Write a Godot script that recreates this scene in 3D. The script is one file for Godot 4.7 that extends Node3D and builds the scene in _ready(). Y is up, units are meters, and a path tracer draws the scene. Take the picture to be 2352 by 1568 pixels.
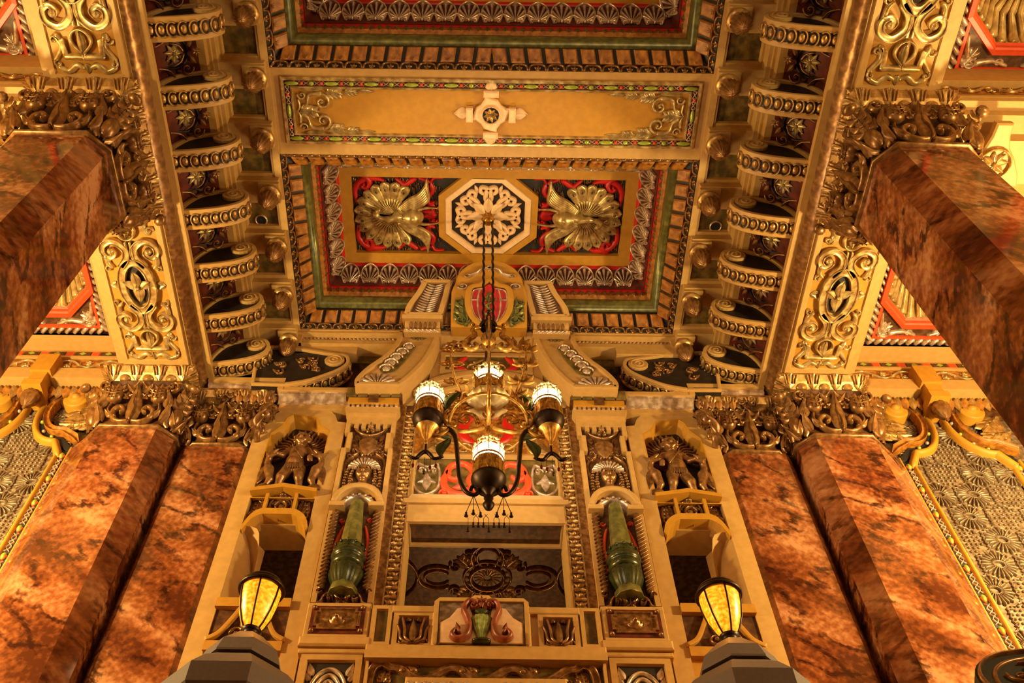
extends Node3D
# An ornate theatre lobby seen from below: end wall, coffered ceiling, side beams on marble pillars.

class MB:
	var v := PackedVector3Array()
	var ix := PackedInt32Array()
	var T := Transform3D()
	func p(a: Vector3) -> int:
		v.append(T * a)
		return v.size() - 1
	func tri(a: int, b: int, c: int):
		ix.append(a); ix.append(b); ix.append(c)
	func quad(a: Vector3, b: Vector3, c: Vector3, d: Vector3):
		var i := p(a); p(b); p(c); p(d)
		tri(i, i + 1, i + 2); tri(i, i + 2, i + 3)
	func grid(rows: Array, cu := false, cv := false):
		var n: int = rows.size(); var k: int = rows[0].size(); var o := v.size()
		for r in rows:
			for q in r: v.append(T * q)
		for i in (n if cu else n - 1):
			var i2 := (i + 1) % n
			for j in (k if cv else k - 1):
				var j2 := (j + 1) % k
				var a := o + i * k + j; var b := o + i * k + j2; var c := o + i2 * k + j2; var d := o + i2 * k + j
				ix.append(a); ix.append(b); ix.append(c); ix.append(a); ix.append(c); ix.append(d)
	func box(c: Vector3, s: Vector3):
		var h := s / 2
		var e := []
		for i in 8: e.append(c + Vector3(h.x * (1 if i & 1 else -1), h.y * (1 if i & 2 else -1), h.z * (1 if i & 4 else -1)))
		quad(e[4], e[6], e[7], e[5]); quad(e[1], e[3], e[2], e[0]); quad(e[0], e[2], e[6], e[4])
		quad(e[5], e[7], e[3], e[1]); quad(e[2], e[3], e[7], e[6]); quad(e[4], e[5], e[1], e[0])
	func bx(x0, x1, y0, y1, z0, z1):
		box(Vector3(x0 + x1, y0 + y1, z0 + z1) / 2, Vector3(absf(x1 - x0), absf(y1 - y0), absf(z1 - z0)))
	# chamfered slab: front (z+) face is inset by b
	func slab(x0: float, x1: float, y0: float, y1: float, z0: float, z1: float, b := 0.01):
		var P := [Vector2(x0, y0), Vector2(x1, y0), Vector2(x1, y1), Vector2(x0, y1)]
		mould(P, [Vector2(0, z0), Vector2(0, z1 - b), Vector2(b, z1)])
		quad(Vector3(x0 + b, y0 + b, z1), Vector3(x0 + b, y1 - b, z1), Vector3(x1 - b, y1 - b, z1), Vector3(x1 - b, y0 + b, z1))
	func lathe(prof: Array, seg := 16, a0 := 0.0, a1 := TAU, flute := 0.0, nf := 0):
		var rows := []
		var full := absf(a1 - a0) > TAU - 0.01
		for i in (seg if full else seg + 1):
			var a := a0 + (a1 - a0) * i / seg
			var f := 1.0 - (flute * absf(sin(a * nf / 2.0)) if nf > 0 else 0.0)
			var r := PackedVector3Array()
			for q in prof: r.append(Vector3(cos(a) * q.x * f, q.y, sin(a) * q.x * f))
			rows.append(r)
		grid(rows, full, false)
	func lathe_z(prof: Array, seg := 16):
		var k := T
		T = T * Transform3D(Basis(Vector3(1, 0, 0), Vector3(0, 0, 1), Vector3(0, -1, 0)), Vector3.ZERO)
		lathe(prof, seg); T = k
	func lathe_at(c: Vector3):
		var k := T
		T = T * Transform3D(Basis(), c)
		lathe([Vector2(0.0, -0.06), Vector2(0.03, -0.03), Vector2(0.02, 0.0), Vector2(0.06, 0.06), Vector2(0.09, 0.15), Vector2(0.13, 0.2)], 16)
		T = k
	func stroke_at(c: Vector3):
		stroke([Vector2(c.x - 0.045, c.y - 0.03), Vector2(c.x, c.y), Vector2(c.x + 0.045, c.y + 0.03)], 0.02, 0.02, 0.02, c.z)
	func blob(c: Vector3, r: Vector3, n := 8, k := 5):
		var rows := []
		for i in n:
			var a := TAU * i / n
			var row := PackedVector3Array()
			for j in k + 1:
				var t := PI * j / k - PI / 2
				row.append(c + Vector3(r.x * cos(a) * cos(t), r.y * sin(a) * cos(t), r.z * sin(t)))
			rows.append(row)
		grid(rows, true, false)
	func tube(path: Array, r0: float, r1: float, seg := 6, rm := -1.0):
		var n := path.size()
		var up := Vector3(0.31, 0.87, 0.38).normalized()
		var rows := []
		for i in n:
			var t: Vector3 = (path[mini(i + 1, n - 1)] - path[maxi(i - 1, 0)]).normalized()
			var s := up.cross(t)
			if s.length() < 0.05: s = Vector3.RIGHT.cross(t)
			s = s.normalized(); var u := t.cross(s); up = u
			var f := float(i) / (n - 1)
			var r := lerpf(r0, r1, f)
			if rm > 0: r = lerpf(r, rm, sin(PI * f))
			var row := PackedVector3Array()
			for j in seg:
				var a := TAU * j / seg
				row.append(path[i] + (s * cos(a) + u * sin(a)) * r)
			rows.append(row)
		var o := v.size()
		grid(rows, false, true)
		var c0 := p(path[0]); var c1 := p(path[n - 1])
		for j in seg:
			tri(o + j, c0, o + (j + 1) % seg); tri(c1, o + (n - 1) * seg + j, o + (n - 1) * seg + (j + 1) % seg)
	# raised half-round band along a flat path; pf 0 round, 1 flat strap with raised edges, 2 flat
	func stroke(pts: Array, w0: float, w1: float, h: float, z0 := 0.0, pf := 0, wm := -1.0):
		var P: Array = [[Vector2(-1, 0), Vector2(-0.8, 0.6), Vector2(-0.35, 0.95), Vector2(0.35, 0.95), Vector2(0.8, 0.6), Vector2(1, 0)],
			[Vector2(-1, 0), Vector2(-1, 0.9), Vector2(-0.92, 1), Vector2(-0.8, 1), Vector2(-0.7, 0.7), Vector2(0.7, 0.7), Vector2(0.8, 1), Vector2(0.92, 1), Vector2(1, 0.9), Vector2(1, 0)],
			[Vector2(-1, 0), Vector2(-0.98, 0.85), Vector2(-0.85, 1), Vector2(0.85, 1), Vector2(0.98, 0.85), Vector2(1, 0)]][pf]
		var n := pts.size(); var rows := []
		for i in range(-1, n + 1):
			var k := clampi(i, 0, n - 1)
			var t: Vector2 = (pts[mini(k + 1, n - 1)] - pts[maxi(k - 1, 0)]).normalized()
			var nn := Vector2(-t.y, t.x)
			var f := float(k) / (n - 1)
			var w := lerpf(w0, w1, f) / 2
			if wm > 0: w = lerpf(w, wm / 2, sin(PI * f))
			var c: Vector2 = pts[k]; var hh := h
			if i < 0 or i == n:
				c += t * w * (0.7 if i == n else -0.7); w *= 0.25; hh *= 0.3
			var row := PackedVector3Array()
			for q in P: row.append(Vector3(c.x + nn.x * q.x * w, c.y + nn.y * q.x * w, z0 + q.y * hh))
			rows.append(row)
		grid(rows)
	func leaf(b: Vector2, tip: Vector2, w: float, h: float, z0 := 0.0, curl := 0.0, bend := 0.0, n := 6):
		var d := tip - b; var L := d.length(); d = d / L
		var s := Vector2(-d.y, d.x); var rows := []
		for i in n + 1:
			var t := float(i) / n
			var ww := w * 0.5 * (sin(PI * pow(t * 0.96 + 0.04, 0.75)) + 0.05) if i < n else 0.002
			var c := b + d * L * t + s * bend * sin(PI * t)
			var zz := z0 + curl * t * t
			var row := PackedVector3Array()
			for q in [[-1.0, 0.0], [-0.55, 0.75], [-0.1, 0.55], [0.0, 1.0], [0.1, 0.55], [0.55, 0.75], [1.0, 0.0]]:
				row.append(Vector3(c.x + s.x * q[0] * ww, c.y + s.y * q[0] * ww, zz + h * q[1] * (1.0 - 0.5 * t)))
			rows.append(row)
		grid(rows)
	func acanthus(b: Vector2, tip: Vector2, w: float, h: float, z0 := 0.0, curl := 0.0):
		var d := tip - b; var s := Vector2(-d.y, d.x).normalized()
		for k in 3:
			for q in [-1, 1]:
				var a := b + d * (0.08 + 0.24 * k)
				leaf(a, a + d * 0.34 + s * q * w * (0.5 - 0.08 * k), w * 0.42, h * 0.8, z0 + curl * pow(0.2 + 0.25 * k, 2), 0.0, q * w * 0.06, 4)
		leaf(b, tip, w * 0.5, h * 1.15, z0, curl)
	func flower(c: Vector2, r: float, n: int, h: float, z0 := 0.0, pw := 1.0):
		for i in n:
			var a := TAU * i / n + 0.2
			leaf(c + Vector2(cos(a), sin(a)) * r * 0.12, c + Vector2(cos(a), sin(a)) * r, r * pw * 4.2 / n, h, z0, h * 0.5, 0.0, 4)
		blob(Vector3(c.x, c.y, z0 + h * 0.6), Vector3(r * 0.2, r * 0.2, h * 0.8), 8, 4)
	func scroll(c: Vector2, r: float, a0: float, dir: float, turns: float, w: float, h: float, z0 := 0.0, pf := 0):
		stroke(MB.sp(c, r, a0, dir, turns), w, w * 0.55, h, z0, pf)
		blob(Vector3(c.x, c.y, z0 + h * 0.3), Vector3(r * 0.24, r * 0.24, h * 0.95), 8, 4)
	static func sp(c: Vector2, r: float, a0: float, dir: float, turns: float, inner := 0.2) -> Array:
		var out := []
		var n := int(ceil(10 * turns)) + 2
		for i in n + 1:
			var t := float(i) / n
			var a := a0 + dir * TAU * turns * t
			out.append(c + Vector2(cos(a), sin(a)) * r * lerpf(1.0, inner, t))
		return out
	# a smooth curve through given points
	static func cr(q: Array, n := 5) -> Array:
		var out := []
		var k := q.size()
		for i in k - 1:
			var a = q[maxi(i - 1, 0)]; var b = q[i]; var c = q[i + 1]; var d = q[mini(i + 2, k - 1)]
			for j in n:
				var t := float(j) / n
				out.append(0.5 * ((2.0 * b) + (c - a) * t + (2.0 * a - 5.0 * b + 4.0 * c - d) * t * t + (3.0 * b - a - 3.0 * c + d) * t * t * t))
		out.append(q[k - 1])
		return out
	static func v2(a: Array) -> Array:
		var out := []
		for i in range(0, a.size(), 2): out.append(Vector2(a[i], a[i + 1]))
		return out
	static func arc(c: Vector2, rx: float, ry: float, a0: float, a1: float, n := 12) -> Array:
		var out := []
		for i in n + 1:
			var a := lerpf(a0, a1, float(i) / n)
			out.append(c + Vector2(cos(a) * rx, sin(a) * ry))
		return out
	static func ring(P: Array, d: float) -> Array:
		var n := P.size(); var out := []
		for i in n:
			var a: Vector2 = P[(i + n - 1) % n]; var b: Vector2 = P[i]; var c: Vector2 = P[(i + 1) % n]
			var n1 := (b - a).normalized(); var n2 := (c - b).normalized()
			n1 = Vector2(-n1.y, n1.x); n2 = Vector2(-n2.y, n2.x)
			out.append(b + (n1 + n2) * d / maxf(1.0 + n1.dot(n2), 0.35))
		return out
	# a moulding round a closed counter-clockwise outline: profile points are (inset, z)
	func mould(P: Array, prof: Array, smooth := false, closed := true):
		var rs := []
		for q in prof:
			var row := PackedVector3Array()
			for a in MB.ring(P, q.x): row.append(Vector3(a.x, a.y, q.y))
			rs.append(row)
		if smooth: grid(rs, false, closed)
		else:
			var n := P.size()
			for i in rs.size() - 1:
				for j in (n if closed else n - 1):
					var j2 := (j + 1) % n
					quad(rs[i][j], rs[i + 1][j], rs[i + 1][j2], rs[i][j2])
	func rect(x0: float, y0: float, x1: float, y1: float, prof: Array, smooth := false):
		mould([Vector2(x0, y0), Vector2(x1, y0), Vector2(x1, y1), Vector2(x0, y1)], prof, smooth)
	func face(P: Array, z: float):
		var pp := PackedVector2Array(P)
		var t := Geometry2D.triangulate_polygon(pp)
		var o := v.size()
		for a in P: p(Vector3(a.x, a.y, z))
		for i in range(0, t.size(), 3): tri(o + t[i], o + t[i + 2], o + t[i + 1])
	func prism(P: Array, z0: float, z1: float, b := 0.0, back := true):
		var n := P.size()
		var pts := P
		var area := 0.0
		for i in n: area += P[i].cross(P[(i + 1) % n])
		if area < 0:
			pts = P.duplicate(); pts.reverse()
		if b > 0: mould(pts, [Vector2(0, z0), Vector2(0, z1 - b), Vector2(b, z1)])
		else: mould(pts, [Vector2(0, z0), Vector2(0, z1)])
		face(MB.ring(pts, b) if b > 0 else pts, z1)
		if back: face(pts, z0)
	# profile in (a, b) drawn along the third axis: used for cornices that run along z or x
	func run(prof: Array, ax: int, c0: float, c1: float, capped := true):
		for i in prof.size() - 1:
			var a := prof[i] as Vector2; var b := prof[i + 1] as Vector2
			if ax == 2: quad(Vector3(a.x, a.y, c0), Vector3(b.x, b.y, c0), Vector3(b.x, b.y, c1), Vector3(a.x, a.y, c1))
			else: quad(Vector3(c0, a.y, a.x), Vector3(c0, b.y, b.x), Vector3(c1, b.y, b.x), Vector3(c1, a.y, a.x))
		if capped:
			var t := Geometry2D.triangulate_polygon(PackedVector2Array(prof))
			for cc in [c0, c1]:
				var o := v.size()
				for a in prof: p(Vector3(a.x, a.y, cc) if ax == 2 else Vector3(cc, a.y, a.x))
				for i in range(0, t.size(), 3): tri(o + t[i], o + t[i + 1], o + t[i + 2])
	func mesh() -> ArrayMesh:
		var nn := PackedVector3Array()
		nn.resize(v.size())
		for i in range(0, ix.size(), 3):
			var a := ix[i]; var b := ix[i + 1]; var c := ix[i + 2]
			var q := (v[c] - v[a]).cross(v[b] - v[a])
			nn[a] += q; nn[b] += q; nn[c] += q
		for i in nn.size():
			var l := nn[i].length()
			nn[i] = nn[i] / l if l > 1e-12 else Vector3.UP
		var arr := []
		arr.resize(Mesh.ARRAY_MAX)
		arr[Mesh.ARRAY_VERTEX] = v; arr[Mesh.ARRAY_NORMAL] = nn; arr[Mesh.ARRAY_INDEX] = ix
		var am := ArrayMesh.new()
		am.add_surface_from_arrays(Mesh.PRIMITIVE_TRIANGLES, arr)
		return am

# smooth body from tapered bones: [a, b, ra, rb] joined with a soft minimum and meshed as surface nets
func bones_mesh(m: MB, bones: Array, cell: float, k: float):
	var lo := Vector3.ONE * 1e9; var hi := -lo
	for b in bones:
		var r: float = maxf(b[2], b[3]) + k + 2 * cell
		for q in [b[0], b[1]]:
			lo = lo.min(q - Vector3.ONE * r); hi = hi.max(q + Vector3.ONE * r)
	var n := Vector3i(((hi - lo) / cell).ceil()) + Vector3i.ONE
	var f := PackedFloat32Array()
	f.resize(n.x * n.y * n.z); f.fill(1.0)
	for b in bones:
		var A: Vector3 = b[0]; var B: Vector3 = b[1]; var ra: float = b[2]; var rb: float = b[3]
		var R: float = maxf(ra, rb) + k + 2 * cell
		var i0 := Vector3i(((A.min(B) - Vector3.ONE * R - lo) / cell).floor()).clamp(Vector3i.ZERO, n - Vector3i.ONE)
		var i1 := Vector3i(((A.max(B) + Vector3.ONE * R - lo) / cell).ceil()).clamp(Vector3i.ZERO, n - Vector3i.ONE)
		var d := B - A; var dd := maxf(d.length_squared(), 1e-9)
		for z in range(i0.z, i1.z + 1):
			for y in range(i0.y, i1.y + 1):
				for x in range(i0.x, i1.x + 1):
					var q := lo + Vector3(x, y, z) * cell - A
					var t := clampf(q.dot(d) / dd, 0, 1)
					var dist := (q - d * t).length() - lerpf(ra, rb, t)
					var o := (z * n.y + y) * n.x + x
					var e := f[o]
					var h := clampf(0.5 + 0.5 * (e - dist) / k, 0, 1)
					f[o] = lerpf(e, dist, h) - k * h * (1 - h)
	var id := {}
	var st := [0, 1, n.x, n.x + 1, n.x * n.y, n.x * n.y + 1, n.x * n.y + n.x, n.x * n.y + n.x + 1]
	for z in n.z - 1:
		for y in n.y - 1:
			for x in n.x - 1:
				var o := (z * n.y + y) * n.x + x
				var neg := 0
				for q in st:
					if f[o + q] < 0: neg += 1
				if neg == 0 or neg == 8: continue
				var s := Vector3.ZERO; var c := 0
				for e in [[0, 1], [2, 3], [4, 5], [6, 7], [0, 2], [1, 3], [4, 6], [5, 7], [0, 4], [1, 5], [2, 6], [3, 7]]:
					var fa := f[o + st[e[0]]]; var fb := f[o + st[e[1]]]
					if (fa < 0) != (fb < 0):
						var t := fa / (fa - fb)
						var pa := Vector3(e[0] & 1, (e[0] >> 1) & 1, e[0] >> 2); var pb := Vector3(e[1] & 1, (e[1] >> 1) & 1, e[1] >> 2)
						s += pa.lerp(pb, t); c += 1
				id[o] = m.p(lo + (Vector3(x, y, z) + s / c) * cell)
	var dx := 1; var dy := n.x; var dz := n.x * n.y
	for o in id.keys():
		for e in [[dx, dy, dz], [dy, dz, dx], [dz, dx, dy]]:
			var fa := f[o]; var fb := f[o + e[0]]
			if (fa < 0) != (fb < 0) and id.has(o - e[1]) and id.has(o - e[2]) and id.has(o - e[1] - e[2]):
				var a: int = id[o]; var b: int = id[o - e[1]]; var c: int = id[o - e[1] - e[2]]; var d: int = id[o - e[2]]
				if fa < 0:
					m.tri(a, c, b); m.tri(a, d, c)
				else:
					m.tri(a, b, c); m.tri(a, c, d)

var M := {}
var taken := {}
const CEIL := Basis(Vector3(1, 0, 0), Vector3(0, 0, 1), Vector3(0, -1, 0))
var ORD := ["first", "second", "third", "fourth", "fifth", "sixth", "seventh", "eighth", "ninth", "tenth"]

func numbered(s: String) -> String:
	taken[s] = taken.get(s, 0) + 1
	return s if taken[s] == 1 else "%s_%03d" % [s, taken[s] - 1]
func xf(b: Basis, o: Vector3) -> Transform3D: return Transform3D(b, o)
func at(x, y, z) -> Transform3D: return Transform3D(Basis(), Vector3(x, y, z))
func rz(a: float) -> Basis: return Basis(Vector3(0, 0, 1), a)
func ry(a: float) -> Basis: return Basis(Vector3.UP, a)
func thing(called: String, label: String, cat: String, t := Transform3D(), group := "") -> Node3D:
	var o := Node3D.new()
	o.name = numbered(called); add_child(o); o.transform = t
	o.set_meta("label", label); o.set_meta("category", cat)
	if group != "": o.set_meta("group", group)
	return o
func inst(called: String, me: Mesh, mat: String, parent: Node, t := Transform3D()) -> MeshInstance3D:
	var o := MeshInstance3D.new()
	o.name = called; o.mesh = me; o.material_override = M[mat]
	parent.add_child(o, true); o.transform = t
	return o
func add(called: String, m: MB, mat: String, parent: Node, t := Transform3D()) -> MeshInstance3D:
	return inst(called, m.mesh(), mat, parent, t)
func struct_node(called: String, label := "") -> Node3D:
	var o := Node3D.new()
	o.name = called; add_child(o); o.set_meta("kind", "structure")
	if label != "": o.set_meta("label", label)
	return o
func single(called: String, m: MB, mat: String, label: String, cat: String, t := Transform3D(), group := "") -> MeshInstance3D:
	var o := add(numbered(called), m, mat, self, t)
	o.set_meta("label", label); o.set_meta("category", cat)
	if group != "": o.set_meta("group", group)
	return o
func copy(o: Node3D, called: String, label: String, t: Transform3D) -> Node3D:
	var c: Node3D = o.duplicate()
	c.name = numbered(called); add_child(c); c.transform = t
	c.set_meta("label", label)
	return c

# ---------- materials ----------
func tex(seed_: int, freq: float, lo: Color, hi: Color, oct := 4, typ := FastNoiseLite.TYPE_SIMPLEX_SMOOTH) -> NoiseTexture2D:
	var n := FastNoiseLite.new()
	n.seed = seed_; n.frequency = freq; n.noise_type = typ; n.fractal_octaves = oct
	var g := Gradient.new()
	g.set_color(0, lo); g.set_color(1, hi); g.set_offset(0, 0.25); g.set_offset(1, 0.75)
	var t := NoiseTexture2D.new()
	t.width = 512; t.height = 512; t.seamless = true; t.noise = n; t.color_ramp = g
	return t
var grain: Array
func mat(called: String, c: Color, rough: float, metal := 0.0, g := 0, sc := 0.7):
	var m := StandardMaterial3D.new()
	m.albedo_color = c; m.roughness = rough; m.metallic = metal
	if g >= 0:
		m.albedo_texture = grain[g]; m.uv1_triplanar = true; m.uv1_world_triplanar = true; m.uv1_scale = Vector3.ONE * sc
	M[called] = m
func marble_image(seed_: int) -> ImageTexture:
	var S := 1024
	var im := Image.create(S, S, false, Image.FORMAT_RGB8)
	var a := FastNoiseLite.new(); a.seed = seed_; a.frequency = 0.007; a.fractal_octaves = 5; a.domain_warp_enabled = true; a.domain_warp_amplitude = 18; a.domain_warp_frequency = 0.02
	var b := FastNoiseLite.new(); b.seed = seed_ + 5; b.frequency = 0.0095; b.fractal_type = FastNoiseLite.FRACTAL_RIDGED; b.fractal_octaves = 4; b.domain_warp_enabled = true; b.domain_warp_amplitude = 22; b.domain_warp_frequency = 0.022
	var c := FastNoiseLite.new(); c.seed = seed_ + 9; c.frequency = 0.08; c.fractal_octaves = 3
	var k0 := Color(0.31, 0.15, 0.08); var k1 := Color(0.54, 0.31, 0.17); var k2 := Color(0.75, 0.54, 0.39); var kv := Color(0.16, 0.06, 0.04)
	for y in S:
		for x in S:
			var u := x * 0.85 + y * 0.52; var w := -x * 0.52 + y * 0.85
			var n := a.get_noise_2d(u * 0.45, w * 1.3) * 0.5 + 0.5
			n = clampf((n - 0.28) * 2.2 + c.get_noise_2d(x * 0.8, y * 0.8) * 0.38, 0, 1)
			var col := k0.lerp(k1, minf(n * 2, 1)).lerp(k2, maxf(n * 2 - 1, 0))
			var r := b.get_noise_2d(u * 0.5, w * 1.2)
			col = col.lerp(kv, clampf((r - 0.48) * 2.4 + c.get_noise_2d(x, y) * 0.5, 0, 0.85))
			im.set_pixel(x, y, col)
	im.generate_mipmaps()
	return ImageTexture.create_from_image(im)
func materials():
	grain = [tex(1, 0.02, Color(0.95, 0.945, 0.935), Color(1, 1, 1), 5), tex(2, 0.012, Color(0.68, 0.62, 0.56), Color(1, 1, 1), 4), tex(3, 0.012, Color(0.62, 0.64, 0.6), Color(1, 1, 0.96), 6)]
	mat("tan", Color(0.71, 0.545, 0.30), 0.55)
	mat("ochre", Color(0.70, 0.49, 0.12), 0.55)
	mat("orange", Color(0.70, 0.45, 0.13), 0.5, 0.0, 1, 1.6)
	mat("olive", Color(0.47, 0.37, 0.17), 0.5, 0.2, 2, 0.9)
	mat("green", Color(0.52, 0.49, 0.27), 0.3, 0.3, 2, 1.2)
	mat("deepgreen", Color(0.27, 0.28, 0.15), 0.25, 0.3, 2, 1.2)
	mat("gold", Color(0.8, 0.63, 0.37), 0.32, 0.5, 1, 1.3)
	mat("palegold", Color(0.88, 0.77, 0.53), 0.28, 0.5, 1, 1.1)
	mat("silver", Color(0.92, 0.82, 0.72), 0.28, 0.5, 1, 1.2)
	mat("bronze", Color(0.62, 0.45, 0.26), 0.3, 0.5, 1, 1.6)
	mat("brown", Color(0.40, 0.25, 0.12), 0.5, 0.2, 1, 1.4)
	mat("dark", Color(0.15, 0.09, 0.05), 0.6, 0.0, 1, 1.0)
	mat("maroon", Color(0.4, 0.13, 0.06), 0.5, 0.0, 1, 1.0)
	mat("terracotta", Color(0.6, 0.3, 0.17), 0.4, 0.1, 1, 1.0)
	mat("red", Color(0.72, 0.08, 0.07), 0.4, 0.0, 0, 1.0)
	mat("vermilion", Color(0.85, 0.28, 0.12), 0.45, 0.0, 0, 1.0)
	mat("cream", Color(0.93, 0.77, 0.6), 0.5, 0.1, 0, 1.0)
	mat("palegreen", Color(0.66, 0.7, 0.42), 0.3, 0.2, 2, 2.0)
	mat("jade", Color(0.62, 0.66, 0.24), 0.25, 0.2, 0, 2.0)
	mat("stone", Color(0.38, 0.31, 0.29), 0.75, 0.0, 0, 2.0)
	mat("iron", Color(0.2, 0.12, 0.06), 0.4, 0.7, 1, 2.0)
	mat("brass", Color(0.85, 0.64, 0.3), 0.25, 0.65, 1, 2.0)
	mat("plaster", Color(0.6, 0.52, 0.42), 0.4, 0.4, 1, 1.4)
	mat("carpet", Color(0.32, 0.1, 0.07), 0.9)
	mat("garnet", Color(0.35, 0.02, 0.03), 0.15, 0.0, -1)
	mat("void", Color(0.045, 0.03, 0.022), 0.7, 0.0, -1)
	for i in 2:
		var m := StandardMaterial3D.new()
		m.albedo_color = Color(0.92, 0.88, 0.84); m.albedo_texture = marble_image(11 + i * 7); m.roughness = 0.09; m.uv1_triplanar = true
		m.uv1_scale = Vector3.ONE * 0.15; m.uv1_offset = Vector3(0.37 + 0.2 * i, 0.2 + 0.06 * i, 0.41)
		M["marble%d" % i] = m
	var g := StandardMaterial3D.new()
	g.albedo_color = Color(1, 0.93, 0.8); g.emission_enabled = true; g.emission = Color(1, 0.86, 0.62); g.emission_energy_multiplier = 12.0; g.roughness = 0.3
	M["bulb"] = g
	var am := StandardMaterial3D.new()
	am.albedo_color = Color(1, 0.72, 0.2); am.albedo_texture = tex(8, 0.015, Color(0.9, 0.58, 0.22), Color(1, 0.97, 0.8), 4); am.uv1_triplanar = true; am.uv1_scale = Vector3.ONE * 3.0
	am.emission_enabled = true; am.emission = Color(1, 0.72, 0.22); am.emission_texture = am.albedo_texture; am.emission_operator = BaseMaterial3D.EMISSION_OP_MULTIPLY; am.emission_energy_multiplier = 4.0; am.roughness = 0.3
	M["amber"] = am
	var cg := StandardMaterial3D.new()
	cg.albedo_color = Color(1, 0.9, 0.65, 0.45); cg.transparency = BaseMaterial3D.TRANSPARENCY_ALPHA; cg.roughness = 0.1
	M["crystal"] = cg

func _ready():
	# ----- camera -----
	var cam = Camera3D.new()
	cam.name = "camera"; add_child(cam)
	cam.position = Vector3(-0.12, 1.6, 0)
	cam.rotation_degrees = Vector3(55.746, -0.2713, 0.55)
	cam.set_frustum(0.05 * 1568.0 / 2086.5, Vector2(0.05 * 70.9 / 2086.5, 0), 0.05, 100)
	cam.current = true
	# ----- surroundings and exposure -----
	var we = WorldEnvironment.new()
	we.name = "environment"
	var en = Environment.new()
	en.background_mode = Environment.BG_COLOR; en.background_color = Color(0.01, 0.008, 0.006)
	en.ambient_light_source = Environment.AMBIENT_SOURCE_DISABLED
	en.tonemap_mode = Environment.TONE_MAPPER_LINEAR; en.tonemap_exposure = 0.4
	en.sdfgi_enabled = true; en.ssao_enabled = true; en.ssil_enabled = true
	we.environment = en
	add_child(we)
	materials()
	shell()
	ceiling()
	brackets()
	pillars()
	aisles()
	end_wall()
	niche_bays()
	pilasters()
	hood()
	chandeliers()
	newels()

const WARM := Color(1.0, 0.92, 0.76)
func omni(parent: Node, called: String, e: float, size: float, p: Vector3, c := WARM):
	var l = OmniLight3D.new()
	l.name = called; parent.add_child(l, true)
	l.position = p; l.light_color = c; l.light_energy = e; l.light_size = size; l.omni_range = 40; l.omni_attenuation = 2.0; l.shadow_enabled = true

# ---------- the room ----------
func shell():
	var f = struct_node("floor", "dark red carpeted lobby floor")
	var m = MB.new()
	m.bx(-8.4, 8.4, -0.3, 0, -16, 9); add("carpet", m, "carpet", f)
	for s in [-1, 1]:
		var w = struct_node("wall_left" if s < 0 else "wall_right", "tan outer wall of the side aisle")
		m = MB.new(); m.bx(s * 8.0, s * 8.4, 0, 15.3, -9, 9); add("plaster_face", m, "tan", w)
	var b = struct_node("wall_back", "tan wall behind the viewer")
	m = MB.new(); m.bx(-8.4, 8.4, 0, 15.3, 8.6, 9); add("plaster_face", m, "tan", b)
	var e = struct_node("wall_end", "tan end wall behind the pilasters")
	# wall with openings: central window-like opening and two narrow openings are left free
	m = MB.new()
	m.bx(-8.4, -2.96, 0, 15.3, -8.75, -8.4); m.bx(2.96, 8.4, 0, 15.3, -8.75, -8.4)
	m.bx(-2.18, -1.0, 0, 15.3, -8.75, -8.4); m.bx(1.0, 2.18, 0, 15.3, -8.75, -8.4)
	m.bx(-1.0, 1.0, 0, 8.3, -8.75, -8.4); m.bx(-1.0, 1.0, 9.72, 15.3, -8.68, -8.4)
	for s in [-1, 1]:
		m.bx(s * 2.18, s * 2.96, 0, 8.3, -8.75, -8.4); m.bx(s * 2.18, s * 2.96, 9.8, 15.3, -8.75, -8.4)
	add("plaster_face", m, "tan", e)
	# the upper hall beyond the openings
	var u = struct_node("wall_far", "dim upper hall beyond the end wall openings")
	m = MB.new()
	m.bx(-4.5, 4.5, 7.0, 11.4, -15.3, -15); m.bx(-4.6, -4.5, 7.0, 11.4, -15, -8.75); m.bx(4.5, 4.6, 7.0, 11.4, -15, -8.75)
	m.bx(-4.5, 4.5, 7.0, 7.2, -15, -8.75)
	add("hall_walls", m, "brown", u)
	m = MB.new(); m.bx(-4.6, 4.6, 10.5, 10.8, -15, -8.75); add("hall_ceiling", m, "brown", u)

func side(s: int) -> Transform3D: return Transform3D(Basis(Vector3(s, 0, 0), Vector3.UP, Vector3(0, 0, 1)), Vector3.ZERO)

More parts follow.
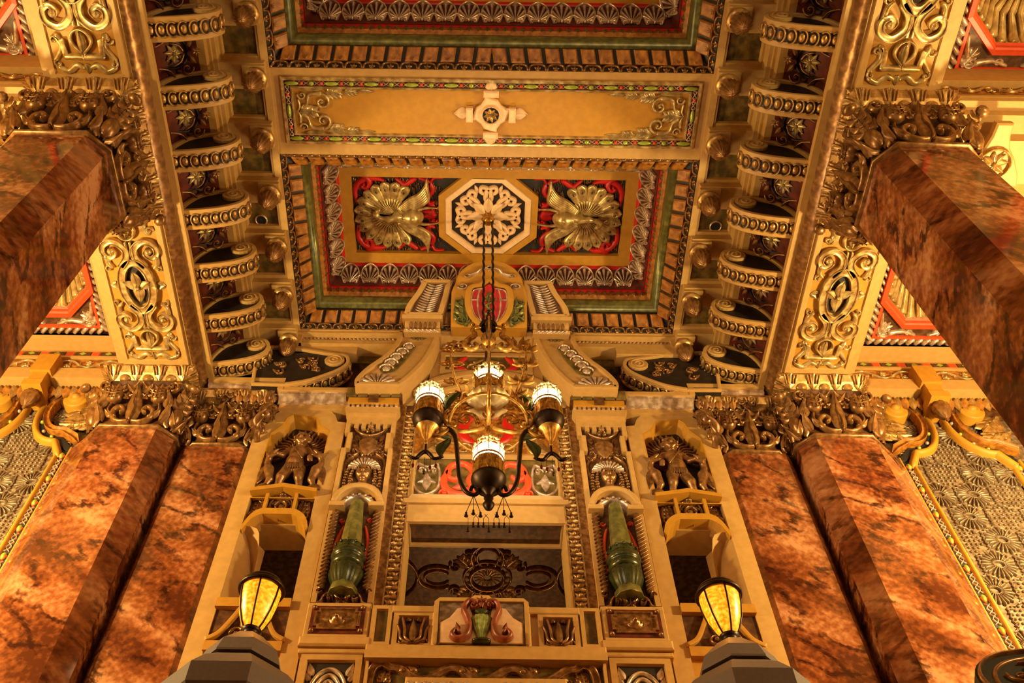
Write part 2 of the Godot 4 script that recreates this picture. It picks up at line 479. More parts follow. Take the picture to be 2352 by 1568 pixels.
const ZB := -7.885
const PITCH := 0.815
func ceiling():
	var c = struct_node("ceiling", "coffered and painted lobby ceiling with tan beams")
	var m = MB.new()
	m.bx(-8.4, 8.4, 14.7, 15.3, -9, 9)
	add("roof_slab", m, "dark", c)
	for s in [-1, 1]:
		m = MB.new(); m.T = side(s)
		# beam on the pillars
		m.bx(4.2, 5.25, 12.1, 14.7, -8.4, 8.6); m.bx(4.12, 4.2, 12.28, 14.7, -8.4, 8.6)
		add("side_beam", m, "tan", c)
		m = MB.new(); m.T = side(s)
		# carved leaf strip at the beam's lower edge
		var rows = []
		for i in 231:
			var z = -8.3 + 0.05 * i
			var q = 0.018 * sin(i * 1.26)
			rows.append(PackedVector3Array([Vector3(4.07, 12.25, z), Vector3(4.08 - q * 0.3, 12.21 - absf(q), z), Vector3(4.12 + q * 0.6, 12.16 - q, z), Vector3(4.15, 12.11 - absf(q) * 0.5, z), Vector3(4.2, 12.095, z)]))
		m.grid(rows)
		add("leaf_strip", m, "bronze", c)
		m = MB.new(); m.T = side(s)
		m.bx(3.985, 4.1, 12.24, 12.33, -8.0, 8.6)
		m.run([Vector2(3.7, 12.97), Vector2(3.58, 12.97), Vector2(3.58, 13.1), Vector2(3.545, 13.1), Vector2(3.545, 13.16), Vector2(3.5, 13.16), Vector2(3.5, 13.42), Vector2(3.7, 13.42), Vector2(3.7, 12.97)], 2, -8.0, 8.6, false)
		m.bx(2.89, 2.985, 13.33, 13.6, -7.82, 8.6)
		add("fillet", m, "tan", c)
		m = MB.new(); m.T = side(s)
		rows = []
		var cv = MB.cr(MB.v2([4.09, 12.3, 4.07, 12.45, 4.04, 12.62, 3.94, 12.83, 3.82, 12.93, 3.6, 12.985]), 3)
		for z in [-8.0, 8.6]:
			var r = PackedVector3Array()
			for q in cv: r.append(Vector3(q.x, q.y, z))
			rows.append(r)
		m.grid(rows)
		add("frieze_cove", m, "maroon", c)
		m = MB.new(); m.T = side(s)
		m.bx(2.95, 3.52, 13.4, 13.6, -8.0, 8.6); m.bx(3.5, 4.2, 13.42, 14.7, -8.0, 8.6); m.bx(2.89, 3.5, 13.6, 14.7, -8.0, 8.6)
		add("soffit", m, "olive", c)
		# blocks above each bracket and panel frames between them
		var bm = MB.new()
		bm.bx(2.93, 3.53, 13.22, 13.4, -0.17, 0.17); bm.bx(2.915, 3.2, 13.16, 13.225, -0.15, 0.15)
		var bme = bm.mesh()
		var fm = MB.new()
		fm.T = xf(CEIL, Vector3.ZERO)
		fm.rect(2.97, -0.24, 3.52, 0.24, [Vector2(0, 0), Vector2(0, 0.05), Vector2(0.05, 0.05), Vector2(0.065, 0.0)])
		var fme = fm.mesh()
		# frieze ornament on the cove: daisy in the middle with scrolls
		var om = MB.new()
		var cb = Basis(Vector3(0, 0, 1), Vector3(-0.75, 0.66, 0), Vector3(-0.66, -0.75, 0))
		om.T = xf(cb, Vector3(4.0, 12.66, 0))
		for q in [-1, 1]:
			om.scroll(Vector2(q * 0.2, 0.27), 0.085, PI / 2, -q, 1.1, 0.035, 0.03)
			om.stroke(MB.cr(MB.v2([q * 0.24, -0.2, q * 0.13, -0.16, q * 0.17, 0.02, q * 0.27, 0.1]), 4), 0.04, 0.02, 0.03)
			om.leaf(Vector2(q * 0.06, 0.33), Vector2(q * 0.16, 0.4), 0.06, 0.025)
			om.stroke(MB.cr(MB.v2([q * 0.02, 0.25, q * 0.1, 0.2, q * 0.14, 0.1]), 4), 0.04, 0.02, 0.03)
		om.flower(Vector2(0, 0.4), 0.06, 6, 0.02, 0.05)
		var ome = om.mesh()
		var dm = MB.new()
		dm.flower(Vector2.ZERO, 0.13, 8, 0.028, 0.0, 0.8)
		var dme = dm.mesh()
		var rm = MB.new()
		rm.stroke(MB.arc(Vector2.ZERO, 0.19, 0.19, 0, TAU, 20), 0.03, 0.03, 0.025)
		var rme = rm.mesh()
		for k in 10:
			var z = ZB + PITCH * k
			inst("soffit_block", bme, "tan", c, xf(Basis(Vector3(s, 0, 0), Vector3.UP, Vector3(0, 0, 1)), Vector3(0, 0, z)))
			var zz = z + PITCH / 2
			if k < 9:
				inst("panel_frame", fme, "tan", c, xf(Basis(Vector3(s, 0, 0), Vector3.UP, Vector3(0, 0, 1)), Vector3(0, 13.4, zz)))
				var bs = Basis(Vector3(s, 0, 0), Vector3.UP, Vector3(0, 0, 1))
				inst("frieze_scrolls", ome, "bronze", c, xf(bs, Vector3(0, 0, zz)))
				inst("frieze_ring", rme, "dark", c, xf(bs * cb, Vector3(s * 3.93, 12.80, zz)))
				inst("daisy", dme, "palegold", c, xf(bs * cb, Vector3(s * 3.915, 12.79, zz)))
	# cross beam
	m = MB.new()
	m.bx(-2.93, 2.93, 13.35, 14.7, -4.93, -3.74); m.bx(-2.93, 2.93, 13.35, 14.7, 0.34, 1.53); m.bx(-2.93, 2.93, 13.35, 14.7, -8.4, -7.82)
	add("cross_beam", m, "tan", c)
	coffer(c, -6.375)
	coffer(c, -2.295)
	beam_panel(c)

func shell_mesh() -> MB:
	var m = MB.new()
	# palmette shell 0.3 wide, 0.36 tall
	m.stroke(MB.cr(MB.v2([-0.1, 0.0, -0.14, 0.13, -0.11, 0.26, 0, 0.34, 0.11, 0.26, 0.14, 0.13, 0.1, 0.0]), 4), 0.026, 0.026, 0.045, 0.0)
	for i in 9:
		var a = PI / 2 + (i - 4) * 0.3
		var L = 0.29 - 0.028 * absf(i - 4) - (0.07 if absf(i - 4) > 3 else 0.0)
		m.stroke([Vector2(cos(a), sin(a)) * 0.03, Vector2(cos(a), sin(a)) * L * 0.6, Vector2(cos(a), sin(a)) * L], 0.014, 0.046, 0.045, 0.004)
	m.blob(Vector3(0, 0.025, 0.02), Vector3(0.022, 0.035, 0.025), 8, 4)
	for q in [-1, 1]: m.scroll(Vector2(q * 0.085, 0.02), 0.035, PI / 2, -q, 1.0, 0.016, 0.02)
	return m

func coffer(c: Node3D, zc: float):
	var base = xf(CEIL, Vector3(0, 13.35, zc))
	var X = 2.89; var Y = 1.445
	var m = MB.new()
	m.rect(-X, -Y, X, Y, [Vector2(0, 0.0), Vector2(0, -0.03), Vector2(0.06, -0.12), Vector2(0.22, -0.25), Vector2(0.22, -0.3)])
	var bed = add("modillion_bed", m, "dark", c, base)
	m = MB.new()
	m.rect(-X, -Y, X, Y, [Vector2(0.31, -0.5), Vector2(0.36, -0.55), Vector2(0.36, -0.62)])
	var slope = add("coffer_slope", m, "orange" , c, base)
	m = MB.new(); m.rect(-X, -Y, X, Y, [Vector2(0.6, -1.05), Vector2(0.79, -1.05), Vector2(0.79, -1.15)]); add("panel_border", m, "ochre", c, base)
	m = MB.new()
	var t = []
	for i in 9:
		var a = PI * 1.1 * i / 8 - 0.9
		t.append(Vector2(0.265, -0.42) + Vector2(-sin(a) * 0.02 + 0.045 * cos(a + 0.7), 0.09 * sin(a - 0.65) ) * 1.0)
	m.rect(-X, -Y, X, Y, [Vector2(0.22, -0.29), Vector2(0.245, -0.29), Vector2(0.285, -0.33), Vector2(0.305, -0.38), Vector2(0.315, -0.44), Vector2(0.315, -0.5), Vector2(0.30, -0.52)], true)
	add("round_moulding", m, "green", c, base)
	m = MB.new()
	m.rect(-X, -Y, X, Y, [Vector2(0.36, -0.62), Vector2(0.37, -0.63), Vector2(0.385, -0.66), Vector2(0.385, -0.7)])
	add("red_fillet", m, "red", c, base)
	m = MB.new()
	m.rect(-X, -Y, X, Y, [Vector2(0.39, -0.69), Vector2(0.41, -0.73), Vector2(0.6, -1.05)])
	var band = add("shell_band", m, "maroon", c, base)
	m = MB.new(); m.rect(-X, -Y, X, Y, [Vector2(0.57, -1.0), Vector2(0.59, -1.01), Vector2(0.61, -1.05)]); add("red_edge", m, "red", c, base)
	# carved pieces along the four sides
	var sh = shell_mesh().mesh()
	var bm = MB.new()
	bm.slab(-0.09, 0.09, 0.0, 0.2, -0.03, 0.06, 0.018)
	for q in [-1, 0, 1]: bm.leaf(Vector2(q * 0.012, 0.012), Vector2(q * 0.03, 0.055), 0.02, 0.012, 0.06)
	var bme = bm.mesh()
	var sc = MB.new()
	sc.stroke(MB.cr(MB.v2([-0.11, 0.0, -0.09, 0.07, 0, 0.09, 0.09, 0.07, 0.11, 0.0]), 3), 0.03, 0.03, 0.03)
	sc.flower(Vector2(0, 0.03), 0.045, 5, 0.02, 0.0)
	var sme = sc.mesh()
	var lf = MB.new()
	lf.leaf(Vector2(0, 0.1), Vector2(0, 0.0), 0.09, 0.02)
	var lme = lf.mesh()
	for sd in 4:
		var along: Vector3 = [Vector3(1, 0, 0), Vector3(0, 1, 0), Vector3(-1, 0, 0), Vector3(0, -1, 0)][sd]
		var inw: Vector3 = [Vector3(0, 1, 0), Vector3(-1, 0, 0), Vector3(0, -1, 0), Vector3(1, 0, 0)][sd]
		var L = X if sd % 2 == 0 else Y
		var D = Y if sd % 2 == 0 else X
		var up = Vector3(0, 0, -1)
		# shells
		var nsh = 15 if sd % 2 == 0 else 6
		var S = (inw * 0.19 + up * 0.32).normalized()
		var N = along.cross(S)
		for i in nsh:
			var u = (i - (nsh - 1) / 2.0) * 0.312
			inst("shell", sh, "silver", band, xf(Basis(along, S, N), -inw * D + along * u + inw * 0.42 + up * 0.73))
		# blocks
		var nb = int(round((L - 0.15) * 2 / 0.232))
		S = (inw * 0.16 + up * 0.13).normalized(); N = along.cross(S)
		for i in nb:
			var u = (i - (nb - 1) / 2.0) * 0.232
			var lean = along * (0.25 if u < 0 else -0.25)
			inst("modillion", bme, "orange", bed, xf(Basis(along, (S + lean * 0.6).normalized(), N), -inw * D + along * u + inw * 0.055 + up * 0.115))
		# small scallops below the blocks and leaves above the round moulding
		var ns = int(L * 2 / 0.24)
		S = (inw * 0.06 + up * 0.09).normalized(); N = along.cross(S)
		for i in ns:
			var u = (i - (ns - 1) / 2.0) * 0.24
			inst("scallop", sme, "bronze", bed, xf(Basis(along, S, N), -inw * D + along * u + up * 0.02))
		var nl = int((L - 0.36) * 2 / 0.12)
		S = (inw * 0.02 + up * 0.09).normalized(); N = along.cross(S)
		var lm = MB.new()
		for i in nl:
			var u = (i - (nl - 1) / 2.0) * 0.12
			lm.T = xf(Basis(along, S, N), -inw * D + along * u + inw * 0.352 + up * 0.54)
			lm.leaf(Vector2(0, 0.1), Vector2(0, 0.0), 0.1, 0.025)
		add("leaf_row", lm, "bronze", slope)
	# panel ground
	m = MB.new()
	m.quad(Vector3(-2.11, -0.66, -1.15), Vector3(2.11, -0.66, -1.15), Vector3(2.11, 0.66, -1.15), Vector3(-2.11, 0.66, -1.15))
	add("panel_ground", m, "dark", c, base)
	# octagon surround
	var o8 = oct(0.0)
	m = MB.new()
	m.mould(oct(0.1), [Vector2(0, -1.15), Vector2(0, -1.06), Vector2(0.1, -1.06)])
	for q in [-1, 1]:
		m.bx(-0.27, 0.27, q * 0.64, q * 0.7, -1.15, -1.055)
	add("octagon_surround", m, "ochre", c, base)
	if zc < -5: peacock_panel(zc)

func oct(d: float) -> Array:
	return MB.ring(MB.v2([-0.235, -0.665, 0.235, -0.665, 0.67, -0.3, 0.67, 0.3, 0.235, 0.665, -0.235, 0.665, -0.67, 0.3, -0.67, -0.3]), -d)

func peacock_panel(zc: float):
	var h0 = xf(CEIL, Vector3(0, 14.49, zc))
	# octagonal pierced rosette
	var r = thing("ceiling_rosette", "cream octagonal pierced rosette on the ceiling above the chandelier", "ceiling rosette", h0)
	var m = MB.new()
	m.mould(oct(0), [Vector2(0, 0), Vector2(0, 0.07), Vector2(0.015, 0.085), Vector2(0.085, 0.085), Vector2(0.1, 0.06), Vector2(0.1, 0)])
	add("octagon_frame", m, "cream", r)
	m = MB.new(); m.face(oct(-0.05), 0.012); add("backing", m, "dark", r)
	for k in 8:
		m = MB.new(); m.T = xf(rz(k * PI / 4 + PI / 8), Vector3.ZERO)
		for q in [-1, 1]:
			m.stroke(MB.cr(MB.v2([q * 0.02, 0.16, q * 0.14, 0.24, q * 0.18, 0.38, q * 0.1, 0.48, q * 0.04, 0.43, q * 0.07, 0.37]), 4), 0.085, 0.06, 0.06, 0.01)
			m.stroke(MB.cr(MB.v2([q * 0.03, 0.2, q * 0.09, 0.28, q * 0.1, 0.36]), 4), 0.05, 0.03, 0.055, 0.01)
		m.leaf(Vector2(0, 0.42), Vector2(0, 0.56), 0.06, 0.04, 0.02)
		add("scroll_petal", m, "cream", r)
		m = MB.new(); m.T = xf(rz(k * PI / 4), Vector3.ZERO)
		m.leaf(Vector2(0, 0.08), Vector2(0, 0.33), 0.15, 0.05, 0.05, 0.03)
		add("leaf", m, "cream", r)
	for sx in [-1, 1]:
		var b = xf(CEIL * rz(0.0 if sx < 0 else PI), Vector3(sx * 1.42, 14.49, zc))
		var w = "left" if sx < 0 else "right"
		peacock(b, w)
		var st = thing("scroll_background", "red painted scrollwork behind the %s peacock relief" % w, "scrollwork", b, "red scrollwork on the ceiling panel")
		m = MB.new()
		for q in [-1, 1]:
			m.scroll(Vector2(-0.5, q * 0.5), 0.13, PI / 2 * q, -q, 0.7, 0.11, 0.06)
			m.stroke(MB.cr(MB.v2([-0.62, q * 0.2, -0.63, q * 0.42, -0.5, q * 0.58, -0.3, q * 0.6, -0.18, q * 0.56]), 5), 0.06, 0.03, 0.05, 0.0, 0, 0.11)
			m.stroke(MB.cr(MB.v2([0.0, q * 0.61, 0.12, q * 0.5, 0.26, q * 0.58, 0.3, q * 0.6]), 5), 0.04, 0.07, 0.05, 0.0, 0, 0.09)
			m.stroke(MB.cr(MB.v2([0.36, q * 0.62, 0.5, q * 0.55, 0.55, q * 0.4, 0.44, q * 0.28, 0.5, q * 0.2, 0.58, q * 0.22]), 5), 0.06, 0.05, 0.05, 0.0, 0, 0.1)
			m.stroke(MB.cr(MB.v2([0.5, q * 0.5, 0.58, q * 0.62, 0.72, q * 0.62]), 5), 0.07, 0.03, 0.05)
			m.leaf(Vector2(0.62, 0), Vector2(0.38, q * 0.05), 0.14, 0.05)
			m.scroll(Vector2(0.58, q * 0.09), 0.05, 0, q, 0.8, 0.04, 0.05)
			m.leaf(Vector2(0.6, q * 0.12), Vector2(0.44, q * 0.2), 0.12, 0.05)
		add("red_scrolls", m, "red", st)
		m = MB.new()
		var rng = RandomNumberGenerator.new(); rng.seed = 5
		for i in 800:
			var x = rng.randf_range(-0.66, 0.76); var y = rng.randf_range(-0.64, 0.64)
			if x > 0.42 and absf(y) > 1.28 - x * 1.35 + 0.1 and x > 0.62: continue
			m.stroke([Vector2(x, y), Vector2(x + 0.01, y - 0.06)], 0.018, 0.01, 0.016)
		add("tooled_ground", m, "bronze", st).set_meta("kind", "stuff")

func peacock(b: Transform3D, w: String):
	var t = thing("peacock_relief", "gilded peacock relief with fanned tail on the %s of the ceiling panel" % w, "peacock relief", b, "peacock reliefs on the ceiling panel")
	# tail: feathers fan round the centre, open towards +x
	var C = Vector2(-0.1, 0)
	for i in 14:
		var a = PI + (i - 6.5) * 0.318
		var m = MB.new(); m.T = xf(rz(a - PI / 2), Vector3(C.x, C.y, 0.02))
		var rows = []
		for j in 11:
			var f = j / 10.0
			var y = lerpf(0.2, 0.57, f)
			var ww = lerpf(0.04, 0.098, pow(f, 0.7)) * (1.0 if f < 0.7 else sqrt(maxf(0.004, 1.0 - pow((f - 0.7) / 0.3, 2))))
			var row = PackedVector3Array()
			for q in [-1.0, -0.8, -0.4, 0.0, 0.4, 0.8, 1.0]: row.append(Vector3(q * ww, y, 0.035 * (1.0 - q * q) + 0.03 * f + (0.0 if absf(q) > 0.9 else 0.02)))
			rows.append(row)
		m.grid(rows)
		m.stroke(MB.arc(Vector2(0, 0.46), 0.042, 0.06, -0.6, PI + 0.6, 10), 0.012, 0.012, 0.02, 0.07)
		m.stroke(MB.arc(Vector2(0, 0.46), 0.03, 0.04, 0, TAU, 8), 0.01, 0.01, 0.018, 0.08)
		var fe = add("tail_feather", m, "palegold", t)
		m = MB.new(); m.T = xf(rz(a - PI / 2), Vector3(C.x, C.y, 0.02)); m.blob(Vector3(0, 0.46, 0.1), Vector3(0.014, 0.014, 0.008), 6, 3)
		add("feather_eye", m, "dark", fe, )
	# inner fans of short feathers
	for q in [-1, 1]:
		var m = MB.new()
		for i in 13:
			var a = PI / 2 * q + (i - 6) * 0.16 + 0.35 * q
			var d = Vector2(cos(a), sin(a))
			m.stroke([C + Vector2(0.06, 0) + d * 0.06, C + d * 0.2, C + d * 0.29], 0.014, 0.05, 0.04, 0.06)
		add("short_feathers", m, "palegold", t)
		# wing: long swept feathers
		m = MB.new()
		for i in 6:
			var o = i * 0.03
			m.stroke(MB.cr(MB.v2([0.02 + o * 0.4, q * (0.12 - o * 0.3), 0.2, q * (0.27 - o), 0.36 + o * 0.3, q * (0.36 - o * 0.9), 0.46 + o * 0.25, q * (0.5 - o * 1.1), 0.47 - o * 0.1, q * (0.63 - o * 0.7)]), 4), 0.07, 0.02, 0.05, 0.07 + 0.008 * i, 0, 0.075)
		add("wing", m, "palegold", t)
		m = MB.new()
		m.tube(MB.cr([Vector3(0.3, q * 0.11, 0.1), Vector3(0.45, q * 0.14, 0.08), Vector3(0.62, q * 0.13, 0.06)], 4), 0.035, 0.014, 6)
		for k in 3: m.tube([Vector3(0.62, q * 0.13, 0.06), Vector3(0.69, q * (0.13 + (k - 1) * 0.04), 0.03)], 0.011, 0.006, 5)
		add("leg", m, "palegold", t)
	var m = MB.new()
	bones_mesh(m, [[Vector3(0.02, 0, 0.1), Vector3(0.24, 0, 0.13), 0.09, 0.15], [Vector3(0.24, 0, 0.13), Vector3(0.32, 0, 0.1), 0.14, 0.1],
		[Vector3(0.05, 0, 0.12), Vector3(-0.14, -0.02, 0.17), 0.07, 0.042], [Vector3(-0.14, -0.02, 0.17), Vector3(-0.27, 0.0, 0.17), 0.042, 0.034],
		[Vector3(-0.27, 0.0, 0.17), Vector3(-0.33, 0.05, 0.16), 0.034, 0.038], [Vector3(-0.33, 0.05, 0.16), Vector3(-0.28, 0.12, 0.15), 0.04, 0.03], [Vector3(-0.28, 0.12, 0.15), Vector3(-0.24, 0.15, 0.14), 0.022, 0.008]], 0.014, 0.04)
	add("body", m, "palegold", t)
	m = MB.new()
	for r in 6:
		for i in 5: m.leaf(Vector2(0.32 - r * 0.045, (i - 2) * 0.045 + (0.022 if r % 2 else 0.0)), Vector2(0.26 - r * 0.045, (i - 2) * 0.045 + (0.022 if r % 2 else 0.0)), 0.045, 0.014, 0.255 - 0.02 * absf(i - 2) * absf(i - 2) - 0.004 * r, 0, 0, 3)
	add("breast_scales", m, "palegold", t).set_meta("kind", "stuff")
	m = MB.new()
	for i in 3: m.stroke([Vector2(-0.36, 0.04), Vector2(-0.43 - 0.01 * i, 0.0 + i * 0.05)], 0.008, 0.018, 0.02, 0.15)
	add("crest", m, "palegold", t)

func beam_panel(c: Node3D):
	# framed soffit of the cross beam
	var base = xf(CEIL, Vector3(0, 13.35, -4.31))
	var m = MB.new()
	m.rect(-2.77, -0.46, 2.77, 0.46, [Vector2(0, 0), Vector2(0.0, 0.03), Vector2(0.015, 0.045), Vector2(0.04, 0.045), Vector2(0.05, 0.012)])
	m.rect(-2.64, -0.33, 2.64, 0.33, [Vector2(-0.01, 0.0), Vector2(-0.005, 0.03), Vector2(0.015, 0.035), Vector2(0.03, 0.01)])
	add("gilt_frame", m, "palegold", c, base)
	m = MB.new(); m.rect(-2.73, -0.42, 2.73, 0.42, [Vector2(0, 0.01), Vector2(0.085, 0.01)]); var chn = add("bead_channel", m, "maroon", c, base)
	m = MB.new(); m.quad(Vector3(-2.62, -0.31, 0.008), Vector3(2.62, -0.31, 0.008), Vector3(2.62, 0.31, 0.008), Vector3(-2.62, 0.31, 0.008)); add("ochre_field", m, "ochre", c, base)
	# jewels
	var lo = MB.new(); lo.blob(Vector3(0, 0, 0.02), Vector3(0.1, 0.03, 0.03), 8, 6)
	var sm = MB.new(); sm.blob(Vector3(0, 0, 0.02), Vector3(0.036, 0.033, 0.03), 8, 5)
	var rd = MB.new(); rd.blob(Vector3(0, 0, 0.02), Vector3(0.024, 0.024, 0.024), 8, 4)
	var kn = MB.new()
	for q in [-1, 1]:
		kn.stroke(MB.v2([-0.04, q * 0.025, 0, 0, 0.04, -q * 0.025]), 0.014, 0.014, 0.02)
		kn.blob(Vector3(q * 0.05, 0, 0.01), Vector3(0.012, 0.03, 0.015), 6, 4)
	var ml = lo.mesh(); var ms = sm.mesh(); var mr = rd.mesh(); var mk = kn.mesh()
	for q in [-1, 1]:
		for i in range(-10, 11):
			var x = i * 0.262
			if i % 2 == 0 and i != 0: inst("long_jewel", ml, "jade", chn, at(x, q * 0.378, 0.01))
			elif i != 0: inst("round_jewel", ms, "jade", chn, at(x, q * 0.378, 0.01))
			if i < 10:
				inst("red_bead", mr, "vermilion", chn, at(x + 0.131, q * 0.378, 0.01))
				for k in [-0.06, 0.06]: inst("knot", mk, "silver", chn, at(x + 0.131 + k, q * 0.378, 0.008))
		inst("long_jewel", ml, "jade", chn, xf(rz(PI / 2), Vector3(q * 2.685, 0, 0.01)))
		for k in [-1, 1]:
			inst("red_bead", mr, "vermilion", chn, at(q * 2.685, k * 0.22, 0.01))
			inst("knot", mk, "silver", chn, xf(rz(PI / 2), Vector3(q * 2.685, k * 0.15, 0.01)))
			inst("knot", mk, "silver", chn, xf(rz(PI / 2), Vector3(q * 2.685, k * 0.29, 0.01)))
	for q in [-1, 1]:
		var t = thing("corner_scrollwork", "gilded scroll and leaf spray at the %s end of the beam panel" % ("left" if q < 0 else "right"), "scrollwork", base * xf(rz(0.0 if q < 0 else PI), Vector3(q * 2.6, 0, 0.012)), "scroll sprays on the beam panel")
		for k in [-1, 1]:
			m = MB.new()
			m.scroll(Vector2(0.36, k * 0.13), 0.11, PI * 0.5 * k, -k, 1.15, 0.05, 0.045)
			m.stroke(MB.cr(MB.v2([0.36, k * 0.24, 0.2, k * 0.22, 0.16, k * 0.1, 0.08, k * 0.03]), 5), 0.06, 0.03, 0.045)
			m.scroll(Vector2(0.1, k * 0.22), 0.06, PI, k, 1.1, 0.035, 0.04)
			m.stroke(MB.cr(MB.v2([0.05, k * 0.16, 0.06, k * 0.06, 0.03, 0.0]), 4), 0.04, 0.03, 0.04)
			add("scroll", m, "palegold", t)
			m = MB.new()
			m.acanthus(Vector2(0.42, k * 0.26), Vector2(0.66, k * 0.23), 0.17, 0.04)
			m.acanthus(Vector2(0.66, k * 0.27), Vector2(0.86, k * 0.26), 0.11, 0.035)
			m.leaf(Vector2(0.86, k * 0.28), Vector2(1.06, k * 0.275), 0.05, 0.03)
			m.leaf(Vector2(0.1, k * 0.3), Vector2(0.4, k * 0.29), 0.06, 0.03)
			add("leaf_spray", m, "palegold", t)
		m = MB.new(); m.acanthus(Vector2(0.06, 0), Vector2(0.34, 0), 0.2, 0.05, 0.01, 0.02); add("leaf", m, "palegold", t)
	# cross ornament
	var x = thing("ceiling_cross_boss", "cream cross shaped boss with dark rosette on the ceiling beam", "ceiling boss", base * at(0, 0, 0.012))
	m = MB.new()
	m.prism(cross_pts(), 0, 0.06, 0.02)
	add("cross_body", m, "cream", x)
	for k in 4:
		m = MB.new(); m.T = xf(rz(k * PI / 2), Vector3.ZERO)
		var e = 0.24
		m.slab(-0.1, 0.1, e, e + 0.09, 0, 0.1, 0.02)
		add("arm_band", m, "cream", x)
		m = MB.new(); m.T = xf(rz(k * PI / 2), Vector3.ZERO)
		m.leaf(Vector2(0, e + 0.07), Vector2(0, e + (0.25 if k % 2 else 0.21)), 0.16, 0.08)
		add("arm_tip", m, "cream", x)
	m = MB.new(); m.stroke(MB.arc(Vector2.ZERO, 0.12, 0.12, 0, TAU, 20), 0.03, 0.03, 0.1); add("ring", m, "cream", x)
	m = MB.new(); m.face(MB.arc(Vector2.ZERO, 0.115, 0.115, 0, TAU * 15 / 16, 15), 0.063); add("rosette_ground", m, "dark", x)
	m = MB.new(); m.flower(Vector2.ZERO, 0.1, 8, 0.03, 0.065); add("rosette", m, "gold", x)

func cross_pts() -> Array:
	var out = []
	for k in 4:
		var b = Transform2D(k * PI / 2, Vector2.ZERO)
		for q in MB.v2([0.085, -0.26, 0.085, -0.2, 0.13, -0.13]): out.append(b * q)
		out.append(b * Vector2(0.2, -0.085))
	return out

# ---------- brackets and drops along the frieze ----------
func brackets():
	# profile in (x, y): x grows from the nave towards the wall
	var low = MB.cr(MB.v2([4.05, 12.30, 3.72, 12.36, 3.45, 12.46, 3.29, 12.59, 3.24, 12.74, 3.27, 12.88, 3.34, 12.96]), 4)
	var up = MB.cr(MB.v2([3.34, 12.96, 3.5, 12.99, 3.65, 12.97, 3.9, 12.85, 4.03, 12.62, 4.07, 12.42, 4.05, 12.30]), 4)
	var poly = low.duplicate(); poly.append_array(up.slice(1, up.size() - 1))
	var proto: Node3D
	for s in [-1, 1]:
		for k in 9:
			var z = ZB + PITCH * k
			var lab = "tan scroll bracket with coin moulding on the %s frieze, %s from the end wall" % ["left" if s < 0 else "right", ORD[k]]
			var t = xf(ry(0.0 if s > 0 else PI), Vector3(0, 0, z))
			if proto: copy(proto, "scroll_bracket", lab, t)
			else:
				proto = thing("scroll_bracket", lab, "bracket", t, "scroll brackets along the frieze")
				bracket(proto, poly, low)
	var pd = acorn()
	for s in [-1, 1]:
		for k in 9:
			var lab = "bronze fluted acorn drop on the %s cornice, %s from the end wall" % ["left" if s < 0 else "right", ORD[k]]
			var t = at(s * 3.03, 13.16, ZB + PITCH * k)
			if k == 0 and s == -1: pd.transform = t; pd.set_meta("label", lab)
			else: copy(pd, "acorn_drop", lab, t)
	# long end brackets lying along the end wall
	for s in [-1, 1]:
		var t = thing("end_bracket", "long tan scroll bracket at the %s corner of the end wall" % ("left" if s < 0 else "right"), "bracket", xf(ry(0.0 if s > 0 else PI), Vector3(0, 0, -8.06)), "long brackets on the end wall")
		var lo2 = MB.cr(MB.v2([2.9, 12.06, 2.62, 12.14, 2.4, 12.26, 2.16, 12.44, 2.05, 12.62, 2.08, 12.8, 2.18, 12.86]), 4)
		var p2 = lo2.duplicate(); p2.append_array(MB.v2([2.4, 12.9, 2.8, 13.0, 3.3, 13.05, 3.5, 12.8, 3.4, 12.06]))
		bracket(t, p2, lo2, Vector2(2.28, 12.7), s)
		var m
		var rng = RandomNumberGenerator.new(); rng.seed = 3
		for i in 9:
			var cx = rng.randf_range(2.45, 3.1); var cy = rng.randf_range(12.4, 12.8)
			m = MB.new(); m.T = xf(Basis(Vector3(1, 0, 0), Vector3(0, 1, 0), Vector3(0, 0, s)), Vector3(0, 0, 0.1 * s)); m.scroll(Vector2(cx, cy), 0.07, rng.randf() * TAU, 1 if i % 2 else -1, 1.0, 0.03, 0.03); m.leaf(Vector2(cx, cy), Vector2(cx + 0.1, cy + 0.06), 0.07, 0.03)
			add("leaf_curl", m, "bronze", t)
		m = MB.new(); m.bx(1.98, 3.0, 12.92, 13.1, -0.1, 0.16)
		add("capping", m, "tan", t)

